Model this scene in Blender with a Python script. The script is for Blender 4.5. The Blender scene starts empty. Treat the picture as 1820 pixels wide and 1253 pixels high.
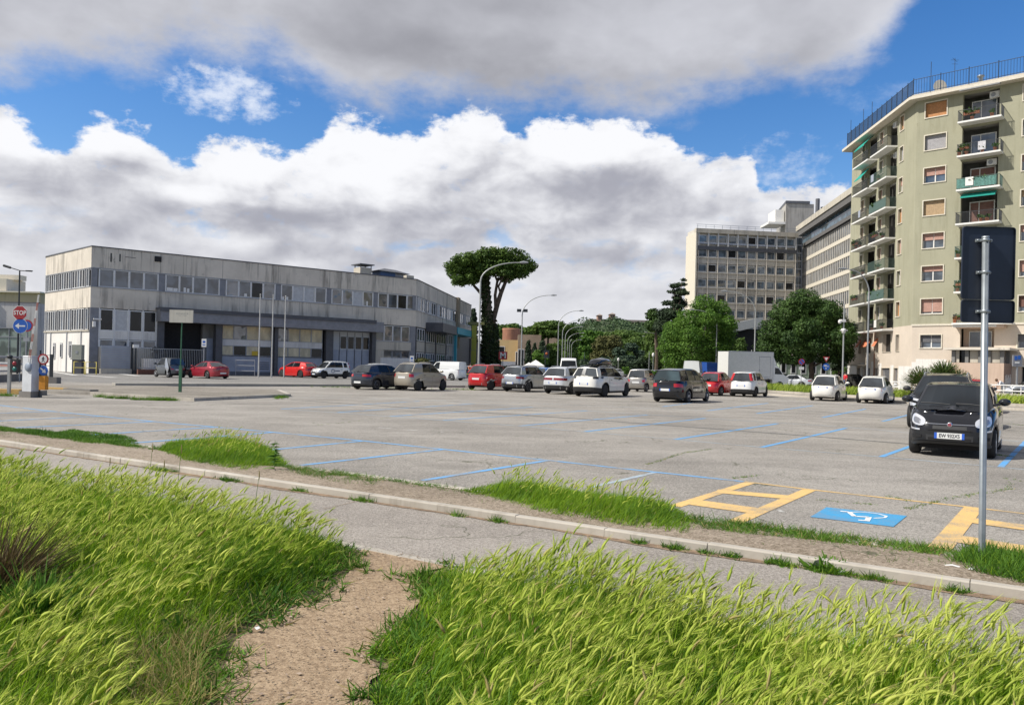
import bpy, bmesh, math, random
import numpy as np
from mathutils import Vector, Matrix
R = math.radians
sc = bpy.context.scene
COL = sc.collection
random.seed(7)
rng = np.random.default_rng(11)
# ------------------------------------------------------------------ camera
CAM_H, FOC, CX, CY, ROLL = 1.6, 1400.0, 910.0, 650.0, 0.024
cc, ss = math.cos(ROLL), math.sin(ROLL)
cam = bpy.data.cameras.new('camera')
cam.sensor_fit = 'HORIZONTAL'
cam.sensor_width = 36.0
cam.lens = FOC / 1820.0 * 36.0
cam.shift_y = (CY - 626.5) / 1820.0
cam.clip_start = 0.1
cam.clip_end = 6000.0
co = bpy.data.objects.new('camera', cam)
COL.objects.link(co)
m = Matrix(((cc, -ss, 0, 0), (0, 0, -1, 0), (ss, cc, 0, CAM_H), (0, 0, 0, 1)))
co.matrix_world = m
sc.camera = co
# ------------------------------------------------------------------ view, sun, sky
sc.view_settings.view_transform = 'Standard'
sc.view_settings.look = 'None'
sc.view_settings.exposure = 0.27
sc.view_settings.gamma = 1.0
sc.cycles.max_bounces = 5
sc.cycles.transparent_max_bounces = 6
SUN_EL, SUN_AZ = R(46), R(-103)          # azimuth measured from +Y towards +X
sd = Vector((math.sin(SUN_AZ) * math.cos(SUN_EL), math.cos(SUN_AZ) * math.cos(SUN_EL), math.sin(SUN_EL)))
sl = bpy.data.lights.new('sun', 'SUN')
sl.energy = 4.6
sl.angle = R(0.5)
sl.color = (1.0, 0.95, 0.87)
so = bpy.data.objects.new('sun', sl)
COL.objects.link(so)
so.rotation_euler = (-sd).to_track_quat('-Z', 'Y').to_euler()
so.location = (-60, -10, 80)
def ray(px, py):
 u = (px - CX) / FOC
 v = (CY - py) / FOC
 return (u * cc - v * ss, 1.0, u * ss + v * cc)
def W(px, py, Y):
 a = ray(px, py)
 return Vector((a[0] * Y, Y, CAM_H + a[2] * Y))
def G(px, py, z=0.0):
 a = ray(px, py)
 t = (z - CAM_H) / a[2]
 return Vector((a[0] * t, t, z))
def azel(px, py):
 a = ray(px, py)
 return math.atan2(a[0], a[1]), math.atan2(a[2], math.hypot(a[0], a[1]))
class NX:
 """tiny wrapper so that node maths reads as an expression"""
 def __init__(s, nt, sock):
  s.nt, s.k = nt, sock
 def _m(s, op, *b, clamp=False):
  n = s.nt.nodes.new('ShaderNodeMath')
  n.operation = op
  n.use_clamp = clamp
  for i, q in enumerate((s,) + b):
   if isinstance(q, NX):
    s.nt.links.new(q.k, n.inputs[i])
   else:
    n.inputs[i].default_value = q
  return NX(s.nt, n.outputs[0])
 def __add__(s, b): return s._m('ADD', b)
 def __sub__(s, b): return s._m('SUBTRACT', b)
 def __mul__(s, b): return s._m('MULTIPLY', b)
 def __truediv__(s, b): return s._m('DIVIDE', b)
 def clamp(s): return s._m('ADD', 0.0, clamp=True)
 def inv(s): return s._m('MULTIPLY_ADD', -1.0, 1.0)
 def mx(s, b): return s._m('MAXIMUM', b)
 def mn(s, b): return s._m('MINIMUM', b)
 def pw(s, b): return s._m('POWER', b)
 def smooth(s, a, b):
  n = s.nt.nodes.new('ShaderNodeMapRange')
  n.interpolation_type = 'SMOOTHSTEP'
  s.nt.links.new(s.k, n.inputs[0])
  n.inputs[1].default_value, n.inputs[2].default_value = a, b
  return NX(s.nt, n.outputs[0])
def mixc(nt, fac, a, b, mode='MIX'):
 n = nt.nodes.new('ShaderNodeMix')
 n.data_type = 'RGBA'
 n.blend_type = mode
 for i, q in ((0, fac), (6, a), (7, b)):
  if isinstance(q, NX):
   q = q.k
  if isinstance(q, bpy.types.NodeSocket):
   nt.links.new(q, n.inputs[i])
  elif isinstance(q, (int, float)):
   n.inputs[i].default_value = q
  else:
   n.inputs[i].default_value = (q[0], q[1], q[2], 1)
 return n.outputs[2]
def fcurve(nt, x, pts, x0, x1, y0, y1):
 n = nt.nodes.new('ShaderNodeFloatCurve')
 c = n.mapping.curves[0]
 pts = sorted(((p[0] - x0) / (x1 - x0), (p[1] - y0) / (y1 - y0)) for p in pts)
 pts = [(min(1, max(0, a)), min(1, max(0, b))) for a, b in pts]
 while len(c.points) < len(pts):
  c.points.new(0.5, 0.5)
 for p, q in zip(c.points, pts):
  p.location = q
  p.handle_type = 'AUTO_CLAMPED'
 n.mapping.update()
 t = (x - x0) / (x1 - x0)
 nt.links.new(t.clamp().k, n.inputs['Value'])
 return NX(nt, n.outputs[0]) * (y1 - y0) + y0
def make_world():
 w = bpy.data.worlds.new('World')
 sc.world = w
 w.use_nodes = True
 nt = w.node_tree
 nt.nodes.clear()
 out = nt.nodes.new('ShaderNodeOutputWorld')
 bg = nt.nodes.new('ShaderNodeBackground')
 ST = 0.1
 bg.inputs[1].default_value = ST
 nt.links.new(bg.outputs[0], out.inputs[0])
 sky = nt.nodes.new('ShaderNodeTexSky')
 sky.sky_type = 'NISHITA'
 sky.sun_disc = False
 sky.sun_elevation = SUN_EL
 sky.sun_rotation = SUN_AZ
 sky.air_density = 1.0
 sky.dust_density = 0.4
 sky.ozone_density = 2.0
 tc = nt.nodes.new('ShaderNodeTexCoord')
 sp = nt.nodes.new('ShaderNodeSeparateXYZ')
 nt.links.new(tc.outputs['Generated'], sp.inputs[0])
 X, Y, Z = (NX(nt, sp.outputs[i]) for i in range(3))
 az = X._m('ARCTAN2', Y)
 el = Z._m('ARCSINE')
 def noise(scale, detail, rough, off=(0, 0), dist=0.0, sy=1.7, sx=1.0):
  cb = nt.nodes.new('ShaderNodeCombineXYZ')
  nt.links.new(((az + off[0]) * sx).k, cb.inputs[0])
  nt.links.new(((el + off[1]) * sy).k, cb.inputs[1])
  n = nt.nodes.new('ShaderNodeTexNoise')
  n.noise_dimensions = '2D'
  nt.links.new(cb.outputs[0], n.inputs['Vector'])
  n.inputs['Scale'].default_value = scale
  n.inputs['Detail'].default_value = detail
  n.inputs['Roughness'].default_value = rough
  n.inputs['Distortion'].default_value = dist
  return NX(nt, n.outputs[0])
 # the cumulus bank: its top edge, as elevation over azimuth
 top = [(-200, 200), (0, 182), (50, 215), (105, 252), (160, 225), (230, 222), (290, 258), (330, 280), (390, 250),
   (450, 248), (520, 272), (572, 245), (600, 210), (650, 205), (720, 228), (780, 208), (850, 202), (925, 245),
   (950, 215), (1000, 205), (1100, 212), (1165, 232), (1215, 262), (1275, 292), (1335, 290), (1350, 340),
   (1420, 340), (1490, 338), (1560, 380), (1820, 430), (2000, 430)]
 low = [(-200, 140), (0, 128), (110, 118), (230, 118), (290, 100), (400, 100), (500, 125), (560, 165), (600, 195),
   (670, 215), (760, 190), (830, 188), (900, 205), (1050, 200), (1200, 200), (1330, 182), (1450, 148), (1550, 100),
   (1610, 35), (1650, -20), (1700, -150), (1900, -500)]
 T = fcurve(nt, az, [azel(*p) for p in top], -0.75, 0.75, 0, 0.8)
 B = fcurve(nt, az, [azel(*p) for p in low], -0.75, 0.75, 0, 0.8)
 nbig = noise(9, 7, 0.58)
 nfine = noise(30, 7, 0.62)
 e1 = (nbig - 0.5) * 0.07 + (nfine - 0.5) * 0.045
 dT = T - el + e1
 densL = dT.smooth(-0.006, 0.010)
 dB = el - B + (noise(6, 7, 0.6, (3, 1)) - 0.5) * 0.10 + (nfine - 0.5) * 0.03
 densU = dB.smooth(-0.018, 0.045)
 # a small torn cloud in the blue gap at the left
 a0, b0 = azel(395, 160)
 r2 = ((az - a0) / 0.075).pw(2.0) + ((el - b0) / 0.034).pw(2.0)
 wis = (r2 * -1.0 + 1.0 + (nfine - 0.5) * 4.0 + (nbig - 0.5) * 2.5).smooth(0.0, 1.8) * 0.8
 a1, b1 = azel(1560, 170)
 r3 = ((az - a1) / 0.07).pw(2.0) + ((el - b1) / 0.02).pw(2.0)
 wis = wis.mx((r3 * -1.0 + 0.9 + (nfine - 0.5) * 4.0).smooth(0.0, 2.5) * 0.22)
 a1, b1 = azel(1385, 305)
 r3 = ((az - a1) / 0.07).pw(2.0) + ((el - b1) / 0.045).pw(2.0)
 wis = wis.mx((r3 * -1.0 + 0.9 + (nfine - 0.5) * 5.0).smooth(0.0, 2.2) * 0.5)
 wx, wy = noise(11, 4, 0.5, (9, 9)) - 0.5, noise(11, 4, 0.5, (2, 5)) - 0.5
 fx, fy = nfine - 0.5, noise(24, 6, 0.6, (5, 6)) - 0.5
 az2, el2 = az + wx * 0.07 + fx * 0.02, el + wy * 0.05 + fy * 0.015
 def blobs(lst):
  tot = None
  for px, py, rx, ry, wt in lst:
   a, b = azel(px, py)
   q = ((az2 - a) / (rx / FOC)).pw(2.0) + ((el2 - b) / (ry / FOC)).pw(2.0)
   q = (q * 0.8 + 1.0).pw(-2.0) * wt
   tot = q if tot is None else tot + q
  return tot
 # thin breaks low in the bank
 hole = noise(7, 5, 0.55, (7.3, 2.2), sy=3.2).smooth(0.60, 0.74) * dT.smooth(0.05, 0.14) * 0.30
 hb = blobs([(765, 432, 60, 12, .9), (895, 430, 45, 10, .8), (985, 468, 80, 14, .9), (370, 400, 40, 14, .7), (560, 350, 30, 12, .4), (1210, 455, 60, 12, .5), (60, 400, 60, 14, .5), (640, 448, 50, 12, .6)])
 hole = hole.mx(((hb + (nfine - 0.5) * 1.6 + (nbig - 0.5) * 1.2 - 0.30) * 1.5).clamp() * 0.62)
 densL = densL * hole.inv()
 # billow relief: brightness where the puffs face the sun
 D = 0.012
 bl = blobs([(1090, 345, 190, 52, -0.75), (470, 388, 150, 34, -0.75), (730, 392, 150, 40, -0.6), (850, 300, 70, 40, -0.35),
    (95, 330, 130, 55, -0.5), (210, 300, 90, 35, -0.3), (600, 455, 260, 30, -0.4), (1120, 440, 200, 34, -0.5),
    (250, 440, 160, 30, -0.25), (640, 300, 90, 75, 0.7), (440, 285, 90, 35, 0.6), (1000, 250, 110, 45, 0.65),
    (30, 240, 60, 50, 0.55), (200, 245, 90, 30, 0.5), (760, 240, 110, 40, 0.5), (1130, 270, 90, 35, 0.4),
    (355, 350, 60, 45, 0.4), (420, 425, 60, 30, 0.35), (950, 390, 90, 22, 0.25), (1240, 320, 70, 60, 0.1)])
 rl = (noise(16, 5, 0.5, (0, 0), 0.2) - noise(16, 5, 0.5, (D, -D * 1.3), 0.2)) * 1.2
 rl2 = (noise(6, 4, 0.5, (0, 0)) - noise(6, 4, 0.5, (0.02, -0.035))) * 1.1
 rim = dT.smooth(0.0, 0.07).inv()
 patch = noise(5.0, 5, 0.5, (1.7, 0.4), 0.2, sy=3.0)
 litL = rim * 0.30 + bl + (patch - 0.5) * 0.8 + rl + rl2 * 0.7 + 0.43
 low_h = el.smooth(0.02, 0.20)
 litL = (litL * (low_h * 0.75 + 0.25) + low_h.inv() * 0.30).smooth(-0.55, 1.1)
 blU = blobs([(700, 90, 330, 60, -0.35), (1000, 150, 260, 50, -0.35), (1180, 60, 260, 50, 0.2), (1400, 110, 160, 60, -0.1),
     (100, 60, 260, 60, 0.18), (560, 120, 60, 30, 0.2), (1560, 60, 90, 60, 0.25), (880, 0, 200, 40, -0.2)])
 rimU = dB.smooth(0.0, 0.08).inv()
 patU = noise(3.0, 4, 0.5, (4.1, 2.7), 0.2, sy=2.4)
 litU = (rimU * 0.30 + blU + (patU - 0.5) * 0.8 + rl2 * 0.35 + rl * 0.2 + 0.36).smooth(-0.4, 1.15)
 s = 1.0 / ST
 shadeL, litc = (0.335 * s, 0.34 * s, 0.39 * s), (0.80 * s, 0.805 * s, 0.83 * s)
 shadeU = (0.265 * s, 0.268 * s, 0.30 * s)
 cL = mixc(nt, litL, shadeL, litc)
 cU = mixc(nt, litU, shadeU, (0.60 * s, 0.61 * s, 0.66 * s))
 # blue of the clear sky
 hs = nt.nodes.new('ShaderNodeHueSaturation')
 hs.inputs['Saturation'].default_value = 1.36
 hs.inputs['Value'].default_value = 1.22
 hs.inputs['Hue'].default_value = 0.508
 nt.links.new(sky.outputs[0], hs.inputs['Color'])
 c = mixc(nt, el.smooth(0.04, 0.24), (0.27 * s, 0.40 * s, 0.66 * s), hs.outputs[0])
 c = mixc(nt, wis, c, (0.72 * s, 0.76 * s, 0.84 * s))
 c = mixc(nt, densU, c, cU)
 c = mixc(nt, densL, c, cL)
 nt.links.new(c, bg.inputs[0])
 w.cycles.sampling_method = 'MANUAL'
 w.cycles.sample_map_resolution = 512
make_world()
# ------------------------------------------------------------------ objects, parts, labels
def thing(name, label, cat, loc=(0, 0, 0), rotz=0.0, group=None):
 o = bpy.data.objects.new(name, None)
 COL.objects.link(o)
 o.empty_display_size = 0.3
 o.location = loc
 o.rotation_euler = (0, 0, rotz)
 o['label'] = label
 o['category'] = cat
 if group:
  o['group'] = group
 return o
def tag(o, label, cat, group=None):
 o['label'] = label
 o['category'] = cat
 if group:
  o['group'] = group
 return o
def base_inv(p):
 T = Matrix.Identity(4)
 q = p
 chain = []
 while q is not None:
  chain.append(q)
  q = q.parent
 for q in reversed(chain):
  T = T @ q.matrix_parent_inverse @ (Matrix.Translation(q.location) @ q.rotation_euler.to_matrix().to_4x4())
 return T.inverted()
def link(o, parent=None, world=False):
 COL.objects.link(o)
 if parent is not None:
  o.parent = parent
  if world:
   o.matrix_parent_inverse = base_inv(parent)
 return o
def dup(root, loc=None, rotz=None, label=None, name=None):
 r = root.copy()
 COL.objects.link(r)
 if loc is not None:
  r.location = loc
 if rotz is not None:
  r.rotation_euler = (0, 0, rotz)
 if label:
  r['label'] = label
 for ch in list(root.children):
  c = ch.copy()
  COL.objects.link(c)
  c.parent = r
  for g in list(ch.children):
   d = g.copy()
   COL.objects.link(d)
   d.parent = c
 return r
class MB:
 def __init__(s, T=None):
  s.v, s.f, s.mi, s.sm = [], [], [], []
  s.T = T
  s.m = 0
 def add(s, vs, fs, smooth=False):
  n = len(s.v)
  if s.T is not None:
   vs = [s.T @ Vector(p) for p in vs]
  s.v += [tuple(p) for p in vs]
  s.f += [tuple(i + n for i in q) for q in fs]
  s.mi += [s.m] * len(fs)
  s.sm += [smooth] * len(fs)
  return s
 def box(s, x0, x1, y0, y1, z0, z1):
  return s.add([(x0, y0, z0), (x1, y0, z0), (x1, y1, z0), (x0, y1, z0), (x0, y0, z1), (x1, y0, z1), (x1, y1, z1), (x0, y1, z1)],
      [(0, 3, 2, 1), (4, 5, 6, 7), (0, 1, 5, 4), (1, 2, 6, 5), (2, 3, 7, 6), (3, 0, 4, 7)])
 def quad(s, *p):
  return s.add(list(p), [tuple(range(len(p)))])
 def prism(s, poly, z0, z1):
  n = len(poly)
  vs = [(p[0], p[1], z0) for p in poly] + [(p[0], p[1], z1) for p in poly]
  fs = [tuple(range(n))[::-1], tuple(range(n, 2 * n))] + [(i, (i + 1) % n, (i + 1) % n + n, i + n) for i in range(n)]
  return s.add(vs, fs)
 def xprism(s, poly, y0, y1):
  """outline in x,z swept from y0 to y1"""
  n = len(poly)
  vs = [(p[0], y0, p[1]) for p in poly] + [(p[0], y1, p[1]) for p in poly]
  fs = [tuple(range(n)), tuple(range(n, 2 * n))[::-1]] + [(i, i + n, (i + 1) % n + n, (i + 1) % n) for i in range(n)]
  return s.add(vs, fs)
 def tube(s, pts, rad, n=8, caps=True):
  pts = [Vector(p) for p in pts]
  if not hasattr(rad, '__len__'):
   rad = [rad] * len(pts)
  vs, fs = [], []
  up = Vector((0, 0, 1))
  ref = None
  for i, p in enumerate(pts):
   d = (pts[min(i + 1, len(pts) - 1)] - pts[max(i - 1, 0)]).normalized()
   if ref is None:
    ref = up if abs(d.z) < 0.9 else Vector((1, 0, 0))
   a = d.cross(ref).normalized()
   b = a.cross(d).normalized()
   ref = b
   for k in range(n):
    t = 2 * math.pi * k / n
    vs.append(p + (a * math.cos(t) + b * math.sin(t)) * rad[i])
  for i in range(len(pts) - 1):
   for k in range(n):
    k2 = (k + 1) % n
    fs.append((i * n + k, i * n + k2, (i + 1) * n + k2, (i + 1) * n + k))
  s.add(vs, fs, True)
  if caps:
   s.add(vs[:n], [tuple(range(n))[::-1]])
   s.add(vs[-n:], [tuple(range(n))])
  return s
 def cyl(s, p0, p1, r0, r1=None, n=12):
  return s.tube([p0, p1], [r0, r0 if r1 is None else r1], n)
 def lathe(s, prof, c=(0, 0, 0), n=16, axis='z'):
  vs, fs = [], []
  for r_, h in prof:
   for k in range(n):
    t = 2 * math.pi * k / n
    a, b = r_ * math.cos(t), r_ * math.sin(t)
    p = {'z': (a, b, h), 'y': (a, h, b), 'x': (h, a, b)}[axis]
    vs.append((p[0] + c[0], p[1] + c[1], p[2] + c[2]))
  for i in range(len(prof) - 1):
   for k in range(n):
    k2 = (k + 1) % n
    fs.append((i * n + k, i * n + k2, (i + 1) * n + k2, (i + 1) * n + k))
  s.add(vs, fs, True)
  if prof[0][0] > 0:
   s.add(vs[:n], [tuple(range(n))[::-1]])
  if prof[-1][0] > 0:
   s.add(vs[-n:], [tuple(range(n))])
  return s
 def ball(s, c, rx, ry=None, rz=None, nu=12, nv=8):
  ry = rx if ry is None else ry
  rz = rx if rz is None else rz
  vs, fs = [], []
  for j in range(nv + 1):
   ph = math.pi * j / nv
   for i in range(nu):
    th = 2 * math.pi * i / nu
    vs.append((c[0] + rx * math.sin(ph) * math.cos(th), c[1] + ry * math.sin(ph) * math.sin(th), c[2] + rz * math.cos(ph)))
  for j in range(nv):
   for i in range(nu):
    i2 = (i + 1) % nu
    fs.append((j * nu + i, j * nu + i2, (j + 1) * nu + i2, (j + 1) * nu + i))
  return s.add(vs, fs, True)
 def build(s, name, mats, parent=None, world=False, structure=False, stuff=False):
  me = bpy.data.meshes.new(name)
  me.from_pydata(s.v, [], s.f)
  if not isinstance(mats, (list, tuple)):
   mats = [mats]
  for q in mats:
   me.materials.append(q)
  if len(mats) > 1:
   me.polygons.foreach_set('material_index', s.mi)
  me.polygons.foreach_set('use_smooth', s.sm)
  me.update()
  o = bpy.data.objects.new(name, me)
  link(o, parent, world)
  if structure:
   o['kind'] = 'structure'
  if stuff:
   o['kind'] = 'stuff'
  return o
def np_mesh(name, V, Q, mat, parent=None, world=False, smooth=False, attr=None):
 me = bpy.data.meshes.new(name)
 V = np.asarray(V, dtype=np.float32).reshape(-1, 3)
 Q = np.asarray(Q, dtype=np.int32).reshape(-1, 4)
 me.vertices.add(len(V))
 me.vertices.foreach_set('co', V.ravel())
 me.loops.add(len(Q) * 4)
 me.loops.foreach_set('vertex_index', Q.ravel())
 me.polygons.add(len(Q))
 me.polygons.foreach_set('loop_start', np.arange(len(Q), dtype=np.int32) * 4)
 me.polygons.foreach_set('loop_total', np.full(len(Q), 4, dtype=np.int32))
 if smooth:
  me.polygons.foreach_set('use_smooth', np.ones(len(Q), dtype=bool))
 for m_ in (mat if isinstance(mat, (list, tuple)) else [mat]):
  me.materials.append(m_)
 if attr is not None:
  me.polygons.foreach_set('material_index', np.asarray(attr, dtype=np.int32))
 me.update(calc_edges=True)
 o = bpy.data.objects.new(name, me)
 link(o, parent, world)
 return o
def text(body, size, T, mat, parent, name='lettering', ext=0.002, bold=0.0, xscale=1.0):
 cu = bpy.data.curves.new(name, 'FONT')
 cu.body = body
 cu.size = size
 cu.align_x = 'CENTER'
 cu.align_y = 'CENTER'
 cu.extrude = ext
 cu.offset = bold
 cu.resolution_u = 3
 cu.materials.append(mat)
 tmp = bpy.data.objects.new('tmp', cu)
 COL.objects.link(tmp)
 me = bpy.data.meshes.new_from_object(tmp.evaluated_get(bpy.context.evaluated_depsgraph_get()))
 bpy.data.objects.remove(tmp)
 me.name = name
 if not me.materials:
  me.materials.append(mat)
 o = bpy.data.objects.new(name, me)
 COL.objects.link(o)
 o.parent = parent
 o.matrix_parent_inverse = base_inv(parent) if parent else Matrix.Identity(4)
 o.matrix_basis = T @ Matrix.Diagonal((xscale, 1, 1, 1))
 return o
# ------------------------------------------------------------------ materials
MATS = {}
def lin(c):
 return tuple((x / 255 / 12.92) if x / 255 <= 0.04045 else ((x / 255 + 0.055) / 1.055) ** 2.4 for x in c)
def newmat(name):
 m_ = bpy.data.materials.new(name)
 m_.use_nodes = True
 nt = m_.node_tree
 return m_, nt, nt.nodes['Principled BSDF']
def nodes_noise(nt, scale, detail=4, rough=0.55, coord='Object', stretch=(1, 1, 1), out=0):
 tc = nt.nodes.new('ShaderNodeTexCoord')
 mp = nt.nodes.new('ShaderNodeMapping')
 mp.inputs['Scale'].default_value = stretch
 nt.links.new(tc.outputs[coord], mp.inputs[0])
 n = nt.nodes.new('ShaderNodeTexNoise')
 n.inputs['Scale'].default_value = scale
 n.inputs['Detail'].default_value = detail
 n.inputs['Roughness'].default_value = rough
 nt.links.new(mp.outputs[0], n.inputs['Vector'])
 return NX(nt, n.outputs[out])
def M(name, col, rough=0.6, metal=0.0, var=0.12, scale=6.0, bump=0.0, bscale=40, spec=0.5, emit=0, coat=0.0, stretch=(1, 1, 1)):
 if name in MATS:
  return MATS[name]
 m_, nt, b = newmat(name)
 b.inputs['Roughness'].default_value = rough
 b.inputs['Metallic'].default_value = metal
 b.inputs['Specular IOR Level'].default_value = spec
 b.inputs['Coat Weight'].default_value = coat
 b.inputs['Coat Roughness'].default_value = 0.03
 if var > 0:
  n = nodes_noise(nt, scale, 5, 0.6, stretch=stretch)
  f = n.smooth(0.3, 0.7)
  c = mixc(nt, f, tuple(x * (1 - var) for x in col), tuple(min(1, x * (1 + var)) for x in col))
  nt.links.new(c, b.inputs['Base Color'])
 else:
  b.inputs['Base Color'].default_value = (*col, 1)
 if bump > 0:
  n = nodes_noise(nt, bscale, 3, 0.6)
  bp = nt.nodes.new('ShaderNodeBump')
  bp.inputs['Strength'].default_value = bump
  bp.inputs['Distance'].default_value = 0.02
  nt.links.new(n.k, bp.inputs['Height'])
  nt.links.new(bp.outputs[0], b.inputs['Normal'])
 if emit:
  b.inputs['Emission Color'].default_value = (*col, 1)
  b.inputs['Emission Strength'].default_value = emit
 MATS[name] = m_
 return m_
def asphalt(name, dark, light, warm=0.0, scale=1.0):
 m_, nt, b = newmat(name)
 fine = nodes_noise(nt, 70 * scale, 3, 0.75)
 mid = nodes_noise(nt, 6, 5, 0.6)
 crs = nodes_noise(nt, 26 * scale, 2, 0.7)
 big = nodes_noise(nt, 0.28, 6, 0.6)
 streak = nodes_noise(nt, 0.9, 4, 0.6, stretch=(0.25, 1, 1))
 vo = nt.nodes.new('ShaderNodeTexVoronoi')
 vo.inputs['Scale'].default_value = 85 * scale
 tc = nt.nodes.new('ShaderNodeTexCoord')
 nt.links.new(tc.outputs['Object'], vo.inputs['Vector'])
 sp = nt.nodes.new('ShaderNodeSeparateColor')
 nt.links.new(vo.outputs['Color'], sp.inputs[0])
 grain = NX(nt, sp.outputs[0])
 f = (fine - 0.5) * 2.3 + (crs - 0.5) * 2.0 + grain * 0.75 + (mid - 0.5) * 0.6 + (big - 0.5) * 1.5 + (streak - 0.5) * 0.8 + 0.12
 c = mixc(nt, f.clamp(), dark, light)
 # dark pits between the stones, pale chips
 pit = fine.smooth(0.42, 0.32).mx(crs.smooth(0.38, 0.28))
 c = mixc(nt, pit * 0.6, c, tuple(x * 0.45 for x in dark))
 oil = nodes_noise(nt, 0.55, 3, 0.5).smooth(0.56, 0.74)
 c = mixc(nt, oil * 0.42, c, tuple(x * 0.75 for x in dark))
 # fine wandering cracks
 v2 = nt.nodes.new('ShaderNodeTexVoronoi')
 v2.feature = 'DISTANCE_TO_EDGE'
 v2.inputs['Scale'].default_value = 0.22
 mp = nt.nodes.new('ShaderNodeVectorMath')
 mp.operation = 'ADD'
 nn = nt.nodes.new('ShaderNodeTexNoise')
 nn.inputs['Scale'].default_value = 1.4
 nn.inputs['Detail'].default_value = 5
 sc_ = nt.nodes.new('ShaderNodeVectorMath')
 sc_.operation = 'SCALE'
 sc_.inputs[3].default_value = 1.4
 nt.links.new(tc.outputs['Object'], nn.inputs['Vector'])
 nt.links.new(nn.outputs['Color'], sc_.inputs[0])
 nt.links.new(tc.outputs['Object'], mp.inputs[0])
 nt.links.new(sc_.outputs[0], mp.inputs[1])
 nt.links.new(mp.outputs[0], v2.inputs['Vector'])
 cr = NX(nt, v2.outputs['Distance']).smooth(0.0045, 0.001) * nodes_noise(nt, 0.5, 2, 0.5).smooth(0.46, 0.56)
 c = mixc(nt, cr * 0.8, c, (0.07, 0.075, 0.04))
 nt.links.new(c, b.inputs['Base Color'])
 b.inputs['Roughness'].default_value = 0.93
 b.inputs['Specular IOR Level'].default_value = 0.25
 bp = nt.nodes.new('ShaderNodeBump')
 bp.inputs['Strength'].default_value = 0.7
 bp.inputs['Distance'].default_value = 0.008
 nt.links.new((fine + grain * 0.3).k, bp.inputs['Height'])
 nt.links.new(bp.outputs[0], b.inputs['Normal'])
 MATS[name] = m_
 return m_
def worn_paint(name, col, under):
 """road paint worn through to the stones underneath"""
 m_, nt, b = newmat(name)
 fine = nodes_noise(nt, 55, 4, 0.75)
 big = nodes_noise(nt, 1.6, 4, 0.6)
 worn = ((fine - 0.5) * 3.2 + (big - 0.5) * 2.8 + 0.12).smooth(0.1, 0.6)
 c = mixc(nt, fine.smooth(0.3, 0.7), tuple(x * 0.82 for x in col), tuple(min(1, x * 1.12) for x in col))
 scr = nodes_noise(nt, 14, 5, 0.7).smooth(0.56, 0.66)
 c = mixc(nt, (worn * 0.92).mx(scr * 0.85), c, under)
 nt.links.new(c, b.inputs['Base Color'])
 b.inputs['Roughness'].default_value = 0.8
 MATS[name] = m_
 return m_
def wall_mat(name, col, dirt=0.35, streak=0.5, var=0.10, panel=0.0, rough=0.85, bump=0.25, stain=(0.09, 0.085, 0.075)):
 """plaster or concrete with rain streaks and blotches of its own"""
 m_, nt, b = newmat(name)
 a = nodes_noise(nt, 0.35, 6, 0.65)
 f = nodes_noise(nt, 9, 5, 0.65)
 st = nodes_noise(nt, 1.3, 5, 0.65, stretch=(1, 1, 0.10))
 st2 = nodes_noise(nt, 5.0, 4, 0.6, stretch=(1, 1, 0.05))
 c = mixc(nt, a.smooth(0.3, 0.7), tuple(x * (1 - var) for x in col), tuple(min(1, x * (1 + var * 0.7)) for x in col))
 c = mixc(nt, (f.smooth(0.35, 0.75)) * 0.25, c, tuple(x * 0.8 for x in col))
 if streak > 0:
  k = (st.smooth(0.50, 0.62) * 0.7 + st2.smooth(0.54, 0.66) * 0.55) * nodes_noise(nt, 0.22, 3, 0.5).smooth(0.36, 0.56)
  c = mixc(nt, k.clamp() * streak, c, stain)
 if dirt > 0:
  k = nodes_noise(nt, 1.1, 8, 0.75).smooth(0.60, 0.74)
  c = mixc(nt, k * dirt, c, stain)
 nt.links.new(c, b.inputs['Base Color'])
 b.inputs['Roughness'].default_value = rough
 b.inputs['Specular IOR Level'].default_value = 0.3
 bp = nt.nodes.new('ShaderNodeBump')
 bp.inputs['Strength'].default_value = bump
 bp.inputs['Distance'].default_value = 0.02
 nt.links.new((f + a).k, bp.inputs['Height'])
 nt.links.new(bp.outputs[0], b.inputs['Normal'])
 MATS[name] = m_
 return m_
def glass_mat(name, col=(0.02, 0.025, 0.03), rough=0.04, wav=0.02, spec=0.8, wscale=0.8):
 m_, nt, b = newmat(name)
 n0 = nodes_noise(nt, 0.7, 2, 0.5)
 c = mixc(nt, n0.smooth(0.4, 0.6), tuple(x * 0.6 for x in col), tuple(x * 1.5 for x in col))
 nt.links.new(c, b.inputs['Base Color'])
 b.inputs['Roughness'].default_value = rough
 b.inputs['Specular IOR Level'].default_value = spec
 b.inputs['IOR'].default_value = 1.6
 if wav:
  n = nodes_noise(nt, wscale, 2, 0.5)
  bp = nt.nodes.new('ShaderNodeBump')
  bp.inputs['Strength'].default_value = wav * 10
  bp.inputs['Distance'].default_value = wav
  nt.links.new(n.k, bp.inputs['Height'])
  nt.links.new(bp.outputs[0], b.inputs['Normal'])
 MATS[name] = m_
 return m_
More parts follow.
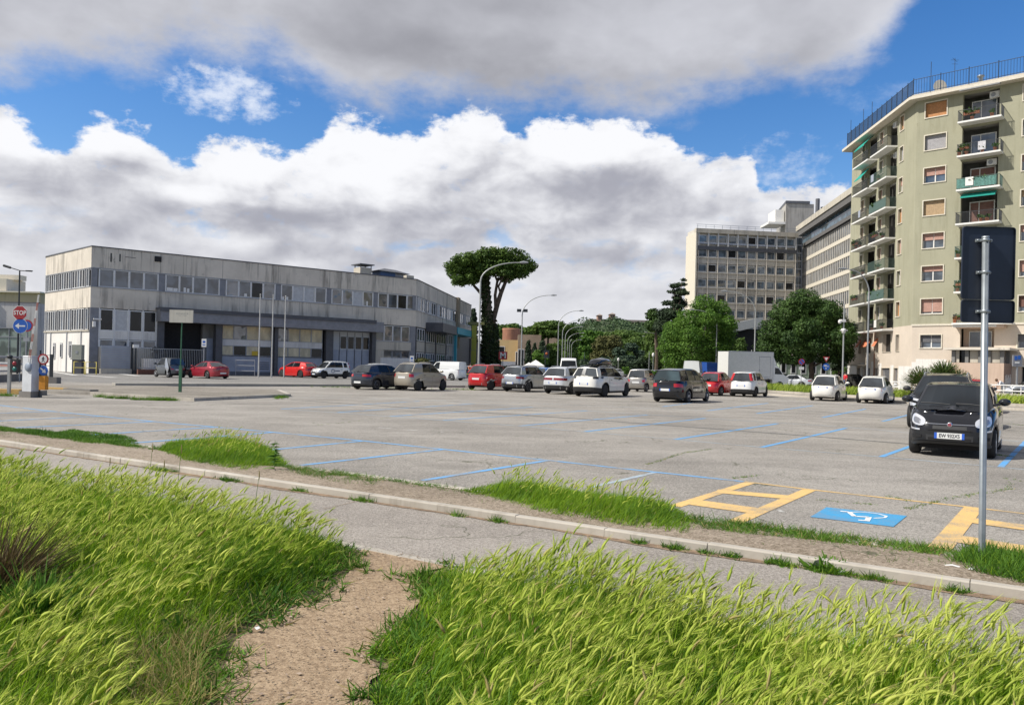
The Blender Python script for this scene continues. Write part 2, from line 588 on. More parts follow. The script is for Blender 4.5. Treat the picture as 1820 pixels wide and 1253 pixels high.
def leaf_mat(name, lo, hi, trans=0.35, scale=0.5, dry=None):
 m_, nt, b = newmat(name)
 g = nt.nodes.new('ShaderNodeNewGeometry')
 ri = NX(nt, g.outputs['Random Per Island'])
 n = nodes_noise(nt, scale, 4, 0.6)
 f = (ri * 0.65 + n.smooth(0.3, 0.7) * 0.55 - 0.1).clamp()
 c = mixc(nt, f, lo, hi)
 if dry:
  c = mixc(nt, ri.smooth(1 - dry[1], 1 - dry[1] + 0.02) * 0.85, c, dry[0])
 nt.links.new(c, b.inputs['Base Color'])
 b.inputs['Roughness'].default_value = 0.6
 b.inputs['Specular IOR Level'].default_value = 0.25
 if trans:
  tr = nt.nodes.new('ShaderNodeBsdfTranslucent')
  mx = nt.nodes.new('ShaderNodeMixShader')
  br = nt.nodes.new('ShaderNodeBrightContrast')
  nt.links.new(c, br.inputs[0])
  nt.links.new(br.outputs[0], tr.inputs[0])
  mx.inputs[0].default_value = trans
  nt.links.new(b.outputs[0], mx.inputs[1])
  nt.links.new(tr.outputs[0], mx.inputs[2])
  nt.links.new(mx.outputs[0], nt.nodes['Material Output'].inputs[0])
 MATS[name] = m_
 return m_
# the two directions of the car park: A along the rows (towards the right and the camera), B away from the camera
AX, BX = Vector((0.818, -0.575, 0)), Vector((0.575, 0.818, 0))
def AB(a, b, z=0.0):
 return AX * a + BX * b + Vector((0, 0, z))
def ab(p):
 return p.x * AX.x + p.y * AX.y, p.x * BX.x + p.y * BX.y
class Fac:
 """a wall plane: s runs along it to the right, d outwards, z up"""
 def __init__(s, P, Q):
  s.P = Vector((P[0], P[1], 0))
  q = Vector((Q[0], Q[1], 0))
  s.L = (q - s.P).length
  s.d = (q - s.P).normalized()
  s.n = Vector((s.d.y, -s.d.x, 0))
  s.T = Matrix(((s.d.x, s.n.x, 0, s.P.x), (s.d.y, s.n.y, 0, s.P.y), (0, 0, 1, 0), (0, 0, 0, 1)))
 def S(s, px, py, off=0.0):
  a = ray(px, py)
  o = s.P + s.n * off
  t = (o.x * s.n.x + o.y * s.n.y) / (a[0] * s.n.x + a[1] * s.n.y)
  return (a[0] * t - o.x) * s.d.x + (a[1] * t - o.y) * s.d.y, CAM_H + a[2] * t
 def mb(s):
  return MB(s.T)
 def at(s, u, d=0.0, z=0.0):
  return s.T @ Vector((u, d, z))
# ------------------------------------------------------------------ ground, car park, kerbs, markings
asph = asphalt('asphalt', (0.165, 0.153, 0.136), (0.405, 0.378, 0.338))
asph_path = asphalt('asphalt_path', (0.195, 0.174, 0.152), (0.41, 0.374, 0.332), scale=1.2)
asph_road = asphalt('asphalt_road', (0.15, 0.145, 0.135), (0.29, 0.28, 0.265), scale=0.6)
soil = M('soil', (0.235, 0.165, 0.108), 0.95, var=0.35, scale=9, bump=0.8, bscale=60)
dirt = asphalt('dirt', (0.24, 0.170, 0.108), (0.40, 0.30, 0.198), scale=.9)
turf_soil = M('turf_soil', (0.13, 0.11, 0.055), 0.95, var=0.4, scale=8, bump=0.8, bscale=30)
far_soil = M('far_soil', (0.07, 0.10, 0.035), 0.95, var=0.4, scale=0.05)
kerb_m = wall_mat('kerb_stone', (0.44, 0.405, 0.35), 0.8, 0.5, 0.2, stain=(0.16, 0.13, 0.10))
kerb_dark = wall_mat('kerb_dark', (0.20, 0.19, 0.175), 0.6, 0.3, 0.2)
kerb_yel = wall_mat('kerb_yellow', (0.55, 0.36, 0.13), 0.5, 0.3, 0.2)
gravel_m = asphalt('gravel', (0.15, 0.135, 0.11), (0.33, 0.30, 0.26), scale=0.8)
blue_p = worn_paint('blue_paint', (0.13, 0.36, 0.66), (0.27, 0.26, 0.24))
blue_f = worn_paint('blue_paint_strong', (0.045, 0.30, 0.56), (0.13, 0.25, 0.38))
pale_p = worn_paint('pale_paint', (0.36, 0.45, 0.52), (0.27, 0.26, 0.24))
yel_p = worn_paint('yellow_paint', (0.70, 0.46, 0.17), (0.34, 0.28, 0.2))
white_p = worn_paint('white_paint', (0.66, 0.65, 0.62), (0.33, 0.32, 0.3))
dark_p = worn_paint('groove_dark', (0.13, 0.132, 0.13), (0.2, 0.195, 0.18))
def sheet(name, pts, z, mat, structure=True):
 mb = MB()
 mb.add([(p[0], p[1], z) for p in pts], [tuple(range(len(pts)))])
 return mb.build(name, mat, structure=structure)
sheet('ground', [(-3000, -400), (3000, -400), (3000, 4500), (-3000, 4500)], -0.03, far_soil)
k1 = [G(0, 784, .08), G(352, 833, .08), G(641, 877, .08), G(899, 909.5, .08), G(1200, 956.5, .08), G(1820, 1051.7, .08)]
k2 = [G(14, 763, .04), G(230, 787.5, .04), G(500, 825, .04), G(825, 867, .04), G(1312, 937, .04), G(1711, 989.5, .04)]
def fitline(pts):
 P = np.array([[p.x, p.y] for p in pts])
 c = P.mean(0)
 u = np.linalg.svd(P - c)[2][0]
 if u[0] < 0:
  u = -u
 return c, u
def lp(L, t, off=0.0):
 c, u = L
 n = np.array([u[1], -u[0]])      # towards the camera
 q = c + u * t + n * off
 return Vector((q[0], q[1], 0))
L1, L2 = fitline(k1), fitline(k2)
L3 = fitline([G(640, 972), G(800, 1003)])
L3 = (L3[0], (L1[1] + L2[1]) / 2)
L3 = (L3[0], L3[1] / np.linalg.norm(L3[1]))
def kerb(name, L, t0, t1, w, z0, z1, mat, seg=1.0, jit=0.006, off=0.0):
 mb = MB()
 t = t0
 while t < t1:
  e = min(t + seg, t1)
  j, jz = random.uniform(-jit, jit), random.uniform(-jit, jit) * 0.6
  a, b = lp(L, t + .0025, j + off), lp(L, e - .0025, j + off)
  c, d = lp(L, e - .004, j - w + off), lp(L, t + .004, j - w + off)
  ch = 0.012
  a2, b2 = lp(L, t + .004, j - ch + off), lp(L, e - .004, j - ch + off)
  z = z1 + jz
  mb.add([(a.x, a.y, z0), (b.x, b.y, z0), (c.x, c.y, z0), (d.x, d.y, z0), (a.x, a.y, z - ch), (b.x, b.y, z - ch),
    (b2.x, b2.y, z), (a2.x, a2.y, z), (c.x, c.y, z), (d.x, d.y, z)],
    [(0, 1, 5, 4), (4, 5, 6, 7), (7, 6, 8, 9), (1, 2, 8, 6, 5), (0, 4, 7, 9, 3), (3, 9, 8, 2)])
  t = e
 return mb.build(name, mat, structure=True)
kerb('path_kerb', L1, -22, 14, 0.085, -0.02, 0.08, kerb_m)
kerb('car_park_kerb', L2, -22, 14, 0.11, -0.02, 0.045, kerb_m)
kerb('path_edging', L3, -22, 14, 0.09, -0.02, 0.014, kerb_m, jit=0.003, off=0.09)
# big asphalt surfaces
sheet('car_park', [lp(L2, 40, -.11), lp(L2, -60, -.11), (-70, 46, 0), (-24, 46.5, 0), (26, 66, 0), (60, 30, 0)], 0.0, asph)
sheet('road', [(-160, 20), (-24, 46.5), (26, 66), (60, 30), (160, -40), (220, 90), (150, 160), (60, 330), (20, 600), (-16, 600), (-20, 200), (-160, 130)], -0.006, asph_road)
sheet('footpath', [lp(L3, -60, 0), lp(L3, 30, 0), lp(L1, 30, 0), lp(L1, -60, 0)], 0.0, asph_path)
# the planted strip between the two kerbs, slightly domed
mb = MB()
NS, NW = 150, 6
vs = []
for i in range(NS + 1):
 t = -40 + 60 * i / NS
 a, b = lp(L1, t, -.108), lp(L2, t + (L1[0] - L2[0]) @ L1[1], .0)
 for j in range(NW + 1):
  p = a.lerp(b, j / NW)
  z = 0.066 * (1 - j / NW) + 0.032 * j / NW + (0.03 * math.sin(math.pi * j / NW) + random.uniform(-.007, .007) if 0 < j < NW else 0)
  vs.append((p.x, p.y, z))
fs = [(i * (NW + 1) + j, i * (NW + 1) + j + 1, (i + 1) * (NW + 1) + j + 1, (i + 1) * (NW + 1) + j) for i in range(NS) for j in range(NW)]
strip_m = asphalt('strip_earth', (0.17, 0.135, 0.095), (0.36, 0.30, 0.235), scale=0.8)
mb.add(vs, fs, True)
mb.build('planting_strip', strip_m, structure=True)
# verge and trodden dirt path in front of the footpath
mb = MB()
N = 60
va = []
for i in range(N + 1):
 for j in range(N + 1):
  t = -26 + 38 * i / N
  o = 0.088 + 9.5 * j / N
  p = lp(L3, t, o)
  va.append((p.x, p.y, 0.0 + (random.uniform(-.018, .0) if j > 0 else 0)))
mb.add(va, [(i * (N + 1) + j, i * (N + 1) + j + 1, (i + 1) * (N + 1) + j + 1, (i + 1) * (N + 1) + j) for i in range(N) for j in range(N)], True)
mb.build('grass_verge', turf_soil, structure=True)
dl = [(646, 974), (625, 1000), (612, 1030), (560, 1062), (515, 1085), (470, 1105), (425, 1135), (408, 1165), (388, 1200), (396, 1253), (380, 1400), (350, 1700)]
dr = [(700, 1700), (672, 1400), (655, 1253), (659, 1225), (674, 1190), (652, 1165), (704, 1122), (732, 1085), (758, 1048), (727, 1027), (803, 1004)]
DL, DR = [G(*p) for p in dl], [G(*p) for p in dr]
def rough_edge(P, amp, n=10):
 out = []
 for a, b in zip(P[:-1], P[1:]):
  for k in range(n):
   q = a.lerp(b, k / n)
   out.append(Vector((q.x + random.uniform(-amp, amp), q.y + random.uniform(-amp, amp), 0)))
 return out + [P[-1]]
poly = rough_edge(DL, .02, 3) + rough_edge(DR, .02, 3)
mb = MB()
cl = [(645, 972)]
mb.add([(p.x, p.y, 0.012) for p in poly], [tuple(range(len(poly)))])
mb.build('dirt_path', dirt, structure=True)
# brown soil washed against the path kerb and in the crack of the path
mb = MB()
def blob_strip(L, t0, t1, o0, w, z):
 n = int((t1 - t0) / .12)
 A, Bp = [], []
 for i in range(n + 1):
  t = t0 + (t1 - t0) * i / n
  k = w * (0.3 + 0.7 * abs(math.sin(t * 1.3) * math.cos(t * .47 + 1))) + random.uniform(0, .03)
  if i in (0, n):
   k = 0.005
  A.append(lp(L, t, o0))
  Bp.append(lp(L, t, o0 + k))
 vs_ = [(p.x, p.y, z) for p in A + Bp]
 m_ = n + 1
 mb.add(vs_, [(i, i + 1, m_ + i + 1, m_ + i) for i in range(n)])
blob_strip(L1, -4, 12, 0.0, .13, .005)
blob_strip(L1, -16, -4, 0.0, .07, .005)
mb.build('soil_drift', soil, structure=True)
mb = MB()
cr = [G(*p) for p in ((1040, 950), (1052, 962), (1035, 975), (1028, 990))] + [G(*p) for p in ((1500, 1012), (1490, 1030), (1475, 1050), (1470, 1075))]
for seq in (cr[:4], [G(*p) for p in ((655, 882), (640, 890), (610, 897), (575, 905))]):
 for a, b in zip(seq[:-1], seq[1:]):
  d = (b - a).normalized()
  n_ = Vector((d.y, -d.x, 0)) * .012
  if seq[0].y > 8.2 or seq[0].x < 0:
   n_ *= .4
  a2, b2 = a + n_ * random.uniform(.5, 1.3), b + n_ * random.uniform(.5, 1.3)
  mb.quad((a.x - n_.x, a.y - n_.y, .006), (b.x - n_.x, b.y - n_.y, .006), (b2.x, b2.y, .006), (a2.x, a2.y, .006))
mb.build('path_crack', soil, structure=True)
def stripe(mb, pts, w, z=0.004):
 for (a, b) in zip(pts[:-1], pts[1:]):
  a, b = (G(*a), G(*b)) if isinstance(a, tuple) else (a, b)
  d = (b - a).normalized()
  n_ = Vector((-d.y, d.x, 0)) * w / 2
  mb.quad(*[(q.x, q.y, z) for q in (a - n_, b - n_, b + n_, a + n_)])
mb = MB()
A1 = [(-60, 714), (0, 720.5), (91, 731), (274, 749.4), (474, 767.2), (643, 783.4), (786, 798.4), (980, 818.8), (1163, 839), (1322, 856)]
stripe(mb, A1, .10)
A2 = [(500, 726.6), (694, 740.3), (788.6, 747.4), (923, 757), (1038, 767.5), (1200.5, 781), (1354, 795), (1566, 812), (1778.5, 830.4), (1900, 842)]
mb.build('blue_bay_line', blue_p, structure=True)
mb = MB()
stripe(mb, A2, .07)
mb.build('faded_bay_line', pale_p, structure=True)
mb = MB()
for a, b in [((94, 731), (-40, 736)), ((177, 740), (-60, 751)), ((274, 749.4), (14, 761)), ((380, 759.4), (137, 774.3)),
    ((485.7, 768.5), (229, 788)), ((643, 784), (447, 803)), ((786, 799), (535, 827)), ((973, 818.5), (751, 854)),
    ((600, 733), (843, 717.7)), ((694, 740), (946, 723.7)), ((788.6, 747), (1044, 730)), ((923, 757), (1151, 737.5)),
    ((500, 727), (746, 713)), ((1176, 723), (1230, 716))]:
 stripe(mb, [a, b], .11, .0045)
mb.build('blue_bay_marking', blue_p, structure=True)
mb = MB()
for a, b in [((1040, 767), (1253, 743.6)), ((1200, 781), (1382, 753)), ((1354, 795), (1504, 761)), ((1566, 812), (1660, 778)),
    ((1778.5, 830), (1840, 768)), ((1257, 730), (1365, 716.6)), ((1345, 735), (1445, 720.8)), ((1462, 742), (1538.5, 727)),
    ((1568.5, 749), (1660, 726)), ((973, 818.5), (751, 854))][:-1]:
 stripe(mb, [a, b], .11, .0045)
mb.build('strong_bay_marking', worn_paint('blue_fresh', (0.10, 0.34, 0.66), (0.2, 0.3, 0.42)), structure=True)
mb = MB()
stripe(mb, [(1163, 840), (1050, 866)], .09)
stripe(mb, [(517, 706), (746, 711), (1151, 737), (1500, 758.7), (1615, 769), (1830, 786)], .07)
stripe(mb, [(560, 703), (900, 715), (1257, 730)], .06)
mb.build('worn_bay_line', pale_p, structure=True)
mb = MB()
stripe(mb, [(517, 710.6), (760, 727), (1020, 743.7), (1400, 772), (1615, 789), (1830, 806)], .13, .006)
stripe(mb, [(1130, 712), (1228, 719.7), (1500, 734.5), (1620, 741.5), (1830, 756)], .10, .006)
mb.build('drain_groove', dark_p, structure=True)
mb = MB()
stripe(mb, [(1180, 701), (1258, 705), (1500, 717.8), (1615, 723.5), (1830, 736)], .42, .006)
mb.build('gutter', M('pale_gutter', (0.42, 0.40, 0.37), .9, var=.2, scale=3), structure=True)
mb = MB()
stripe(mb, [(1324, 856), (1438, 870), (1728, 901.8), (1830, 914)], .075)
mb.build('yellow_bay_line', yel_p, structure=True)
mb = MB()
for k_, (a, b, w) in enumerate([((1333, 858), (1200, 900), .15), ((1438, 871), (1297, 932), .17), ((1730, 903), (1663, 983), .20), ((1273, 873), (1412, 885), .32),
    ((1234, 893), (1350, 909), .40), ((1711, 923), (1860, 943), .36), ((1690, 956), (1860, 983), .40)]):
 stripe(mb, [a, b], w, .0045 + .0004 * k_)
mb.build('yellow_hatching', yel_p, structure=True)
mb = MB()
mb.add([tuple(G(*p)[:2]) + (.005,) for p in ((1469, 901.8), (1612, 917), (1588, 936.5), (1440, 919))], [(0, 1, 2, 3)])
mb.build('blue_disabled_panel', blue_f, structure=True)
mb = MB()
def c7g(x, y):
 return G(1200 + x / 2.935, 820 + y / 2.935)
stripe(mb, [c7g(*p) for p in ((862, 262), (905, 266), (935, 289), (1012, 293), (1000, 314))], .055, .009)
stripe(mb, [c7g(*p) for p in ((1000, 312), (955, 309))], .05, .0095)
stripe(mb, [c7g(*p) for p in ((905, 268), (960, 266), (1005, 269), (1060, 276), (1103, 288), (1092, 296), (1035, 299))], .028, .0085)
mb.build('wheelchair_symbol', M('symbol_white', (0.74, 0.76, 0.76), .8, var=.15, scale=40), structure=True)
mb = MB()
for a, b in [((672, 760), (695, 761.5)), ((723, 764), (742, 765)), ((783, 768), (788, 768.3)), ((1384, 907), (1391, 910))]:
 stripe(mb, [a, b], .06)
mb.build('white_road_mark', white_p, structure=True)
# islands and medians
def island(name, px, z1, top, side_w=.14, km=None):
 P = [G(*p) for p in px]
 mb = MB()
 mb.prism([(p.x, p.y) for p in P], -.02, z1)
 o = mb.build(name + '_kerb', km or kerb_m, structure=True)
 c = sum(P, Vector()) / len(P)
 mb = MB()
 Q = []
 for p in P:
  d = (c - p)
  d.z = 0
  Q.append(p + d.normalized() * side_w * 1.6)
 mb.add([(p.x, p.y, z1 + .006) for p in Q], [tuple(range(len(Q)))])
 return mb.build(name + '_top', top, structure=True)
island('traffic_island', [(60, 699), (160, 702), (345, 713), (517, 705), (498, 697), (290, 690), (60, 688)], .12, gravel_m)
mb = MB()
P = [G(*p) for p in ((205, 686), (318, 686.5), (640, 687), (826, 689), (1010, 694))]
for a, b in zip(P[:-1], P[1:]):
 d = (b - a).normalized()
 n_ = Vector((-d.y, d.x, 0)) * 1.2
 mb.prism([(a.x, a.y), (b.x, b.y), (b.x + n_.x, b.y + n_.y), (a.x + n_.x, a.y + n_.y)], -.02, .15)
mb.build('median_kerb', wall_mat('median_concrete', (0.33, 0.315, 0.28), .6, .3, .25), structure=True)
# yellow and black painted kerb by the barrier
mb = MB()
for i, (a, b) in enumerate([((-40, 699), (36, 701)), ((36, 701), (68, 703)), ((66, 696), (112, 697.5)), ((112, 697.5), (160, 701))]):
 a, b = G(*a), G(*b)
 d = (b - a).normalized()
 n_ = Vector((-d.y, d.x, 0)) * .35
 mb.m = (0, 1, 0, 1)[i]
 mb.prism([(a.x, a.y), (b.x, b.y), (b.x + n_.x, b.y + n_.y), (a.x + n_.x, a.y + n_.y)], -.02, .19)
mb.build('painted_kerb', [kerb_yel, kerb_dark], structure=True)
mb = MB()
for a, b, w in [((40, 679), (420, 680.5), .12), ((420, 680.5), (900, 683), .12), ((95, 661), (135, 667), .5), ((150, 667), (205, 671), .5), ((205, 663.5), (245, 668), .6), ((250, 667), (320, 669), .4)]:
 stripe(mb, [a, b], w, .002)
mb.build('white_road_line', white_p, structure=True)
# grass island along the far side of the car park
gi = [(1110, 684), (1388, 704), (1500, 711), (1640, 719), (1830, 731)]
GP = [G(*p) for p in gi]
mb = MB()
mbt = MB()
mbs = MB()
for a, b in zip(GP[:-1], GP[1:]):
 d = (b - a).normalized()
 n_ = Vector((-d.y, d.x, 0))
 q = lambda o: [((p + n_ * o).x, (p + n_ * o).y) for p in (a, b)]
 mb.prism([*q(0), *q(.35)[::-1]], -.02, .13)
 mbs.prism([*q(.35), *q(1.8)[::-1]], -.02, .12)
 mb.prism([*q(1.8), *q(2.1)[::-1]], -.02, .27)
 mbt.prism([*q(2.1), *q(9.0)[::-1]], -.02, .25)
mb.build('island_kerb', kerb_m, structure=True)
mbs.build('island_pavement', gravel_m, structure=True)
mbt.build('island_soil', turf_soil, structure=True)
# pebbles on the dirt path (uncountable)
def pip(P, poly):
 x, y = P[:, 0], P[:, 1]
 c = np.zeros(len(P), bool)
 n = len(poly)
 for i in range(n):
  x1, y1 = poly[i]
  x2, y2 = poly[(i + 1) % n]
  k = (y1 > y) != (y2 > y)
  xx = (x2 - x1) * (y - y1) / (y2 - y1 + 1e-12) + x1
  c ^= k & (x < xx)
 return c
def scatter(poly, dens):
 P = np.array([(p[0], p[1]) for p in poly])
 a, b = P.min(0), P.max(0)
 n = int((b[0] - a[0]) * (b[1] - a[1]) * dens)
 Q = rng.uniform(a, b, (n, 2))
 return Q[pip(Q, P)]
def pebble_mesh(name, P, smin, smax, mat, z=0.02):
 n = len(P)
 o = np.array([(1, 0, 0), (0, 1, 0), (-1, 0, 0), (0, -1, 0), (0, 0, 1), (0, 0, -1)], float)
 s_ = smin + (smax - smin) * rng.random(n) ** 3
 V = o[None] * (s_[:, None, None] * rng.uniform(.5, 1.2, (n, 6, 1)))
 V[:, :, 2] *= .6
 t = rng.uniform(0, 6.28, n)
 c_, q_ = np.cos(t)[:, None], np.sin(t)[:, None]
 x = V[:, :, 0] * c_ - V[:, :, 1] * q_
 y = V[:, :, 0] * q_ + V[:, :, 1] * c_
 V[:, :, 0], V[:, :, 1] = x, y
 V[:, :, :2] += P[:, None, :]
 V[:, :, 2] += z + s_[:, None] * .15
 F = np.array([(0, 1, 4, 4), (1, 2, 4, 4), (2, 3, 4, 4), (3, 0, 4, 4)])
 F = np.array([(0, 1, 4, 3), (1, 2, 3, 4)])
 Q = (F[None] + (np.arange(n) * 6)[:, None, None]).reshape(-1, 4)
 o_ = np_mesh(name, V, Q, mat)
 o_['kind'] = 'stuff'
 return o_
pebm = leaf_mat('pebble_stone', (0.16, 0.11, 0.08), (0.55, 0.44, 0.34), 0)
pebm2 = leaf_mat('crumb_stone', (0.17, 0.13, 0.09), (0.38, 0.30, 0.21), 0)
pebble_mesh('pebbles', scatter(poly, 170), .003, .016, pebm)
pebble_mesh('soil_crumbs', scatter(poly, 1500), .002, .009, pebm2)
# ------------------------------------------------------------------ buildings
conc = wall_mat('stained_concrete', (0.64, 0.585, 0.50), 0.65, 0.62, 0.14, stain=(0.10, 0.092, 0.08))
conc_l = wall_mat('pale_concrete', (0.50, 0.46, 0.385), 0.4, 0.5, 0.10)
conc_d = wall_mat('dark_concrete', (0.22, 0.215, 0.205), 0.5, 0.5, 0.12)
cap_m = M('parapet_cap', (0.10, 0.105, 0.12), .6, var=.2)
steel = M('blue_grey_steel', (0.20, 0.205, 0.225), .5, var=.12, scale=2)
steel_d = M('dark_steel', (0.068, 0.071, 0.082), .5, var=.15, scale=2)
panel_b = M('blue_grey_panel', (0.31, 0.34, 0.40), .55, var=.08, scale=1.5)
frame_w = M('white_frame', (0.66, 0.66, 0.65), .5, var=.06)
frame_g = M('grey_frame', (0.30, 0.31, 0.33), .5, var=.06)
plas_w = wall_mat('white_plaster', (0.72, 0.70, 0.66), 0.3, 0.25, 0.05)
plas_g = wall_mat('green_plaster', (0.35, 0.34, 0.245), 0.5, 0.35, 0.07, stain=(0.20, 0.19, 0.12))
plas_c = wall_mat('cream_plaster', (0.61, 0.53, 0.44), 0.25, 0.1, 0.07, stain=(0.30, 0.24, 0.19))
plas_p = wall_mat('pink_plaster', (0.55, 0.42, 0.33), 0.25, 0.3, 0.07, stain=(0.3, 0.2, 0.15))
win_g = glass_mat('window_glass', (0.065, 0.08, 0.10), .05, .03)
win_w = glass_mat('wavy_glass', (0.12, 0.125, 0.135), .03, .10, 1.0, .55)
win_d = glass_mat('dark_glass', (0.010, 0.011, 0.013), .12, .01, .3)
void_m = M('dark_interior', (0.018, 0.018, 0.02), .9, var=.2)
blind = M('pale_blind', (0.47, 0.48, 0.49), .8, var=.1, scale=3)
yel_reflect = M('yellow_reflection', (0.60, 0.53, 0.36), .7, var=.25, scale=1.2, stretch=(1, 1, .5))  # cream yellow reflections painted into the bay panes
sh_or = M('orange_shutter', (0.50, 0.235, 0.095), .7, var=.12, scale=4)
sh_pk = M('pink_shutter', (0.46, 0.27, 0.215), .7, var=.1, scale=4)
sh_tan = M('tan_shutter', (0.44, 0.31, 0.18), .7, var=.1, scale=4)
sh_gr = M('grey_shutter', (0.36, 0.35, 0.36), .7, var=.1, scale=4)
sh_br = M('brown_shutter', (0.17, 0.085, 0.065), .7, var=.1, scale=4)
white_m = M('white_paint_trim', (0.72, 0.71, 0.68), .6, var=.06)
cream_w = M('cream_trim', (0.62, 0.57, 0.47), .7, var=.08)
rail_g = M('green_railing', (0.07, 0.12, 0.10), .5, var=.1)
rail_d = M('dark_railing', (0.035, 0.04, 0.045), .5, var=.1)
rail_blue = M('roof_railing', (0.03, 0.055, 0.10), .5, var=.1)
teal = M('teal_awning', (0.01, 0.30, 0.24), .8, var=.12)
teal_sign = M('teal_fascia', (0.03, 0.30, 0.38), .5, var=.06)
terra = M('terracotta', (0.42, 0.15, 0.07), .8, var=.2)
plant_g = leaf_mat('balcony_leaf', (0.03, 0.07, 0.015), (0.10, 0.19, 0.04), .2)
cloth_w = M('pale_cloth', (0.55, 0.54, 0.56), .9, var=.15)
galv = M('galvanised', (0.30, 0.33, 0.35), .42, .55, var=.12, scale=8)
pole_g = M('grey_pole', (0.30, 0.31, 0.32), .5, .3, var=.12, scale=3)
def FB(F, name, mat, boxes, parent, **k):
 mb = F.mb()
 for b in boxes:
  mb.box(*b)
 return mb.build(name, mat, parent, True, **k)
# ---- the two storey office and depot on the left
P0 = W(163, 438, 71)
P1 = W(741, 497, 92.7)
P2 = W(838, 543, 131)
aL = R(-47)
PL = Vector((P0.x + math.sin(aL) * 12.3, P0.y + math.cos(aL) * 12.3, 0))
F1, F2 = Fac(P0, P1), Fac(P1, P2)
FL_ = Fac(PL, P0)
dep = thing('depot_building', 'long two storey concrete depot with stained bands and strip windows', 'building', (P0.x, P0.y, 0))
Z = dict(par=11.42, w2t=9.57, w2b=7.8, s2b=5.95, w1b=3.9, sp=3.15, lw=2.42)
# wall bands, following the plan with a rounded left end
ctr = [P1]
arc = []
nL = FL_.n
rc = 2.0
cen = PL - nL * rc
for k in range(9):
 a = k / 8 * R(85)
 d = nL * math.cos(a) - FL_.d * math.sin(a)
 arc.append(cen + d * rc)
outer = [P2, P1, P0, PL] + arc[1:]
backp = arc[-1] + Vector((10, 18, 0))
def band(name, z0, z1, mat, out=0.0, pts=None, th=0.35, smooth=False):
 pts = pts or outer
 mb = MB()
 n = len(pts)
 nrm = []
 for i, p in enumerate(pts):
  a = pts[max(0, i - 1)]
  b = pts[min(n - 1, i + 1)]
  t = Vector((b.x - a.x, b.y - a.y, 0)).normalized()
  q = Vector((-t.y, t.x, 0))
  if 0 < i < n - 1:
   t1 = Vector((p.x - a.x, p.y - a.y, 0)).normalized()
   q /= max(.6, q.dot(Vector((-t1.y, t1.x, 0))))
  nrm.append(q)
 s_ = 1 if nrm[1].dot(Vector((0, -1, 0))) > 0 else -1
 vs = []
 for p, q in zip(pts, nrm):
  o_ = p + q * s_ * out
  i_ = p - q * s_ * th
  vs += [(o_.x, o_.y, z0), (o_.x, o_.y, z1), (i_.x, i_.y, z1), (i_.x, i_.y, z0)]
 fs = []
 for i in range(n - 1):
  for k in range(4):
   fs.append((4 * i + k, 4 * i + (k + 1) % 4, 4 * i + 4 + (k + 1) % 4, 4 * i + 4 + k))
 fs += [(0, 1, 2, 3), tuple(range(4 * n - 4, 4 * n))[::-1]]
 mb.add(vs, fs)
 return mb.build(name, mat, dep, True)
band('upper_concrete_band', Z['w2t'], Z['par'], conc)
band('parapet_cap', Z['par'], Z['par'] + .10, cap_m, .06, th=.45)
band('lower_concrete_band', Z['s2b'], Z['w2b'], conc)
band('window_sill_strip', Z['w2b'], Z['w2b'] + .07, frame_g, .07)
band('window_head_strip', Z['w2t'] - .07, Z['w2t'], frame_g, .02)
# roof and dark interior
ins = [P2, P1, P0] + [PL] + arc[1:]
rf = [(p.x, p.y) for p in ins] + [(backp.x, backp.y), (P1.x - 6, P1.y + 20), (P2.x - 8, P2.y + 1)]
mb = MB()
mb.add([(x, y, Z['par'] - .5) for x, y in rf], [tuple(range(len(rf)))])
mb.build('roof', M('roof_felt', (0.12, 0.12, 0.12), .9), dep, True)
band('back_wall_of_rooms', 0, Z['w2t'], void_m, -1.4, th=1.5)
# expansion joints on the bands
jm = M('joint_dark', (0.06, 0.06, 0.06), .9)
for s_ in [5.9, 11.75, 17.5, 23.3, 28.9]:
 for z0, z1 in ((Z['w2t'] + .02, Z['par'] - .02), (Z['s2b'] + .02, Z['w2b'] - .02)):
  FB(F1, 'concrete_joint', jm, [(s_ - .012, s_ + .012, 0.0, .006, z0, z1)], dep)
for s_ in (0.05, 5.8, 11.5, 18, 25.7, 31):
 FB(F2, 'concrete_joint', jm, [(s_ - .015, s_ + .015, 0.0, .008, Z['w2t'], Z['par'])], dep)
for x0, z0, x1, z1 in [(1.55, 10.2, 1.68, 11.0), (2.3, 10.3, 2.42, 11.0), (2.8, 10.75, 3.7, 10.8)]:
 FB(F1, 'wall_slot', jm, [(x0, x1, 0.0, .007, z0, z1)], dep)
FB(F1, 'vent_hole', void_m, [(5.35, 5.95, 0.0, .09, 10.62, 11.12)], dep)
FB(F1, 'plinth', M('plinth_dark', (.13, .135, .15), .9, var=.2), [(0, 34.4, -.3, .05, 0, .35)], dep)
def window(F, s0, s1, z0, z1, parent, gl=None, fm=None, fw=.07, d=-.10, mull=0, name='window', hm=None):
 """frame with a pane behind; one mesh each"""
 mb = F.mb()
 fm = fm or frame_w
 for b in ((s0, s0 + fw, z0, z1), (s1 - fw, s1, z0, z1), (s0 + fw, s1 - fw, z0, z0 + fw), (s0 + fw, s1 - fw, z1 - fw, z1)):
  mb.box(b[0], b[1], d, d + .07, b[2], b[3])
 for k in range(mull):
  c = s0 + (s1 - s0) * (k + 1) / (mull + 1)
  mb.box(c - fw * .4, c + fw * .4, d + .005, d + .065, z0 + fw, z1 - fw)
 w = mb.build(name, fm, parent, True)
 mb = F.mb()
 mb.box(s0 + fw * .5, s1 - fw * .5, d - .02, d + .02, z0 + fw * .5, z1 - fw * .5)
 mb.build('pane', gl or win_g, w, True)
 return w
BAY = F1.L / 6
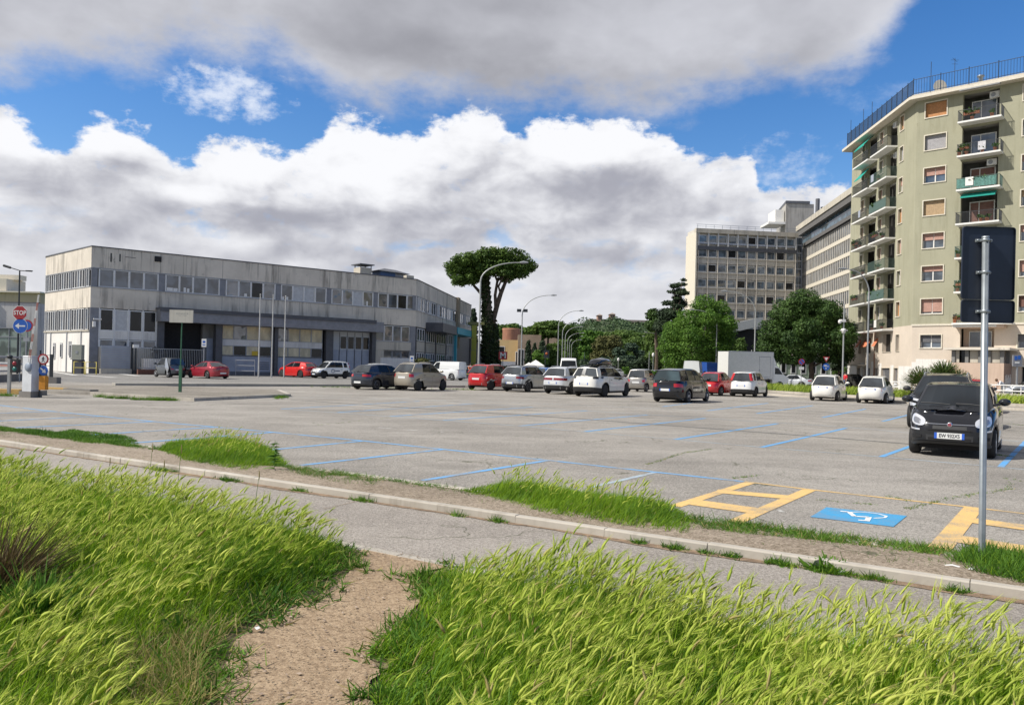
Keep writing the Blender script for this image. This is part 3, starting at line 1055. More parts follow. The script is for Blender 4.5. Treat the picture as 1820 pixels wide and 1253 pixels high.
for k in range(6):
 b0 = k * BAY
 # dark corner panels between the bays, then four windows
 FB(F1, 'dividing_panel', steel, [(b0 + .02, b0 + .62 if k else b0 + .55, -.16, -.06 if k else -.02, Z['w2b'] + .08, Z['w2t'] - .08)], dep)
 wa = b0 + .66
 ww = (BAY - .68 + .02) / 4
 for j in range(4):
  gl = win_w if (k >= 2 and (j + k) % 3) else win_g
  if (k, j) in ((2, 2), (5, 2)):
   gl = win_d
  if (k, j) in ((3, 1), (3, 2), (4, 2)):
   gl = blind
  window(F1, wa + j * ww + .03, wa + (j + 1) * ww - .03, Z['w2b'] + .08, Z['w2t'] - .08, dep, gl, frame_w, .06)
 for j in range(5):
  FB(F1, 'mullion', M('white_mullion', (0.66, 0.66, 0.65), .5, var=.05), [(wa + j * ww - .034, wa + j * ww + .034, -.14, .0, Z['w2b'] + .08, Z['w2t'] - .08)], dep)
# paper sheets and boxes standing in the upper windows
for k, j, u, w, h in [(1, 0, .15, .55, .32), (1, 0, .8, .4, .3), (1, 1, .45, .22, .42), (1, 1, .8, .22, .36), (3, 0, .15, .2, .3), (3, 0, .6, .25, .3), (2, 1, .65, .28, .3), (4, 3, .5, .2, .5)]:
 s_ = k * BAY + .66 + j * (BAY - .66) / 4 + u * .9
 FB(F1, 'paper_in_window', white_m, [(s_, s_ + w, -.065, -.055, Z['w2b'] + .16, Z['w2b'] + .16 + h)], dep)
# ground floor, bay one (left of the canopy)
FB(F1, 'corner_pier', steel, [(0.0, .72, -.3, -.02, 0, Z['s2b'])], dep)
wa, ww = .76, (BAY - .80) / 4
for j in range(4):
 window(F1, wa + j * ww + .05, wa + (j + 1) * ww - .05, Z['w1b'], Z['s2b'] - .08, dep, blind if j == 1 else win_d, frame_w, .08)
 window(F1, wa + j * ww + .05, wa + (j + 1) * ww - .05, Z['lw'], Z['sp'] - .04, dep, win_g, frame_w, .07, mull=0)
for j in range(5):
 FB(F1, 'mullion', MATS['white_mullion'], [(wa + j * ww - .045, wa + j * ww + .045, -.14, .02, Z['lw'], Z['s2b'])], dep)
FB(F1, 'spandrel', plas_w, [(wa, wa + 4 * ww, -.12, -.03, Z['sp'], Z['w1b'])], dep)
FB(F1, 'low_wall', conc_l, [(wa, wa + 4 * ww, -.12, -.02, .3, Z['lw'])], dep)
# canopy beam over bays two to five
FB(F1, 'canopy_beam', steel, [(5.62, 29.3, -.2, 1.5, 4.98, 6.1)], dep)
FB(F1, 'canopy_top_flange', steel_d, [(5.55, 28.3, 1.5, 1.62, 5.9, 6.28), (5.55, 28.3, 0, 1.55, 6.11, 6.27)], dep)
for s0, s1 in ((5.72, 6.28), (11.1, 11.76), (17.12, 17.5), (22.86, 23.72), (28.45, 28.95)):
 FB(F1, 'canopy_pillar', steel_d, [(s0, s1, -.2, .4, 0, 4.98)], dep)
# bay two: open garage mouth
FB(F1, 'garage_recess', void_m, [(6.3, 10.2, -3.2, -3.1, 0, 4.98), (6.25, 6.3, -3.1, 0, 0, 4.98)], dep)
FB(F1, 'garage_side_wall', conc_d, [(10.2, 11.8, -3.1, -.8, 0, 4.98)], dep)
FB(F1, 'service_door', panel_b, [(10.6, 11.2, -.8, -.74, .3, 3.6)], dep)
# bays three and four: glazing with painted yellow reflections over blue grey panels
for k in (2, 3):
 b0 = k * BAY + .25
 ww = (BAY - .55) / 4
 for j in range(4):
  window(F1, b0 + j * ww, b0 + (j + 1) * ww, 3.55, 4.96, dep, win_w if (j + k) % 4 == 3 else yel_reflect, frame_g, .05)
  window(F1, b0 + j * ww, b0 + (j + 1) * ww, 1.95, 2.95, dep, win_d if (k, j) in ((2, 1), (3, 3), (2, 3)) else yel_reflect, frame_g, .05)
 FB(F1, 'spandrel', plas_w, [(b0, b0 + 4 * ww, -.12, -.05, 2.95, 3.55)], dep)
 FB(F1, 'lower_panel', panel_b, [(b0, b0 + 4 * ww, -.10, .02, 0.35, 1.95)], dep)
 FB(F1, 'glazing_sill', steel_d, [(b0, b0 + 4 * ww, .02, .08, 1.90, 1.97)], dep)
mb = F1.mb()
for z in (0.62, .84, 1.06, 1.28):
 mb.box(15.6, 16.7, .02, .06, z, z + .07)
mb.build('vent_grille', steel_d, dep, True)
FB(F1, 'yellow_notice', M('yellow_sign', (0.6, 0.42, 0.03), .6), [(14.9, 15.5, .0, .03, 2.0, 2.45)], dep)
# bay five: folding doors
fd = F1.mb()
fd.box(23.75, 28.45, -.25, -.2, 0.05, 4.95)
fdo = fd.build('folding_door', panel_b, dep, True)
FB(F1, 'door_upper', M('door_pale', (0.42, 0.44, 0.46), .6, var=.05), [(23.75, 28.45, -.2, -.17, 2.9, 4.9)], dep)
for j in range(5):
 s_ = 23.8 + j * .93
 FB(F1, 'door_edge', void_m, [(s_ + .9, s_ + .94, -.2, -.14, 0.1, 4.85)], fdo)
 if j:
  mb = F1.mb()
  mb.box(s_ + .12, s_ + .80, -.17, -.15, 3.05, 4.35)
  mb.build('door_window', win_d, fdo, True)
# bay six
FB(F1, 'bay_wall', plas_w, [(29.6, 33.6, -.15, .35, .2, 2.15)], dep)
FB(F1, 'bay_wall_band', conc_l, [(28.9, 33.6, -.15, .36, 3.05, 4.0)], dep)
FB(F1, 'side_wall', conc_l, [(28.6, 30.0, -.16, .33, .2, 3.05)], dep)
for j in range(3):
 window(F1, 30.1 + j * 1.17, 31.2 + j * 1.17, 2.15, 3.02, dep, win_g, frame_g, .06, d=.05)
for j in range(4):
 window(F1, 29.1 + j * 1.13, 30.2 + j * 1.13, 4.05, 5.86, dep, win_w if j % 2 else win_g, frame_w, .06)
FB(F1, 'corner_pier', steel, [(33.65, 34.4, -.3, -.02, 0, Z['s2b'])], dep)
FB(F1, 'corner_panel', steel, [(33.9, 34.4, -.16, -.02, Z['w2b'] + .08, Z['w2t'] - .08)], dep)
# side towards the left: sunlit
LL = FL_.L
FB(FL_, 'ground_wall', plas_w, [(-.2, LL - .1, -.3, -.02, 0.0, 3.8)], dep)
mb = FL_.mb()
for s_ in (0.2, 1.7, 6.3, 10.1):
 mb.box(s_, s_ + .16, -.05, .05, 0, 3.85)
mb.build('wall_post', frame_g, dep, True)
FB(FL_, 'wall_cap', conc_l, [(-.2, LL - .1, -.1, .08, 3.8, 3.92)], dep)
for z0, z1 in ((Z['w2b'] + .08, Z['w2t'] - .08), (3.95, Z['s2b'] - .05)):
 s_ = 0.15
 j = 0
 while s_ < LL - .7:
  w_ = .62
  window(FL_, s_, s_ + w_, z0, z1, dep, win_d if j % 3 else win_g, frame_w, .05)
  s_ += w_ + .03
  j += 1
  if j % 5 == 0:
   FB(FL_, 'dividing_panel', steel_d, [(s_, s_ + .35, -.14, -.04, z0, z1)], dep)
   s_ += .38
for k in range(1, 8):
 a, b = arc[k - 1], arc[k]
 Fa = Fac(b, a)
 for z0, z1 in ((Z['w2b'] + .08, Z['w2t'] - .08), (3.95, Z['s2b'] - .05)):
  window(Fa, .02, Fa.L - .02, z0, z1, dep, win_g, frame_w, .04, d=-.06)
 mb = Fa.mb()
 mb.box(0, Fa.L, -.2, -.03, 0, 3.9)
 mb.build('ground_wall', plas_w, dep, True)
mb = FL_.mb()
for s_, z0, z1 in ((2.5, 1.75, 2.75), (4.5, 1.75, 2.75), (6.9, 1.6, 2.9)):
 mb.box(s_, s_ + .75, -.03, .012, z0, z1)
mb.build('niche_shade_patch', M('niche_shadow', (0.25, 0.25, 0.26), .8), dep, True)  # flat grey patches paint the shade around the wall windows
for s_, z0 in ((2.65, 1.2), (4.7, 1.35), (7.3, 1.3)):
 window(FL_, s_, s_ + .55, z0, z0 + 1.3, dep, win_d, frame_w, .05, d=-.0, mull=0)
# F2, receding to the right: windows in groups, entrance porch
for s0, s1 in ((.9, 4.9), (5.8, 10.9), (12.0, 17.8), (18.7, 24.2), (27.0, 31.5), (32.6, 37.8)):
 n_ = 4 if s1 - s0 > 4.5 else 3
 for j in range(n_):
  a = s0 + (s1 - s0) * j / n_
  b = s0 + (s1 - s0) * (j + 1) / n_
  window(F2, a + .03, b - .03, Z['w2b'] + .1, Z['w2t'] - .1, dep, (blind, win_w, win_g, win_d)[(j * 3 + int(s0)) % 4], frame_w, .09)
 FB(F2, 'dividing_panel', steel, [(s0 - .85, s0 - .05, -.14, -.05, Z['w2b'] + .08, Z['w2t'] - .08)], dep)
 if s0 < 26:
  for j in range(n_):
   a = s0 + (s1 - s0) * j / n_
   b = s0 + (s1 - s0) * (j + 1) / n_
   window(F2, a + .03, b - .03, 4.3, 5.8, dep, win_d, frame_w, .09)
   window(F2, a + .03, b - .03, 1.9, 2.9, dep, win_g, frame_w, .09)
  FB(F2, 'spandrel', conc_l, [(s0, s1, -.12, -.02, 3.0, 4.2)], dep)
FB(F2, 'ground_wall', steel_d, [(0, 38.5, -.6, -.16, 0, Z['s2b'])], dep)
FB(F2, 'concrete_pilaster', M('brown_concrete', (0.30, 0.245, 0.17), .85, var=.15), [(25.0, 26.6, -.1, .35, 4.0, 11.6)], dep)
FB(F2, 'porch_roof', steel_d, [(5.2, 15.5, 0, 2.2, 5.6, 6.7)], dep)
FB(F2, 'porch_fascia', teal_sign, [(14.6, 27.5, .3, 2.3, 5.75, 6.65)], dep)
FB(F2, 'porch_post', teal_sign, [(14.8, 15.3, 1.6, 2.1, 0, 5.75)], dep)
FB(F2, 'porch_screen', steel_d, [(15.5, 26, .4, .5, 0, 2.2)], dep)
mb = F2.mb()
for j in range(5):
 mb.box(9.2 + j * 1.1, 9.28 + j * 1.1, 1.9, 1.97, 0, 5.6)
for z in (1.4, 2.8, 4.2):
 mb.box(9.2, 13.7, 1.9, 1.95, z, z + .07)
mb.build('glazed_porch', frame_g, dep, True)
# things on its roof
fr = F1
vt = thing('roof_chimney', 'pale concrete chimney with a flat dark cap on the depot roof', 'chimney', F1.at(29.0, -3.5, Z['par'] - .5))
FB(F1, 'shaft', conc_l, [(28.4, 29.9, -4.3, -2.7, Z['par'] - .5, Z['par'] + 1.15)], vt)
FB(F1, 'cap', cap_m, [(28.2, 30.1, -4.6, -2.4, Z['par'] + 1.45, Z['par'] + 1.55)], vt)
mb = F1.mb()
for a, b in ((28.45, -4.2), (29.8, -4.2), (28.45, -2.8), (29.8, -2.8)):
 mb.box(a, a + .08, b, b + .08, Z['par'] + 1.15, Z['par'] + 1.45)
mb.build('cap_support', cap_m, vt, True)
vt = thing('roof_hut', 'small blue and grey plant hut on the depot roof, right of the chimney', 'hut', F1.at(32, -3.5, Z['par'] - .5))
FB(F1, 'wall', M('hut_blue', (0.05, 0.10, 0.22), .6), [(31.0, 33.0, -4.6, -2.6, Z['par'] - .5, Z['par'] + .9)], vt)
FB(F1, 'grey_wall', M('hut_grey', (0.25, 0.26, 0.28), .6), [(33.0, 34.4, -4.6, -2.6, Z['par'] - .5, Z['par'] + .8)], vt)
mb = F1.mb()
mb.add([(30.4, -4.9, Z['par'] + .95), (34.9, -4.9, Z['par'] + .85), (34.9, -2.2, Z['par'] + .85), (30.4, -2.2, Z['par'] + .95), (32, -3.5, Z['par'] + 1.4), (33.5, -3.5, Z['par'] + 1.35)],
  [(0, 1, 5, 4), (1, 2, 5), (2, 3, 4, 5), (3, 0, 4), (0, 1, 2, 3)])
mb.build('roof', cap_m, vt, True)
vt = thing('roof_box', 'low concrete block at the corner of the depot parapet', 'block', F1.at(34.0, -1.0, Z['par']))
FB(F1, 'block', conc_l, [(33.3, 34.3, -1.2, -.5, Z['par'] + .1, Z['par'] + .5)], vt)
# ---- grey annex and yellow steel column right of the depot
F3 = Fac((P2.x - .2, P2.y, 0), (P2.x + 6.5, P2.y + 8, 0))
ax = thing('depot_annex', 'dark steel framed annex past the far end of the depot', 'building', F3.at(0))
FB(F3, 'frame', steel_d, [(0, 5.6, -3, -1, 0, 5.2), (.2, 6.4, -.2, .2, 7.0, 7.4), (0.1, .5, -.2, .2, 0, 7.0)], ax)
FB(F3, 'pale_panel', conc_l, [(.8, 2.4, -.95, -.9, 2.4, 3.6)], ax)
yc = thing('steel_column', 'tall yellow-green steel column left of the ivy clad trunk', 'column', G(843, 668))
mb = MB()
c = W(841, 660, 118)
for k in range(4):
 mb.box(c.x - .38 + .01 * k, c.x + .38 - .01 * k, c.y, c.y + .6, k * 1.9, k * 1.9 + 1.85)
mb.build('shaft', M('yellow_green_steel', (0.28, 0.29, 0.025), .5, var=.1), yc, True)
mb = MB()
mb.box(c.x - .9, c.x + 1.5, c.y - .1, c.y + .9, 7.6, 8.0)
mb.build('top_beam', M('olive_beam', (0.16, 0.16, 0.05), .6), yc, True)
# ---- the apartment block on the right
C0 = W(1631, 180, 77)
ex = Vector((.731, -.682, 0))
a4 = R(3.9)
CF = Vector((C0.x + math.sin(a4) * 17.2, C0.y + math.cos(a4) * 17.2, 0))
FR, FLt = Fac(C0, C0 + ex * 34), Fac(CF, C0)
apt = thing('apartment_building', 'tall pale green apartment block with balconies and a cream base', 'building', (C0.x, C0.y, 0))
EV, BZ = 28.35, 6.5
back = C0 + ex * 34
pl = [C0, back, back + Vector((12, 12, 0)), CF + Vector((14, 2, 0)), CF]
def wallstrip(F, s0, s1, z0, z1, holes, th=.45, m=None, name='wall'):
 """wall with rectangular openings cut as a grid of boxes"""
 xs = sorted(set([s0, s1] + [h[0] for h in holes] + [h[1] for h in holes]))
 mb = F.mb()
 for a, b in zip(xs[:-1], xs[1:]):
  if b - a < 1e-4:
   continue
  hh = sorted((h[2], h[3]) for h in holes if h[0] < b - 1e-4 and h[1] > a + 1e-4)
  z = z0
  for h in hh:
   if h[0] > z:
    mb.box(a, b, -th, 0, z, h[0])
   z = max(z, h[1])
  if z < z1:
   mb.box(a, b, -th, 0, z, z1)
 return mb.build(name, m, apt, True)
ST = 3.165
sills = [26.56 - ST * k for k in range(7)]        # seven green storeys, top first
hR, hL, cR_, cL_ = [], [], [], []
shk = [sh_or, sh_gr, sh_pk, sh_tan, None, sh_pk, sh_pk]
rec = (3.98, 7.0)
for F_, holes in ((FR, hR),):
 for k, z in enumerate(sills):
  for s0 in (.75, 8.85, 17.0, 19.4):
   holes.append((s0, s0 + 1.86, z, z + 1.42))
  for s0 in (3.98, 12.6):
   holes.append((s0, s0 + 3.0, z - 1.25, z + 1.62))
hR.append((24, 27, 2, 2.1))
wallstrip(FR, 0, 34, BZ, EV, [h for h in hR if h[2] > BZ - .1], m=plas_g, name='green_wall')
z8 = 4.28
hb = [(.75, 2.6, z8, z8 + 1.25), (4.2, 7.0, 4.35, 6.3), (8.85, 10.7, z8, z8 + 1.25), (9.2, 16, .3, 2.6)]
wallstrip(FR, 0, 34, 0, BZ, hb, m=plas_c, name='cream_wall')
FB(FR, 'cream_cornice', cream_w, [(-.05, 34, 0, .08, BZ - .1, BZ + .08)], apt)
# left flank: balcony recesses, small windows
zb = [25.1 - 3.1 * k for k in range(8)]
recA, recB = (4.2, 7.3), (9.9, 12.6)
for k, z in enumerate(sills):
 hL += [(3.0, 3.9, z, z + 1.35), (8.15, 9.1, z, z + 1.35), (13.35, 14.25, z, z + 1.45)]
 hL += [(recA[0], recA[1], z - 1.25, z + 1.60), (recB[0], recB[1], z - 1.25, z + 1.60)]
wallstrip(FLt, -.3, FLt.L, BZ, EV, hL, m=plas_g, name='green_wall')
hb2 = [(3.3, 4.2, 3.95, 5.6), (5.0, 7.0, 3.95, 5.6), (8.2, 9.1, 3.95, 5.6), (10.1, 12.3, 4.0, 5.9), (13.5, 14.3, 4.0, 5.7),
  (3.0, 3.9, .3, 2.3), (4.9, 7.0, .2, 2.3), (8.0, 9.1, .3, 2.3), (10.0, 12.2, .3, 2.3), (13.2, 14.2, .3, 2.3)]
wallstrip(FLt, -.3, FLt.L, 0, BZ, hb2, m=plas_c, name='cream_wall')
for b_ in [(-.32, 2.95, 0, .02, 0, 2.6), (12.3, 13.1, 0, .02, 0, 2.6), (3.95, 4.85, 0, .02, 0, 2.9), (7.05, 7.95, 0, .02, 0, 3.0), (9.15, 9.95, 0, .02, 0, 2.8), (14.25, 17.2, 0, .02, 0, 2.5)]:
 FB(FLt, 'whitewashed_band', plas_w, [b_], apt)
FB(FR, 'whitewashed_patch', plas_w, [(.02, 3.6, 0, .015, 1.6, 2.9), (.4, 3.1, 0, .017, 2.85, 3.2)], apt)
# body behind the walls
mb = MB()
mb.prism([(p.x, p.y) for p in [C0 - FR.n * 1.6 - FLt.n * 1.6, back - FR.n * 1.6, pl[2], pl[3], CF - FLt.n * 1.6]][::1], 0, EV)
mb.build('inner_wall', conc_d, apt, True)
mb = MB()
mb.add([(p.x, p.y, EV - .02) for p in pl], [tuple(range(5))])
mb.build('roof_deck', conc_d, apt, True)
FB(FLt, 'end_wall', plas_g, [(-.32, -.30, -16, 0, 0, EV)], apt)
# roof slab with overhang
mb = MB()
def offpoly(o):
 e = FR.n * o
 g = FLt.n * o
 corner = C0 + (FR.n + FLt.n).normalized() * o * 1.06
 far = CF + g - FLt.d * o
 return [corner, back + e, back + Vector((12, 12, 0)), CF + Vector((14, 2, 0)), far]
mb.prism([(p.x, p.y) for p in offpoly(1.0)], EV, EV + .28)
mb.build('roof_slab', M('eaves_cream', (0.62, 0.57, 0.48), .7, var=.08), apt, True)
mb = MB()
mb.prism([(p.x, p.y) for p in offpoly(.55)], EV + .28, EV + .55)
mb.build('roof_upstand', conc_l, apt, True)
# roof railing
mb = MB()
pr = offpoly(.55)
for a, b in ((pr[4], pr[0]), (pr[0], pr[1])):
 L_ = (b - a).length
 d = (b - a).normalized()
 z0 = EV + .55
 for k in range(int(L_ / .24)):
  p = a + d * k * .24
  mb.box(p.x - .012, p.x + .012, p.y - .012, p.y + .012, z0, z0 + 1.45)
 for k in range(int(L_ / 2.4) + 1):
  p = a + d * k * 2.4
  mb.box(p.x - .03, p.x + .03, p.y - .03, p.y + .03, z0, z0 + 1.6)
 for z in (z0 + .1, z0 + 1.45):
  mb.tube([(a.x, a.y, z), (b.x, b.y, z)], .03, 5)
mb.build('roof_railing', rail_blue, apt, True)
for a, b, u in ((pr[4], pr[0], .06), (pr[4], pr[0], .28), (pr[4], pr[0], .42), (pr[0], pr[1], .045), (pr[0], pr[1], .27), (pr[0], pr[1], .40)):
 p = a.lerp(b, u)
 mb = MB()
 mb.cyl((p.x, p.y, EV + .5), (p.x, p.y, EV + 3.4), .03, n=5)
 mb.build('roof_mast', rail_blue, apt, True)
def surround(F, s0, s1, z0, z1, parent, w=.09):
 mb = F.mb()
 for b in ((s0 - w, s0, z0 - w, z1 + w), (s1, s1 + w, z0 - w, z1 + w), (s0, s1, z1, z1 + w), (s0, s1, z0 - w, z0)):
  mb.box(b[0], b[1], -.05, .07, b[2], b[3])
 return mb.build('window_surround', cream_w, parent, True)
def aptwin(F, s0, s1, z0, z1, sh, frac, two=True, gl=None):
 """window in its surround, with a rolled shutter covering frac of it"""
 w = surround(F, s0, s1, z0, z1, apt)
 mb = F.mb()
 fw = .06
 c = (s0 + s1) / 2
 for b in ((s0, s0 + fw, z0, z1), (s1 - fw, s1, z0, z1), (s0, s1, z0, z0 + fw), (s0, s1, z1 - fw, z1)) + (((c - .05, c + .05, z0, z1),) if two else ()):
  mb.box(b[0], b[1], -.30, -.24, b[2], b[3])
 mb.build('casement', white_m, w, True)
 FB(F, 'pane', gl or win_g, [(s0, s1, -.33, -.29, z0, z1)], w)
 if sh:
  mb = F.mb()
  zz = z1 - (z1 - z0) * frac
  n = max(3, int((z1 - zz) / .07))
  for j in range(n):
   a = zz + (z1 - zz) * j / n
   b = zz + (z1 - zz) * (j + 1) / n
   for q0, q1 in (((s0, c - .03), (c + .03, s1)) if two and frac < 1.01 and (int(s0 * 10 + z0) % 2) else ((s0, s1),)):
    mb.box(q0, q1, -.22, -.20, a + .008, b)
  mb.build('shutter', sh, w, True)
 return w
random.seed(5)
fr_ = [1.0, 1.0, .5, 1.0, .45, .35, .86]
for k, z in enumerate(sills):
 aptwin(FR, .75, 2.61, z, z + 1.42, shk[k] or sh_pk, fr_[k])
 for q, s0 in enumerate((8.85, 17.0, 19.4)):
  aptwin(FR, s0, s0 + 1.86, z, z + 1.42, (sh_pk, sh_br, sh_or, sh_gr, sh_pk, sh_tan, sh_pk)[(k + q + 2) % 7], random.choice((.4, .7, 1.0)))
 for q, (a, b) in enumerate(((3.0, 3.9), (8.15, 9.1), (13.35, 14.25))):
  hh = 1.45 if q == 2 else 1.35
  aptwin(FLt, a, b, z, z + hh, random.choice((sh_or, sh_pk, None, sh_pk, sh_gr)), random.choice((.5, .9, 1.0, 1.0)), two=False)
for s0 in (.75, 8.85):
 aptwin(FR, s0, s0 + 1.85, z8, z8 + 1.25, M('dark_shutter', (0.13, 0.13, 0.14), .7), .55)
for h in hb2:
 w = surround(FLt, h[0], h[1], h[2], h[3], apt, .04)
 FB(FLt, 'pane', win_d, [(h[0], h[1], -.4, -.36, h[2], h[3])], w)
 if h[2] < 1:
  mb = FLt.mb()
  n = int((h[1] - h[0]) / .12)
  for j in range(1, n):
   x = h[0] + j * (h[1] - h[0]) / n
   mb.box(x - .012, x + .012, -.12, -.10, h[2], h[3])
  mb.build('window_bars', frame_g, w, True)
 elif h[1] - h[0] < 2.1 and h[0] < 9:
  mb = FLt.mb()
  zt = h[3] - .1
  mb.add([(h[0], .0, zt), (h[1], .0, zt), (h[1], .5, zt - .85), (h[0], .5, zt - .85), (h[0], .02, zt - .02), (h[1], .02, zt - .02)], [(0, 1, 2, 3)])
  mb.build('awning', M('salmon_awning', (0.62, 0.20, 0.10), .8, var=.1), w, True)
FB(FLt, 'door_hood', conc_l, [(2.4, 6.2, 0, 1.1, 2.55, 2.68)], apt)
FB(FLt, 'drain_pipe', M('rust_pipe', (0.25, 0.14, 0.09), .7), [(8.0, 8.1, .02, .12, 0, BZ + 2)], apt)
# recess back walls, doors
railc = [rail_d, rail_d, rail_g, rail_d, rail_g, rail_g, rail_d]
def balcony(F, s0, s1, z, dep_, rc_, rm, solid=False, cols=True, door=sh_br, dfrac=1.0):
 mb = F.mb()
 mb.box(s0, s1, 0.01, dep_, z - .16, z)
 mb.box(s0, s1, -1.15, 0.01, z - .14, z - .01)
 b = mb.build('balcony', white_m, apt, True)
 mb = F.mb()
 n = int((s1 - s0) / .11)
 H = 1.0
 if solid:
  mb.box(s0 + .03, s1 - .03, dep_ - .05, dep_ - .03, z + .08, z + H - .05)
 for j in range(n + 1):
  x = s0 + .03 + (s1 - s0 - .06) * j / n
  mb.box(x - .011, x + .011, dep_ - .06, dep_ - .04, z, z + H)
 for sx in (s0 + .03, s1 - .05):
  for j in range(int(dep_ / .12)):
   mb.box(sx, sx + .02, j * .12, j * .12 + .02, z, z + H)
  mb.box(sx - .01, sx + .03, 0, dep_ - .03, z + H - .03, z + H)
 mb.box(s0, s1, dep_ - .08, dep_ - .03, z + H, z + H + .04)
 mb.build('railing', rm, b, True)
 if random.random() < .55:
  mb = F.mb()
  u0 = s0 + random.uniform(.1, 1.2)
  u1 = u0 + random.uniform(.7, 1.6)
  mb.box(u0, min(u1, s1 - .1), dep_ - .34, dep_ - .1, z + .55, z + .78)
  pb = mb.build('planter_box', terra if random.random() < .5 else conc_d, b, True)
  n_ = 90
  Pp = np.array([F.at(random.uniform(u0, min(u1, s1 - .1)), dep_ - .2 + random.gauss(0, .12), z + .8 + abs(random.gauss(0, .17)) - .12 * random.random()) for _ in range(n_)])
  A_, B_ = rng.normal(0, .07, (n_, 3)), rng.normal(0, .07, (n_, 3))
  np_mesh('planter_leaves', np.stack([Pp - A_, Pp + B_, Pp + A_, Pp - B_], 1).reshape(-1, 3), np.arange(4 * n_).reshape(-1, 4), plant_g, b, True)
 if random.random() < .4:
  u0 = s0 + random.uniform(.3, (s1 - s0) - 1.2)
  FB(F, 'hanging_cloth', random.choice((cloth_w, white_m, sh_pk, panel_b)), [(u0, u0 + random.uniform(.5, .9), dep_ - .03, dep_ - .015, z + .25, z + 1.03)], b)
 # recess: back wall with a door of two leaves
 r0, r1 = rc_
 mb = F.mb()
 mb.box(r0 + .5, r1 - .4, -1.12, -1.08, z, z + 2.3)
 fr2 = mb.build('balcony_door_frame', white_m, b, True)
 mb = F.mb()
 c = (r0 + r1) / 2 - .2
 mb.box(r0 + .58, c - .04, -1.08, -1.06, z + .1, z + 2.2)
 mb.box(c + .04, r1 - .5, -1.08, -1.06, z + .1, z + 2.2)
 mb.build('door_leaf', door, b, True)
 return b
bt = [sills[k] - 1.25 for k in range(7)]
for k, z in enumerate(bt):
 dl_ = (win_g, win_g, sh_br, sh_br, win_g, sh_br, win_g)[k]
 balcony(FR, 3.85, 7.4, z + .0, 1.25, (3.98, 6.98), railc[k], solid=False, door=dl_)
 balcony(FR, 12.4, 15.9, z, 1.25, (12.6, 15.6), rail_d, door=sh_br)
 balcony(FLt, 3.0, 7.5, z, 1.1, recA, rail_d, solid=False, door=(win_g, sh_br)[k % 2])
 balcony(FLt, 8.2, 12.75, z, 1.1, recB, rail_g if k in (1, 2, 4, 5) else rail_d, solid=k in (2, 5), door=(sh_br, win_g)[k % 2])
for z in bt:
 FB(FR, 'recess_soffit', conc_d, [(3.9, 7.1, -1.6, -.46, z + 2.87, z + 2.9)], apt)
FB(FR, 'green_cloth_screen', M('teal_cloth', (0.14, 0.33, 0.29), .8, var=.3, scale=7), [(3.9, 7.1, 1.17, 1.18, bt[2] + .1, bt[2] + .95)], apt)
# first floor balcony and its white shelf
b_ = FB(FR, 'balcony', white_m, [(3.8, 8.6, 0, 1.5, 6.38, 6.56)], apt)
FB(FR, 'balcony_soffit', plas_p, [(4.1, 8.0, 0, 1.2, 6.1, 6.37)], b_)
FB(FR, 'loggia_wall', plas_p, [(4.2, 7.0, -1.3, -1.2, 4.3, 6.3)], apt)
window(FR, 4.7, 6.6, 4.4, 5.9, apt, win_g, white_m, .07, d=-1.15, mull=1)
# awnings
for F_, s0, s1, z, m_, dp in ((FR, 4.15, 7.0, bt[3] + 2.95, teal, .95), (FLt, 3.3, 6.3, bt[0] + 3.0, teal, 1.1), (FLt, 3.3, 5.6, bt[1] + 2.75, teal, 1.0), (FR, 3.9, 7.2, bt[0] + 3.1, M('grey_awning', (.3, .3, .3), .8), 1.2)):
 mb = F_.mb()
 dz = .45 if F_ is FR else 1.1
 if m_ is not teal:
  dz = .12
 mb.add([(s0, .05, z), (s1, .05, z), (s1, dp, z - dz), (s0, dp, z - dz), (s0, dp, z - dz - .12), (s1, dp, z - dz - .12), (s0, .05, z - .03), (s1, .05, z - .03)],
   [(0, 1, 2, 3), (3, 2, 5, 4), (6, 7, 2, 3)])
 mb.build('awning', m_, apt, True)
# porch at the foot of the right wall
pc = FB(FR, 'porch_wall', plas_p, [(4.25, 8.4, 0, 3.0, .0, 2.85)], apt)
FB(FR, 'porch_slab', conc, [(3.7, 8.9, -.0, 3.5, 4.0, 4.2)], pc)
mb = FR.mb()
for s_ in (4.25, 5.35, 6.4, 7.1, 8.1):
 mb.box(s_, s_ + .28, 2.7, 3.0, 2.85, 4.0)
mb.box(8.12, 8.4, .5, .8, 2.85, 4.0)
mb.build('porch_pillar', conc_d, pc, True)
FB(FR, 'porch_window', win_d, [(4.4, 8.2, 2.4, 2.45, 2.85, 4.0)], pc)
FB(FR, 'porch_panel', conc_l, [(4.55, 4.85, 2.8, 2.84, 2.87, 3.97), (5.7, 6.35, 2.8, 2.84, 2.87, 3.97), (7.4, 8.05, 2.8, 2.84, 2.87, 3.97)], pc)
FB(FR, 'side_plaster', M('brown_plaster', (0.28, 0.2, 0.16), .9, var=.15), [(8.4, 8.42, 0, 3.0, 0, 2.85)], pc)
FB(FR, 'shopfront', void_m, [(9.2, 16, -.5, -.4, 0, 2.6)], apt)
FB(FR, 'shopfront_sill', white_m, [(8.5, 16, 0, .2, 2.6, 2.72)], apt)
# graffiti scribble on the porch side
mb = MB()
random.seed(3)
o_ = FR.at(8.45, 0, 0)
for k in range(11):
 y = .35 + k * .22
 z = 1.25 + .25 * math.sin(k * 1.7)
 pts = [FR.at(8.43, y + .13 * math.cos(t) , z + .42 * math.sin(t)) for t in [i * .7 for i in range(8)]]
 mb.tube(pts, .025, 4)
mb.build('graffiti', white_m, pc, True)
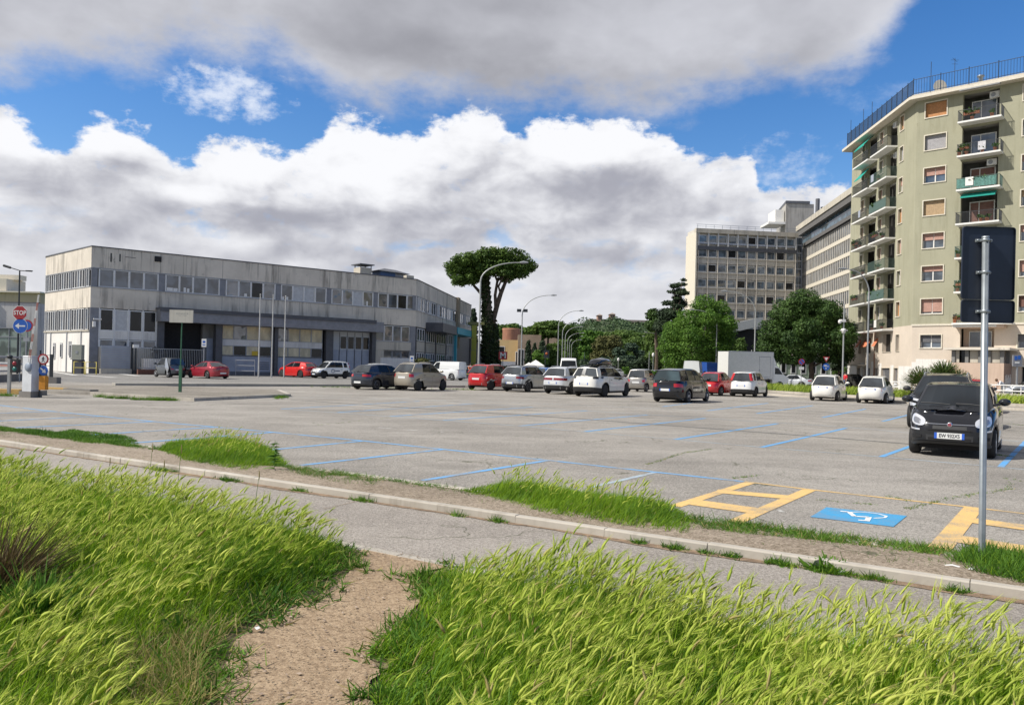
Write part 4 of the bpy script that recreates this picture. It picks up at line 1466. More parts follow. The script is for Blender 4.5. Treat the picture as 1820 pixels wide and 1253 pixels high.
# flats' sign panel, air conditioners (things hanging on the wall)
def ac(F, s_, d, z, label):
 t = thing('air_conditioner', label, 'air conditioner', F.at(s_, d, z), group='air conditioners on the apartment block')
 FB(F, 'casing', white_m, [(s_, s_ + .8, d - .3, d, z, z + .55)], t)
 mb = F.mb()
 p = [(s_ + .3 + .2 * math.cos(a), d + .012, z + .27 + .2 * math.sin(a)) for a in [i * .524 for i in range(12)]]
 mb.add(p, [tuple(range(12))])
 mb.build('fan_grille', frame_g, t, True)
 return t
ac(FR, 6.1, -.3, bt[0] + 2.15, 'white air conditioner in the top balcony recess of the right wall')
ac(FR, 6.0, -.3, bt[2] + 2.25, 'white air conditioner above the balcony with green cloth')
ac(FLt, 10.9, -.2, bt[0] + 2.3, 'air conditioner in the top recess of the sunlit flank')
ac(FLt, 11.2, -.2, bt[1] + 2.2, 'air conditioner in the second recess of the sunlit flank')
dish = thing('satellite_dish', 'pale satellite dish behind the roof railing', 'satellite dish', FR.at(1.7, -.8, EV + .5))
mb = MB()
p = FR.at(1.7, -.8, EV + 1.45)
mb.lathe([(0.0, .16), (.3, .11), (.55, .0), (.66, -.12)], c=(0, 0, 0), n=18, axis='y')
o = mb.build('dish', cream_w, dish)
o.location = (0, 0, .75)
mb = MB()
mb.cyl((0, .2, 0), (0, .2, .9), .04)
mb.build('mast', galv, dish)
ant = thing('tv_antenna', 'thin rooftop aerial on a mast above the apartment block', 'antenna', FR.at(2.2, -4, EV + .5))
mb = MB()
mb.cyl((0, 0, 0), (0, 0, 4.4), .025, n=5)
mb.tube([(-.4, 0, 4.2), (.4, 0, 4.2)], .015, 4)
mb.tube([(-.3, 0, 3.8), (.3, 0, 3.8)], .015, 4)
mb.tube([(-.25, 0, 4.4), (.25, 0, 4.0)], .015, 4)
mb.build('mast', rail_blue, ant)
cbx = thing('chimney_pot', 'small metal chimney pot behind the roof railing', 'chimney', FR.at(5.2, -.9, EV + .5))
mb = MB()
mb.lathe([(.18, 0), (.18, .9), (.32, .95), (.32, 1.05), (.0, 1.15)], n=10)
mb.build('pot', galv, cbx)
# potted plants on the balconies
NPOT = {}
def pots(F, s_, d, z, label, dead=False):
 NPOT.setdefault(label, []).append(1)
 k_ = len(NPOT[label])
 if k_ > 1:
  label = label.replace('potted plant on', ('second', 'third', 'fourth', 'fifth')[k_ - 2] + ' potted plant along')
 t = thing('potted_plant', label, 'potted plant', F.at(s_, d, z), group='potted plants on the balconies')
 mb = MB()
 mb.lathe([(.10, 0), (.15, .28), (.17, .28), (.17, .32), (.0, .30)], n=9)
 mb.build('pot', terra, t)
 n = 26
 B_ = np.column_stack([rng.normal(0, .05, (n, 2)), np.full(n, .3)])
 D0 = np.column_stack([rng.normal(0, .6, (n, 2)), np.ones(n)])
 T_ = rng.normal(0, 1, (n, 3))
 D0 = D0 / np.linalg.norm(D0, axis=1)[:, None]
 L_ = rng.uniform(.15, .5, n)[:, None]
 S_ = np.cross(D0, T_)
 S_ /= np.linalg.norm(S_, axis=1)[:, None]
 tip = B_ + D0 * L_
 V = np.stack([B_ - S_ * .03, B_ + S_ * .03, tip + S_ * .07, tip - S_ * .07], 1).reshape(-1, 3)
 np_mesh('foliage', V, np.arange(4 * n).reshape(-1, 4), M('dead_leaf', (.2, .1, .04), .8) if dead else plant_g, t)
 return t
for k, row in enumerate((('top', (5.0, 6.6)), ('second', (4.0, 4.6, 5.9, 6.9)), ('third', ()), ('fourth', (5.9, 6.4)), ('fifth', (4.1,)), ('sixth', (4.1,)), ('lowest', ()))):
 for j, s_ in enumerate(row[1]):
  pots(FR, s_, 1.0, bt[k], f"potted plant on the {row[0]} balcony of the right wall")
for k, j, s_, where in ((3, 0, 5.2, 'A'), (3, 0, 4.0, 'A'), (4, 0, 3.5, 'A'), (4, 0, 6.2, 'A'), (4, 1, 10.5, 'B'), (5, 1, 10.0, 'B'), (5, 1, 11.4, 'B'), (3, 1, 11.6, 'B'), (1, 1, 10.2, 'B'), (6, 1, 11.9, 'B'), (6, 1, 9.2, 'B')):
 nm = ('top', 'second', 'third', 'fourth', 'fifth', 'sixth', 'lowest')[k]
 pots(FLt, s_, .85, bt[k], f"potted plant on the {nm} balcony of the {'far' if where == 'A' else 'near'} column on the sunlit flank")
pots(FR, 4.0, 1.2, 6.56, 'reddish dry plant in a pot on the white first floor shelf', True)
# ---- office block seen head on, behind the trees
OA0, OA1 = W(1239, 409, 164), W(1416, 409, 167)
FO = Fac(OA0, OA1)
off = thing('office_building', 'pale grid-faced office block with seven rows of windows', 'building', (OA0.x, OA0.y, 0))
zt = 31.1
fin = wall_mat('office_concrete', (0.55, 0.52, 0.46), .3, .35, .06)
fin_d = M('office_recess', (0.12, 0.115, 0.11), .8)
mb = FO.mb()
mb.box(0, FO.L, -5.5, -.5, 0, zt)
mb.build('block', fin, off, True)
FB(FO, 'roof_edge', conc_l, [(-.3, FO.L + .2, -.55, .35, zt - .9, zt)], off)
FB(FO, 'flank_wall', cream_w, [(-.3, 0, -5.5, .3, 0, zt - .9)], off)
lv = [W(1300, y, 165).z for y in (340 + 262 / 3.2975, 340 + 345 / 3.2975, 340 + 432 / 3.2975, 340 + 519 / 3.2975, 340 + 608 / 3.2975, 340 + 690 / 3.2975)]
STO = (lv[1] - lv[4]) / 3
rows = [lv[0]] + [lv[1] - STO * k for k in range(7)]
pitch = (FO.L - .5) / 10
protos = {}
for r_, z1 in enumerate(rows):
 z0 = z1 - STO * .54
 mb = FO.mb()
 if r_:
  mb.box(0, FO.L, -.5, -.1, z0 - STO * .42, z0 - .12)          # spandrel
 mb.box(0, FO.L, -.1, .17, z0 - .22, z0 - .0)
 mb.build('spandrel', fin if r_ else panel_b, off, True)
 for c in range(10):
  s0 = .35 + c * pitch + .13
  s1 = s0 + pitch - .26
  g_ = 'light' if (c * 7 + r_ * 5) % 4 == 0 else ('dark' if (c + r_ * 2) % 5 == 0 else 'mid')
  gm = {'light': glass_mat('office_glass_light', (.17, .20, .23)) if 'office_glass_light' not in MATS else MATS['office_glass_light'], 'dark': win_d, 'mid': MATS.get('office_glass') or glass_mat('office_glass', (.085, .115, .145))}[g_]
  window(FO, s0, s1, z0 + .05, z1, off, gm, frame_w, .14, d=-.35)
mb = FO.mb()
for c in range(11):
 s_ = .35 + c * pitch
 mb.box(s_ - .06, s_ + .06, -.5, .2, 0, zt - 4.5)
mb.build('vertical_fin', wall_mat('fin_tan', (0.54, 0.50, 0.44), .2, .2, .06), off, True)
mb = FO.mb()
for c in range(11):
 s_ = .35 + c * pitch
 mb.box(s_ - .12, s_ + .12, -.5, .2, zt - 4.4, zt - .9)
mb.build('top_post', M('pale_post', (.55, .55, .54), .7), off, True)
FB(FO, 'top_balcony', steel_d, [(0, FO.L, .2, .25, zt - 4.4, zt - 3.6)], off)
FB(FO, 'roof_rail', galv, [(-.2, FO.L, .2, .25, zt + .8, zt + .86), (-.2, FO.L, .2, .25, zt + .4, zt + .44)] + [(k * 1.8, k * 1.8 + .05, .2, .25, zt, zt + .85) for k in range(12)], off)
# glazed link, then the long block behind
FB(FO, 'glazed_link', panel_b, [(FO.L, FO.L + 2.2, -6, -1.5, 0, zt - .8)], off)
FB(FO, 'link_glazing', win_g, [(FO.L + .2, FO.L + 1.0, -1.49, -1.45, k * 1.7 + .1, k * 1.7 + 1.5) for k in range(18)] + [(FO.L + 1.15, FO.L + 2.0, -1.49, -1.45, k * 1.7 + .1, k * 1.7 + 1.5) for k in range(18)], off)
ph0 = W(1385, 380, 174)
ph = thing('rooftop_stair_tower', 'raw concrete stair tower with dark cap on the office roof', 'tower', (ph0.x, ph0.y, zt))
mb = MB()
a, b = W(1397, 362, 176), W(1447, 362, 176)
a0 = W(1381, 364, 188)
mb.prism([(a.x, a.y), (b.x, b.y), (b.x, b.y + 10), (a0.x, a0.y)], zt - 1, a.z)
mb.build('shaft', wall_mat('raw_concrete', (0.40, 0.385, 0.36), .4, .5, .1), ph, True)
mb = MB()
mb.prism([(a.x - .1, a.y - .2), (b.x - 1, b.y - .2), (b.x - 1, b.y + 6), (a0.x, a0.y)], a.z, a.z + .6)
mb.build('cap', cap_m, ph, True)
mb = MB()
q0, q1 = W(1366, 398, 176), W(1395, 385, 176)
mb.box(q0.x, a.x - .01, 176, 182, q0.z, q0.z + .5)
mb.box(q0.x + 1.8, a.x - .01, 177, 182, q0.z + .5, q0.z + 3.4)
mb.build('white_terrace_canopy', white_m, ph, True)
mb = MB()
c_ = W(1449, 372, 176)
mb.cyl((c_.x + .5, 176, zt), (c_.x + .5, 176, c_.z + 2.3), .45, n=10)
mb.cyl((c_.x + 1.5, 176, zt), (c_.x + 1.5, 176, c_.z + .5), .3, n=10)
mb.build('flue', cap_m, ph, True)
OB0 = W(1425, 402, 172)
b_px = W(1520, 336, 136)
FOB = Fac(OB0, b_px)
ob = thing('long_office_building', 'long office slab with rows of slim fins, receding behind the apartments', 'building', (OB0.x, OB0.y, 0))
ztb = OB0.z
mb = FOB.mb()
mb.box(-1.5, FOB.L + 8, -11, -.6, 0, ztb)
mb.build('block', fin_d, ob, True)
FB(FOB, 'roof_slab', conc_l, [(-1.5, FOB.L + 8, -.6, .9, ztb - 1.0, ztb + .1)], ob)
FB(FOB, 'penthouse', conc_l, [(0, FOB.L + 8, -6, -2.5, ztb, ztb + 1.6)], ob)
FB(FOB, 'top_glazing', glass_mat('blue_glazing', (.06, .10, .13)), [(-.5, FOB.L + 8, -.55, -.2, ztb - 4.4, ztb - 2.2)], ob)
FB(FOB, 'top_shade', fin_d, [(-.5, FOB.L + 8, -.5, .7, ztb - 2.2, ztb - 1.0), (-.5, FOB.L + 8, .3, .4, ztb - 5.0, ztb - 4.3)], ob)
sp_ = 3.05
n_c = int((FOB.L + 6) / 1.15)
cnt = 0
mbrest = FOB.mb()
for r_ in range(9):
 z1 = ztb - 5.2 - r_ * sp_
 if z1 < 4:
  break
 FB(FOB, 'spandrel', cream_w, [(-1.2, FOB.L + 8, -.25, -.02, z1 - sp_ + .10, z1 - sp_ + .80)], ob)
 for c in range(n_c):
  s0 = -.8 + c * 1.15
  if cnt < 99 and c % 2 == 0:
   FB(FOB, 'window', win_g, [(s0 + .15, s0 + 1.0, -.3, -.16, z1 - sp_ + .8, z1 - .05)], ob)
   cnt += 1
  else:
   mbrest.box(s0 + .15, s0 + 1.0, -.3, -.16, z1 - sp_ + .8, z1 - .05)
o = mbrest.build('distant_windows', win_g, ob, True)
o['kind'] = 'stuff'
mb = FOB.mb()
for c in range(n_c):
 s0 = -.8 + c * 1.15
 mb.box(s0 - .13, s0 + .13, -.4, -.06, 0, ztb - 5.1)
mb.build('vertical_fin', wall_mat('fin_grey', (0.50, 0.47, 0.42), .2, .2, .06), ob, True)
# ---- low buildings in the middle and left distance
def simple_block(name, label, px0, px1, pyt, Y, mat, dpt=12, roof=None, wins=None, wm=None, skew=0.0, zbase=0):
 a, b = W(px0, pyt, Y), W(px1, pyt, Y + skew)
 F_ = Fac(a, b)
 z = (a.z + b.z) / 2
 t = thing(name, label, 'building', (a.x, a.y, 0))
 FB(F_, 'wall', mat, [(0, F_.L, -dpt, 0, zbase, z)], t)
 if roof:
  FB(F_, 'roof', roof, [(-.3, F_.L + .3, -dpt - .3, .3, z, z + .5)], t)
 for (u0, u1, v0, v1) in (wins or []):
  w = FB(F_, 'window', frame_w, [(u0 * F_.L, u1 * F_.L, .0, .06, v0 * z, v1 * z)], t)
  FB(F_, 'pane', wm or win_d, [(u0 * F_.L + .15, u1 * F_.L - .15, .06, .08, v0 * z + .15, v1 * z - .15)], w)
 return t, F_, z
ochre = wall_mat('ochre_plaster', (0.58, 0.43, 0.22), .2, .2, .05)
ruin = wall_mat('ruin_stone', (0.33, 0.25, 0.18), .5, .3, .2)
t, F_, z = simple_block('metro_building', 'low ochre building beyond the umbrella pine with a red sign', 868, 922, 604, 190, ochre, wins=[(.35, .55, .55, .8), (.9, .98, .2, .65)])
FB(F_, 'blue_base', panel_b, [(0, F_.L, 0, .08, 0, 2.6)], t)
sgn = thing('metro_sign', 'small square red sign with a white M beside the ivy clad trunk', 'sign', W(894, 660, 120).xy.to_3d())
c = W(894, 632, 120)
FBm = MB()
FBm.box(c.x - .65, c.x + .65, 120, 120.2, c.z - .6, c.z + .6)
FBm.build('panel', M('metro_red', (0.42, 0.03, 0.03), .5), sgn, True)
text('M', 1.25, Matrix.Translation((c.x, 119.97, c.z - .02)) @ Matrix.Rotation(R(90), 4, 'X'), white_m, sgn, bold=.03)
FBm = MB()
FBm.cyl((c.x, 120.1, 0), (c.x, 120.1, c.z - .6), .06)
FBm.build('post', pole_g, sgn, True)
simple_block('stone_building', 'plain stone-coloured building with a tall dark doorway behind the lamp post', 921, 962, 595, 185, ruin, wins=[(.0, .28, .0, .62)])
simple_block('stone_building', 'long pale ruined wall behind the middle umbrella pine', 940, 1000, 593, 260, ruin)
simple_block('grey_building', 'grey building with dark windows between the lamp posts', 966, 1012, 598, 300, conc_l, wins=[(.4, .5, .75, .9), (.6, .7, .75, .9), (.8, .9, .75, .9)])
# round brick tower
tw = thing('round_brick_tower', 'squat round brick tower in front of the far trees', 'tower', (W(909, 600, 330).x, 330, 0))
brick = wall_mat('old_brick', (0.36, 0.17, 0.11), .4, .3, .15)
mb = MB()
ra = (W(925, 600, 330).x - W(893, 600, 330).x) / 2
zt_ = W(909, 584, 330).z
mb.lathe([(ra * 1.02, 0), (ra, zt_ - 1), (ra * 1.03, zt_ - .6), (ra * 1.03, zt_), (ra * .9, zt_), (ra * .9, zt_ - 1)], n=26)
mb.build('wall', brick, tw)
tw = thing('round_brick_tower', 'broken brick tower stump half hidden by the middle pine', 'tower', (W(962, 600, 340).x, 340, 0))
mb = MB()
ra = (W(985, 600, 340).x - W(938, 600, 340).x) / 2
zt_ = W(962, 592, 340).z
mb.lathe([(ra, 0), (ra, zt_), (ra * .9, zt_)], n=20)
mb.build('wall', brick, tw)
# the castle-like palace on the hill
YH = 1400
pal = thing('hilltop_palace', 'long pink palace with two square towers on the wooded hill', 'building', (W(1090, 575, YH).x, YH, W(1090, 580, YH).z))
pinkw = wall_mat('palace_pink', (0.42, 0.27, 0.21), .2, .2, .06)
mb = MB()
def hb_(px0, px1, py0, py1, Y, d=20):
 a, b = W(px0, py1, Y), W(px1, py0, Y)
 mb.box(a.x, b.x, Y, Y + d, a.z, b.z)
hb_(1050, 1160, 571, 590, YH)
mb.build('wing', pinkw, pal, True)
mb = MB()
hb_(1048, 1162, 569.6, 571, YH - 3, 26)
mb.build('roof', M('palace_roof', (0.30, 0.25, 0.22), .8), pal, True)
for px in (1066, 1088.5):
 mb = MB()
 w_ = 4.6 if px < 1080 else 5.2
 hb_(px - w_, px + w_, 560.5 if px < 1080 else 558.5, 590, YH - 6, 18)
 tw_ = mb.build('tower', pinkw, pal, True)
 mb = MB()
 y_ = 560.5 if px < 1080 else 558.5
 a, b = W(px - w_ - .8, y_, YH - 8), W(px + w_ + .8, y_, YH - 8)
 ap = W(px, y_ - 3, YH)
 mb.add([(a.x, a.y, a.z), (b.x, a.y, b.z), (b.x, a.y + 22, b.z), (a.x, a.y + 22, a.z), (ap.x, a.y + 11, ap.z)], [(0, 1, 4), (1, 2, 4), (2, 3, 4), (3, 0, 4), (0, 1, 2, 3)])
 mb.build('tower_roof', M('palace_roof', (0.3, 0.25, 0.22), .8), tw_, True)
 mb = MB()
 for u in (-2.2, 1.2):
  hb_(px + u, px + u + 1.6, y_ + 2.5, y_ + 7, YH - 6.3, .2)
 mb.build('tower_window', win_d, tw_, True)
# left edge: far flats and the white wall in front of them
t, F_, z = simple_block('far_flats', 'distant cream flats with set-back roof terrace at the left edge', -60, 72, 520, 190, wall_mat('cream_far', (0.50, 0.42, 0.28), .2, .2, .05), wins=[(.05, .12, .7, .85), (.42, .55, .72, .86), (.62, .7, .72, .86), (.85, .95, .72, .86)])
FB(F_, 'roof_terrace', cream_w, [(-1, F_.L * .52, -8, -.5, z, z + 3.4), (-1, F_.L * .6, -6, -3, z + 3.4, z + 4.6)], t)
FB(F_, 'roof_slab', cream_w, [(-1, F_.L + .4, -8, .8, z, z + .35)], t)
t, F_, z = simple_block('warehouse', 'weathered white warehouse wall behind the stop sign', -120, 68, 537, 112, wall_mat('warehouse_wall', (0.50, 0.49, 0.47), .5, .6, .08), 14)
FB(F_, 'cap', cap_m, [(0, F_.L + .1, -.3, .1, z, z + .12)], t)
FB(F_, 'green_glass_lean_to', glass_mat('greenish_glass', (.16, .20, .17), .3, .02, .4), [(0, F_.L, 1.5, 1.6, 1.2, 5.2)], t)
FB(F_, 'lean_to_rail', frame_g, [(0, F_.L, 1.6, 1.68, k, k + .1) for k in (1.2, 3.9, 5.15)] + [(k * 2.4, k * 2.4 + .07, 1.6, 1.66, 0, 5.2) for k in range(8)], t)
mb = F_.mb()
mb.box(F_.L - 6.4, F_.L - 6.0, .0, .35, 0, z + .3)
mb.build('drain_pipe', frame_w, t, True)
# dark glazed hall behind the green trees, and a pale pavilion behind the big pine
t, F_, z = simple_block('dark_hall', 'dark sloping-roofed hall between the green tree and the big pine', 1298, 1352, 585, 125, void_m, 10)
mb = F_.mb()
mb.add([(-2, 1, z + .3), (F_.L, 1, z + 1.9), (F_.L, -8, z + 1.9), (-2, -8, z + .3), (-2, 1, z - 1.2), (F_.L, 1, z + .6), (F_.L, -8, z + .6), (-2, -8, z - 1.2)], [(0, 1, 2, 3), (4, 5, 1, 0), (4, 5, 6, 7)])
mb.build('sloping_roof', M('hall_roof', (0.33, 0.34, 0.35), .6), t, True)
t, F_, z = simple_block('green_pavilion', 'low pale green pavilion with dark bays behind the big pine', 1385, 1512, 640, 108, M('pavilion_green', (0.30, 0.37, 0.28), .8, var=.1), 8,
      M('pavilion_roof', (0.25, 0.34, 0.25), .8, var=.1), wins=[(k * .14 + .02, k * .14 + .10, .42, .97) for k in range(7)])
# ------------------------------------------------------------------ hills, woods and trees
def leafcloud(lobes, n, size, elong=1.0, shell=.55, seed=0, up=0.3, droop=0.0, flat=1.0):
 """quads spread through the volume of several lobes; returns verts, quads"""
 r_ = np.random.default_rng(seed + 17)
 L = np.array([(*c, *r) for c, r in lobes], float)
 vol = np.prod(L[:, 3:], axis=1) ** (2 / 3)
 k = r_.choice(len(L), n, p=vol / vol.sum())
 d = r_.normal(0, 1, (n, 3))
 d /= np.linalg.norm(d, axis=1)[:, None]
 rad = shell + (1.03 - shell) * r_.random(n) ** .6
 # uneven surface
 bump = 1 + .13 * np.sin(d[:, 0] * 5 + k) * np.cos(d[:, 1] * 6 + 2 * k) + .10 * np.sin(d[:, 2] * 9 + k)
 P = L[k, :3] + d * L[k, 3:] * (rad * bump)[:, None]
 nrm = d * np.array([1, 1, 1.0]) + r_.normal(0, .75, (n, 3)) + [0, 0, up]
 nrm /= np.linalg.norm(nrm, axis=1)[:, None]
 t = np.cross(nrm, r_.normal(0, 1, (n, 3)))
 t /= np.linalg.norm(t, axis=1)[:, None]
 if droop:
  t = t + [0, 0, -droop]
  t /= np.linalg.norm(t, axis=1)[:, None]
 b = np.cross(nrm, t)
 s = size * r_.uniform(.55, 1.25, n)
 t = t * (s * elong)[:, None]
 b = b * s[:, None]
 # leaf clump outline: kite with an uneven tip
 V = np.stack([P - t, P + b * r_.uniform(.5, .9, (n, 1)) - t * .1, P + t, P - b * r_.uniform(.5, .9, (n, 1)) + t * .1], 1)
 V[:, :, 2] -= 0
 Q = np.arange(4 * n).reshape(-1, 4)
 return V.reshape(-1, 3), Q
def limb(mb, a, b, r0, r1, sag=.1, n=6, wob=.12):
 a, b = Vector(a), Vector(b)
 L = (b - a).length
 pts, rr = [], []
 for i in range(n + 1):
  t = i / n
  p = a.lerp(b, t)
  if 0 < i < n:
   p += Vector((random.uniform(-1, 1), random.uniform(-1, 1), random.uniform(-.4, .4))) * wob * L * .12
  p.z -= sag * L * math.sin(math.pi * t) * .4
  pts.append(p)
  rr.append(r0 + (r1 - r0) * t)
 mb.tube(pts, rr, 7)
 return pts
bark = M('bark', (0.10, 0.075, 0.055), .95, var=.35, scale=3, bump=.8, bscale=8)
bark_g = M('bark_grey', (0.13, 0.115, 0.10), .95, var=.3, scale=3, bump=.6, bscale=8)
lf_pine = leaf_mat('pine_needles', (0.025, 0.062, 0.012), (0.13, 0.21, 0.035), .22, .5)
lf_pine2 = leaf_mat('aleppo_needles', (0.016, 0.044, 0.012), (0.08, 0.145, 0.030), .22, .45)
lf_green = leaf_mat('bright_leaves', (0.040, 0.11, 0.016), (0.155, 0.28, 0.042), .35, .5)
lf_mid = leaf_mat('mid_leaves', (0.045, 0.095, 0.02), (0.15, 0.23, 0.05), .3, .3)
lf_olive = leaf_mat('olive_leaves', (0.06, 0.07, 0.022), (0.17, 0.17, 0.06), .3, .3)
lf_cedar = leaf_mat('cedar_needles', (0.025, 0.05, 0.03), (0.09, 0.14, 0.085), .2, .3)
lf_dark = leaf_mat('dark_cedar_needles', (0.015, 0.032, 0.016), (0.055, 0.085, 0.04), .15, .3)
lf_ivy = leaf_mat('ivy_leaves', (0.012, 0.024, 0.009), (0.05, 0.075, 0.022), .15, .5)
lf_far = leaf_mat('far_woods', (0.04, 0.075, 0.035), (0.10, 0.155, 0.065), .2, .01)
lf_yel = leaf_mat('yellow_leaves', (0.14, 0.17, 0.02), (0.34, 0.36, 0.05), .3, .5)
def tree(name, label, px, py_top, Y, lobes_px, n, size, mat, trunk=None, seed=0, group=None, trunk_px=None, bark_=None, **kw):
 """lobes given as (px, py, rx_px, ry_px, depth offset m); real sizes follow from the distance"""
 base = W(trunk_px or px, 650, Y)
 t = thing(name, label, 'tree', (base.x, Y, 0), group=group)
 m = Y / FOC
 lob = []
 for q in lobes_px:
  c = W(q[0], q[1], Y)
  dy = q[4] if len(q) > 4 else 0
  lob.append(((c.x - base.x, dy, c.z), (q[2] * m, (q[5] if len(q) > 5 else q[2]) * m, q[3] * m)))
 v, q_ = leafcloud(lob, n, size, seed=seed, **kw)
 cr = np_mesh('crown', v, q_, mat, t)
 mb = MB()
 random.seed(seed + 3)
 zc = min(c[2] for c, r in lob)
 r0 = trunk or .25
 top = (0, 0, max(zc, 1.2))
 limb(mb, (0, 0, -.05), top, r0, r0 * .7, 0, 5)
 for c, r in lob:
  limb(mb, top if c[2] > top[2] else (0, 0, c[2] * .6), (c[0] * .85, c[1] * .85, c[2] + r[2] * .3), r0 * .45, r0 * .1, .1, 5)
 mb.build('trunk', bark_ or bark, t)
 return t
# the tall umbrella pine with its ivy clad trunk
YP = 122
bx = W(869, 650, YP).x
up = thing('umbrella_pine', 'tall umbrella pine with flat crown and ivy clad trunk beside the depot', 'tree', (bx, YP, 0))
m = YP / FOC
rp = random.Random(4)
pts = [(815, 477, 21, 13), (828, 466, 24, 12), (845, 462, 26, 13), (868, 458, 26, 12), (893, 458, 26, 12), (915, 462, 22, 12), (935, 471, 16, 9), (944, 476, 9, 7),
  (824, 492, 22, 12), (838, 500, 12, 10), (860, 474, 30, 12), (805, 482, 12, 10), (888, 474, 30, 11), (918, 478, 22, 9), (912, 490, 14, 8), (900, 494, 12, 7), (878, 454, 24, 8), (850, 470, 40, 14), (895, 468, 40, 14), (872, 484, 30, 10), (818, 502, 14, 9), (845, 490, 22, 12), (905, 484, 22, 10), (925, 485, 16, 8)]
lob = []
for px, py, rx, ry in pts:
 c = W(px, py, YP)
 lob.append(((c.x - bx, rp.uniform(-2.6, 2.6), c.z), (rx * m, rx * m * 1.25, ry * m)))
# small rounded tufts over the top, as stone pines have
tuft = []
for px, py, rx, ry in pts:
 for k in range(9):
  a = rp.uniform(0, math.pi)
  qx, qy = px + rx * math.cos(a) * rp.uniform(.4, 1), py - ry * math.sin(a) * rp.uniform(.4, .95)
  c = W(qx, qy, YP)
  tuft.append(((c.x - bx, rp.uniform(-4.5, 3.5), c.z), (.62, .62, .42)))
v, q_ = leafcloud(lob, 22000, .17, shell=.35, seed=2, up=.6)
v2, q2 = leafcloud(tuft, 20000, .15, shell=.6, seed=5, up=.8)
np_mesh('crown', np.concatenate([v, v2]), np.concatenate([q_, q2 + len(v)]), lf_pine, up)
def wp(px, py, dy=0):
 c = W(px, py, YP)
 return (c.x - bx, dy, c.z)
mb = MB()
random.seed(8)
mb.tube([wp(868, 668), wp(868, 600), wp(866, 540), wp(863, 500), wp(862, 478)], [.95, .8, .65, .5, .35], 9)
mb.tube([wp(884, 665, .5), wp(880, 600, .5), wp(876, 570, .4), wp(884, 540, .3), wp(890, 522), wp(897, 505), wp(904, 490), wp(912, 478)], [.7, .55, .42, .38, .33, .26, .2, .12], 8)
mb.tube([wp(881, 548, .3), wp(880, 525, 0), wp(884, 500, -.3), wp(879, 488), wp(872, 478)], [.26, .24, .2, .16, .1], 7)
mb.tube([wp(884, 500), wp(892, 490, .6), wp(901, 480, 1)], [.2, .15, .1], 6)
mb.tube([wp(890, 522), wp(886, 510, -.6), wp(895, 492, -1), wp(918, 484, -1.5), wp(930, 478, -2)], [.2, .17, .14, .1, .07], 6)
mb.tube([wp(858, 525), wp(849, 515, .2), wp(840, 505, .5), wp(834, 495, .8), wp(824, 488, 1)], [.28, .24, .19, .14, .08], 7)
mb.tube([wp(841, 506, .5), wp(848, 496, 1.2), wp(852, 488, 2)], [.14, .1, .07], 6)
mb.tube([wp(884, 572), wp(876, 570), wp(883, 571, -.3), wp(881, 568, -.5)][1:], [.22, .16, .1], 6)
mb.build('trunk', bark, up)
lob = []
for k in range(26):
 t = k / 25
 py = 488 + t * 180
 xc = 862 + t * 8 + (6 * max(0, t - .45))
 w = 8 + 4 * t + 12 * max(0, t - .42)
 lob.append((wp(xc, py, 0), (w * m, w * m, 9 * m)))
for k in range(12):
 t = k / 11
 lob.append((wp(880 + 2 * t, 582 + t * 84, .3), ((6 + 3 * t) * m, (6 + 3 * t) * m, 8 * m)))
v, q_ = leafcloud(lob, 15000, .19, shell=.6, seed=9, up=0, droop=.5)
np_mesh('ivy', v, q_, lf_ivy, up)
T = tree
T('cypress', 'small dark cypress top behind the end of the depot', 841, 551, 150, [(841, 560, 5, 11), (841, 578, 7, 16), (841, 610, 8, 30)], 2600, .3, lf_dark, .2, 3)
T('umbrella_pine', 'middle distance umbrella pine with open forked limbs', 975, 570, 200,
 [(945, 590, 17, 9), (965, 582, 20, 10), (985, 578, 20, 8), (1005, 585, 18, 9), (1018, 594, 12, 8), (975, 592, 24, 8), (958, 598, 12, 7), (1000, 596, 14, 7)], 11000, .34, lf_pine, .35, 4, trunk_px=973, shell=.4)
T('wood_edge_tree', 'green tree clump behind the round brick tower', 905, 578, 420, [(890, 590, 16, 12), (912, 588, 18, 12), (938, 592, 14, 10), (925, 600, 20, 12)], 4200, .9, lf_mid, .4, 6)
g5 = 'dark cypresses beside the stone building'
T('leafy_tree', 'rounded mid green tree closing the gap left of the tall cedar', 1190, 575, 185, [(1180, 592, 16, 16), (1160, 600, 12, 14), (1195, 600, 14, 18), (1175, 625, 22, 24)], 7000, .32, lf_mid, .35, 31)
T('leafy_tree', 'green tree between the ruined wall and the lamp row', 1012, 596, 260, [(1004, 608, 12, 12), (1018, 606, 12, 13), (1010, 630, 18, 20)], 5000, .42, lf_mid, .35, 32)
T('cypress', 'narrow dark cypress right of the tall dark doorway', 939, 605, 175, [(939, 618, 4, 12), (939, 640, 6, 20)], 1900, .28, lf_dark, .2, 7, group=g5)
T('cypress', 'second narrow cypress, right of the first', 950, 610, 178, [(950, 625, 4, 14), (950, 645, 5, 18)], 1500, .28, lf_dark, .2, 8, group=g5)
T('cypress', 'broad dark cypress below the middle umbrella pine', 964, 605, 182, [(964, 622, 6, 16), (966, 645, 8, 20)], 2000, .28, lf_dark, .2, 9, group=g5)
T('leafy_tree', 'small light green tree in front of the dark cypresses', 960, 622, 160, [(955, 632, 8, 9), (966, 638, 9, 10), (960, 650, 9, 8)], 2600, .25, lf_green, .15, 10)
T('leafy_tree', 'dark leafy tree between the cypresses and the lamp posts', 985, 608, 190, [(978, 625, 10, 13), (990, 622, 9, 13), (985, 645, 12, 18)], 3000, .35, lf_mid, .2, 11)
T('plane_tree', 'bright green tree behind the row of curved lamps', 1040, 587, 300, [(1025, 608, 16, 16), (1045, 603, 18, 15), (1062, 600, 12, 12), (1040, 630, 24, 22)], 8000, .5, lf_green, .4, 12, bark_=bark_g)
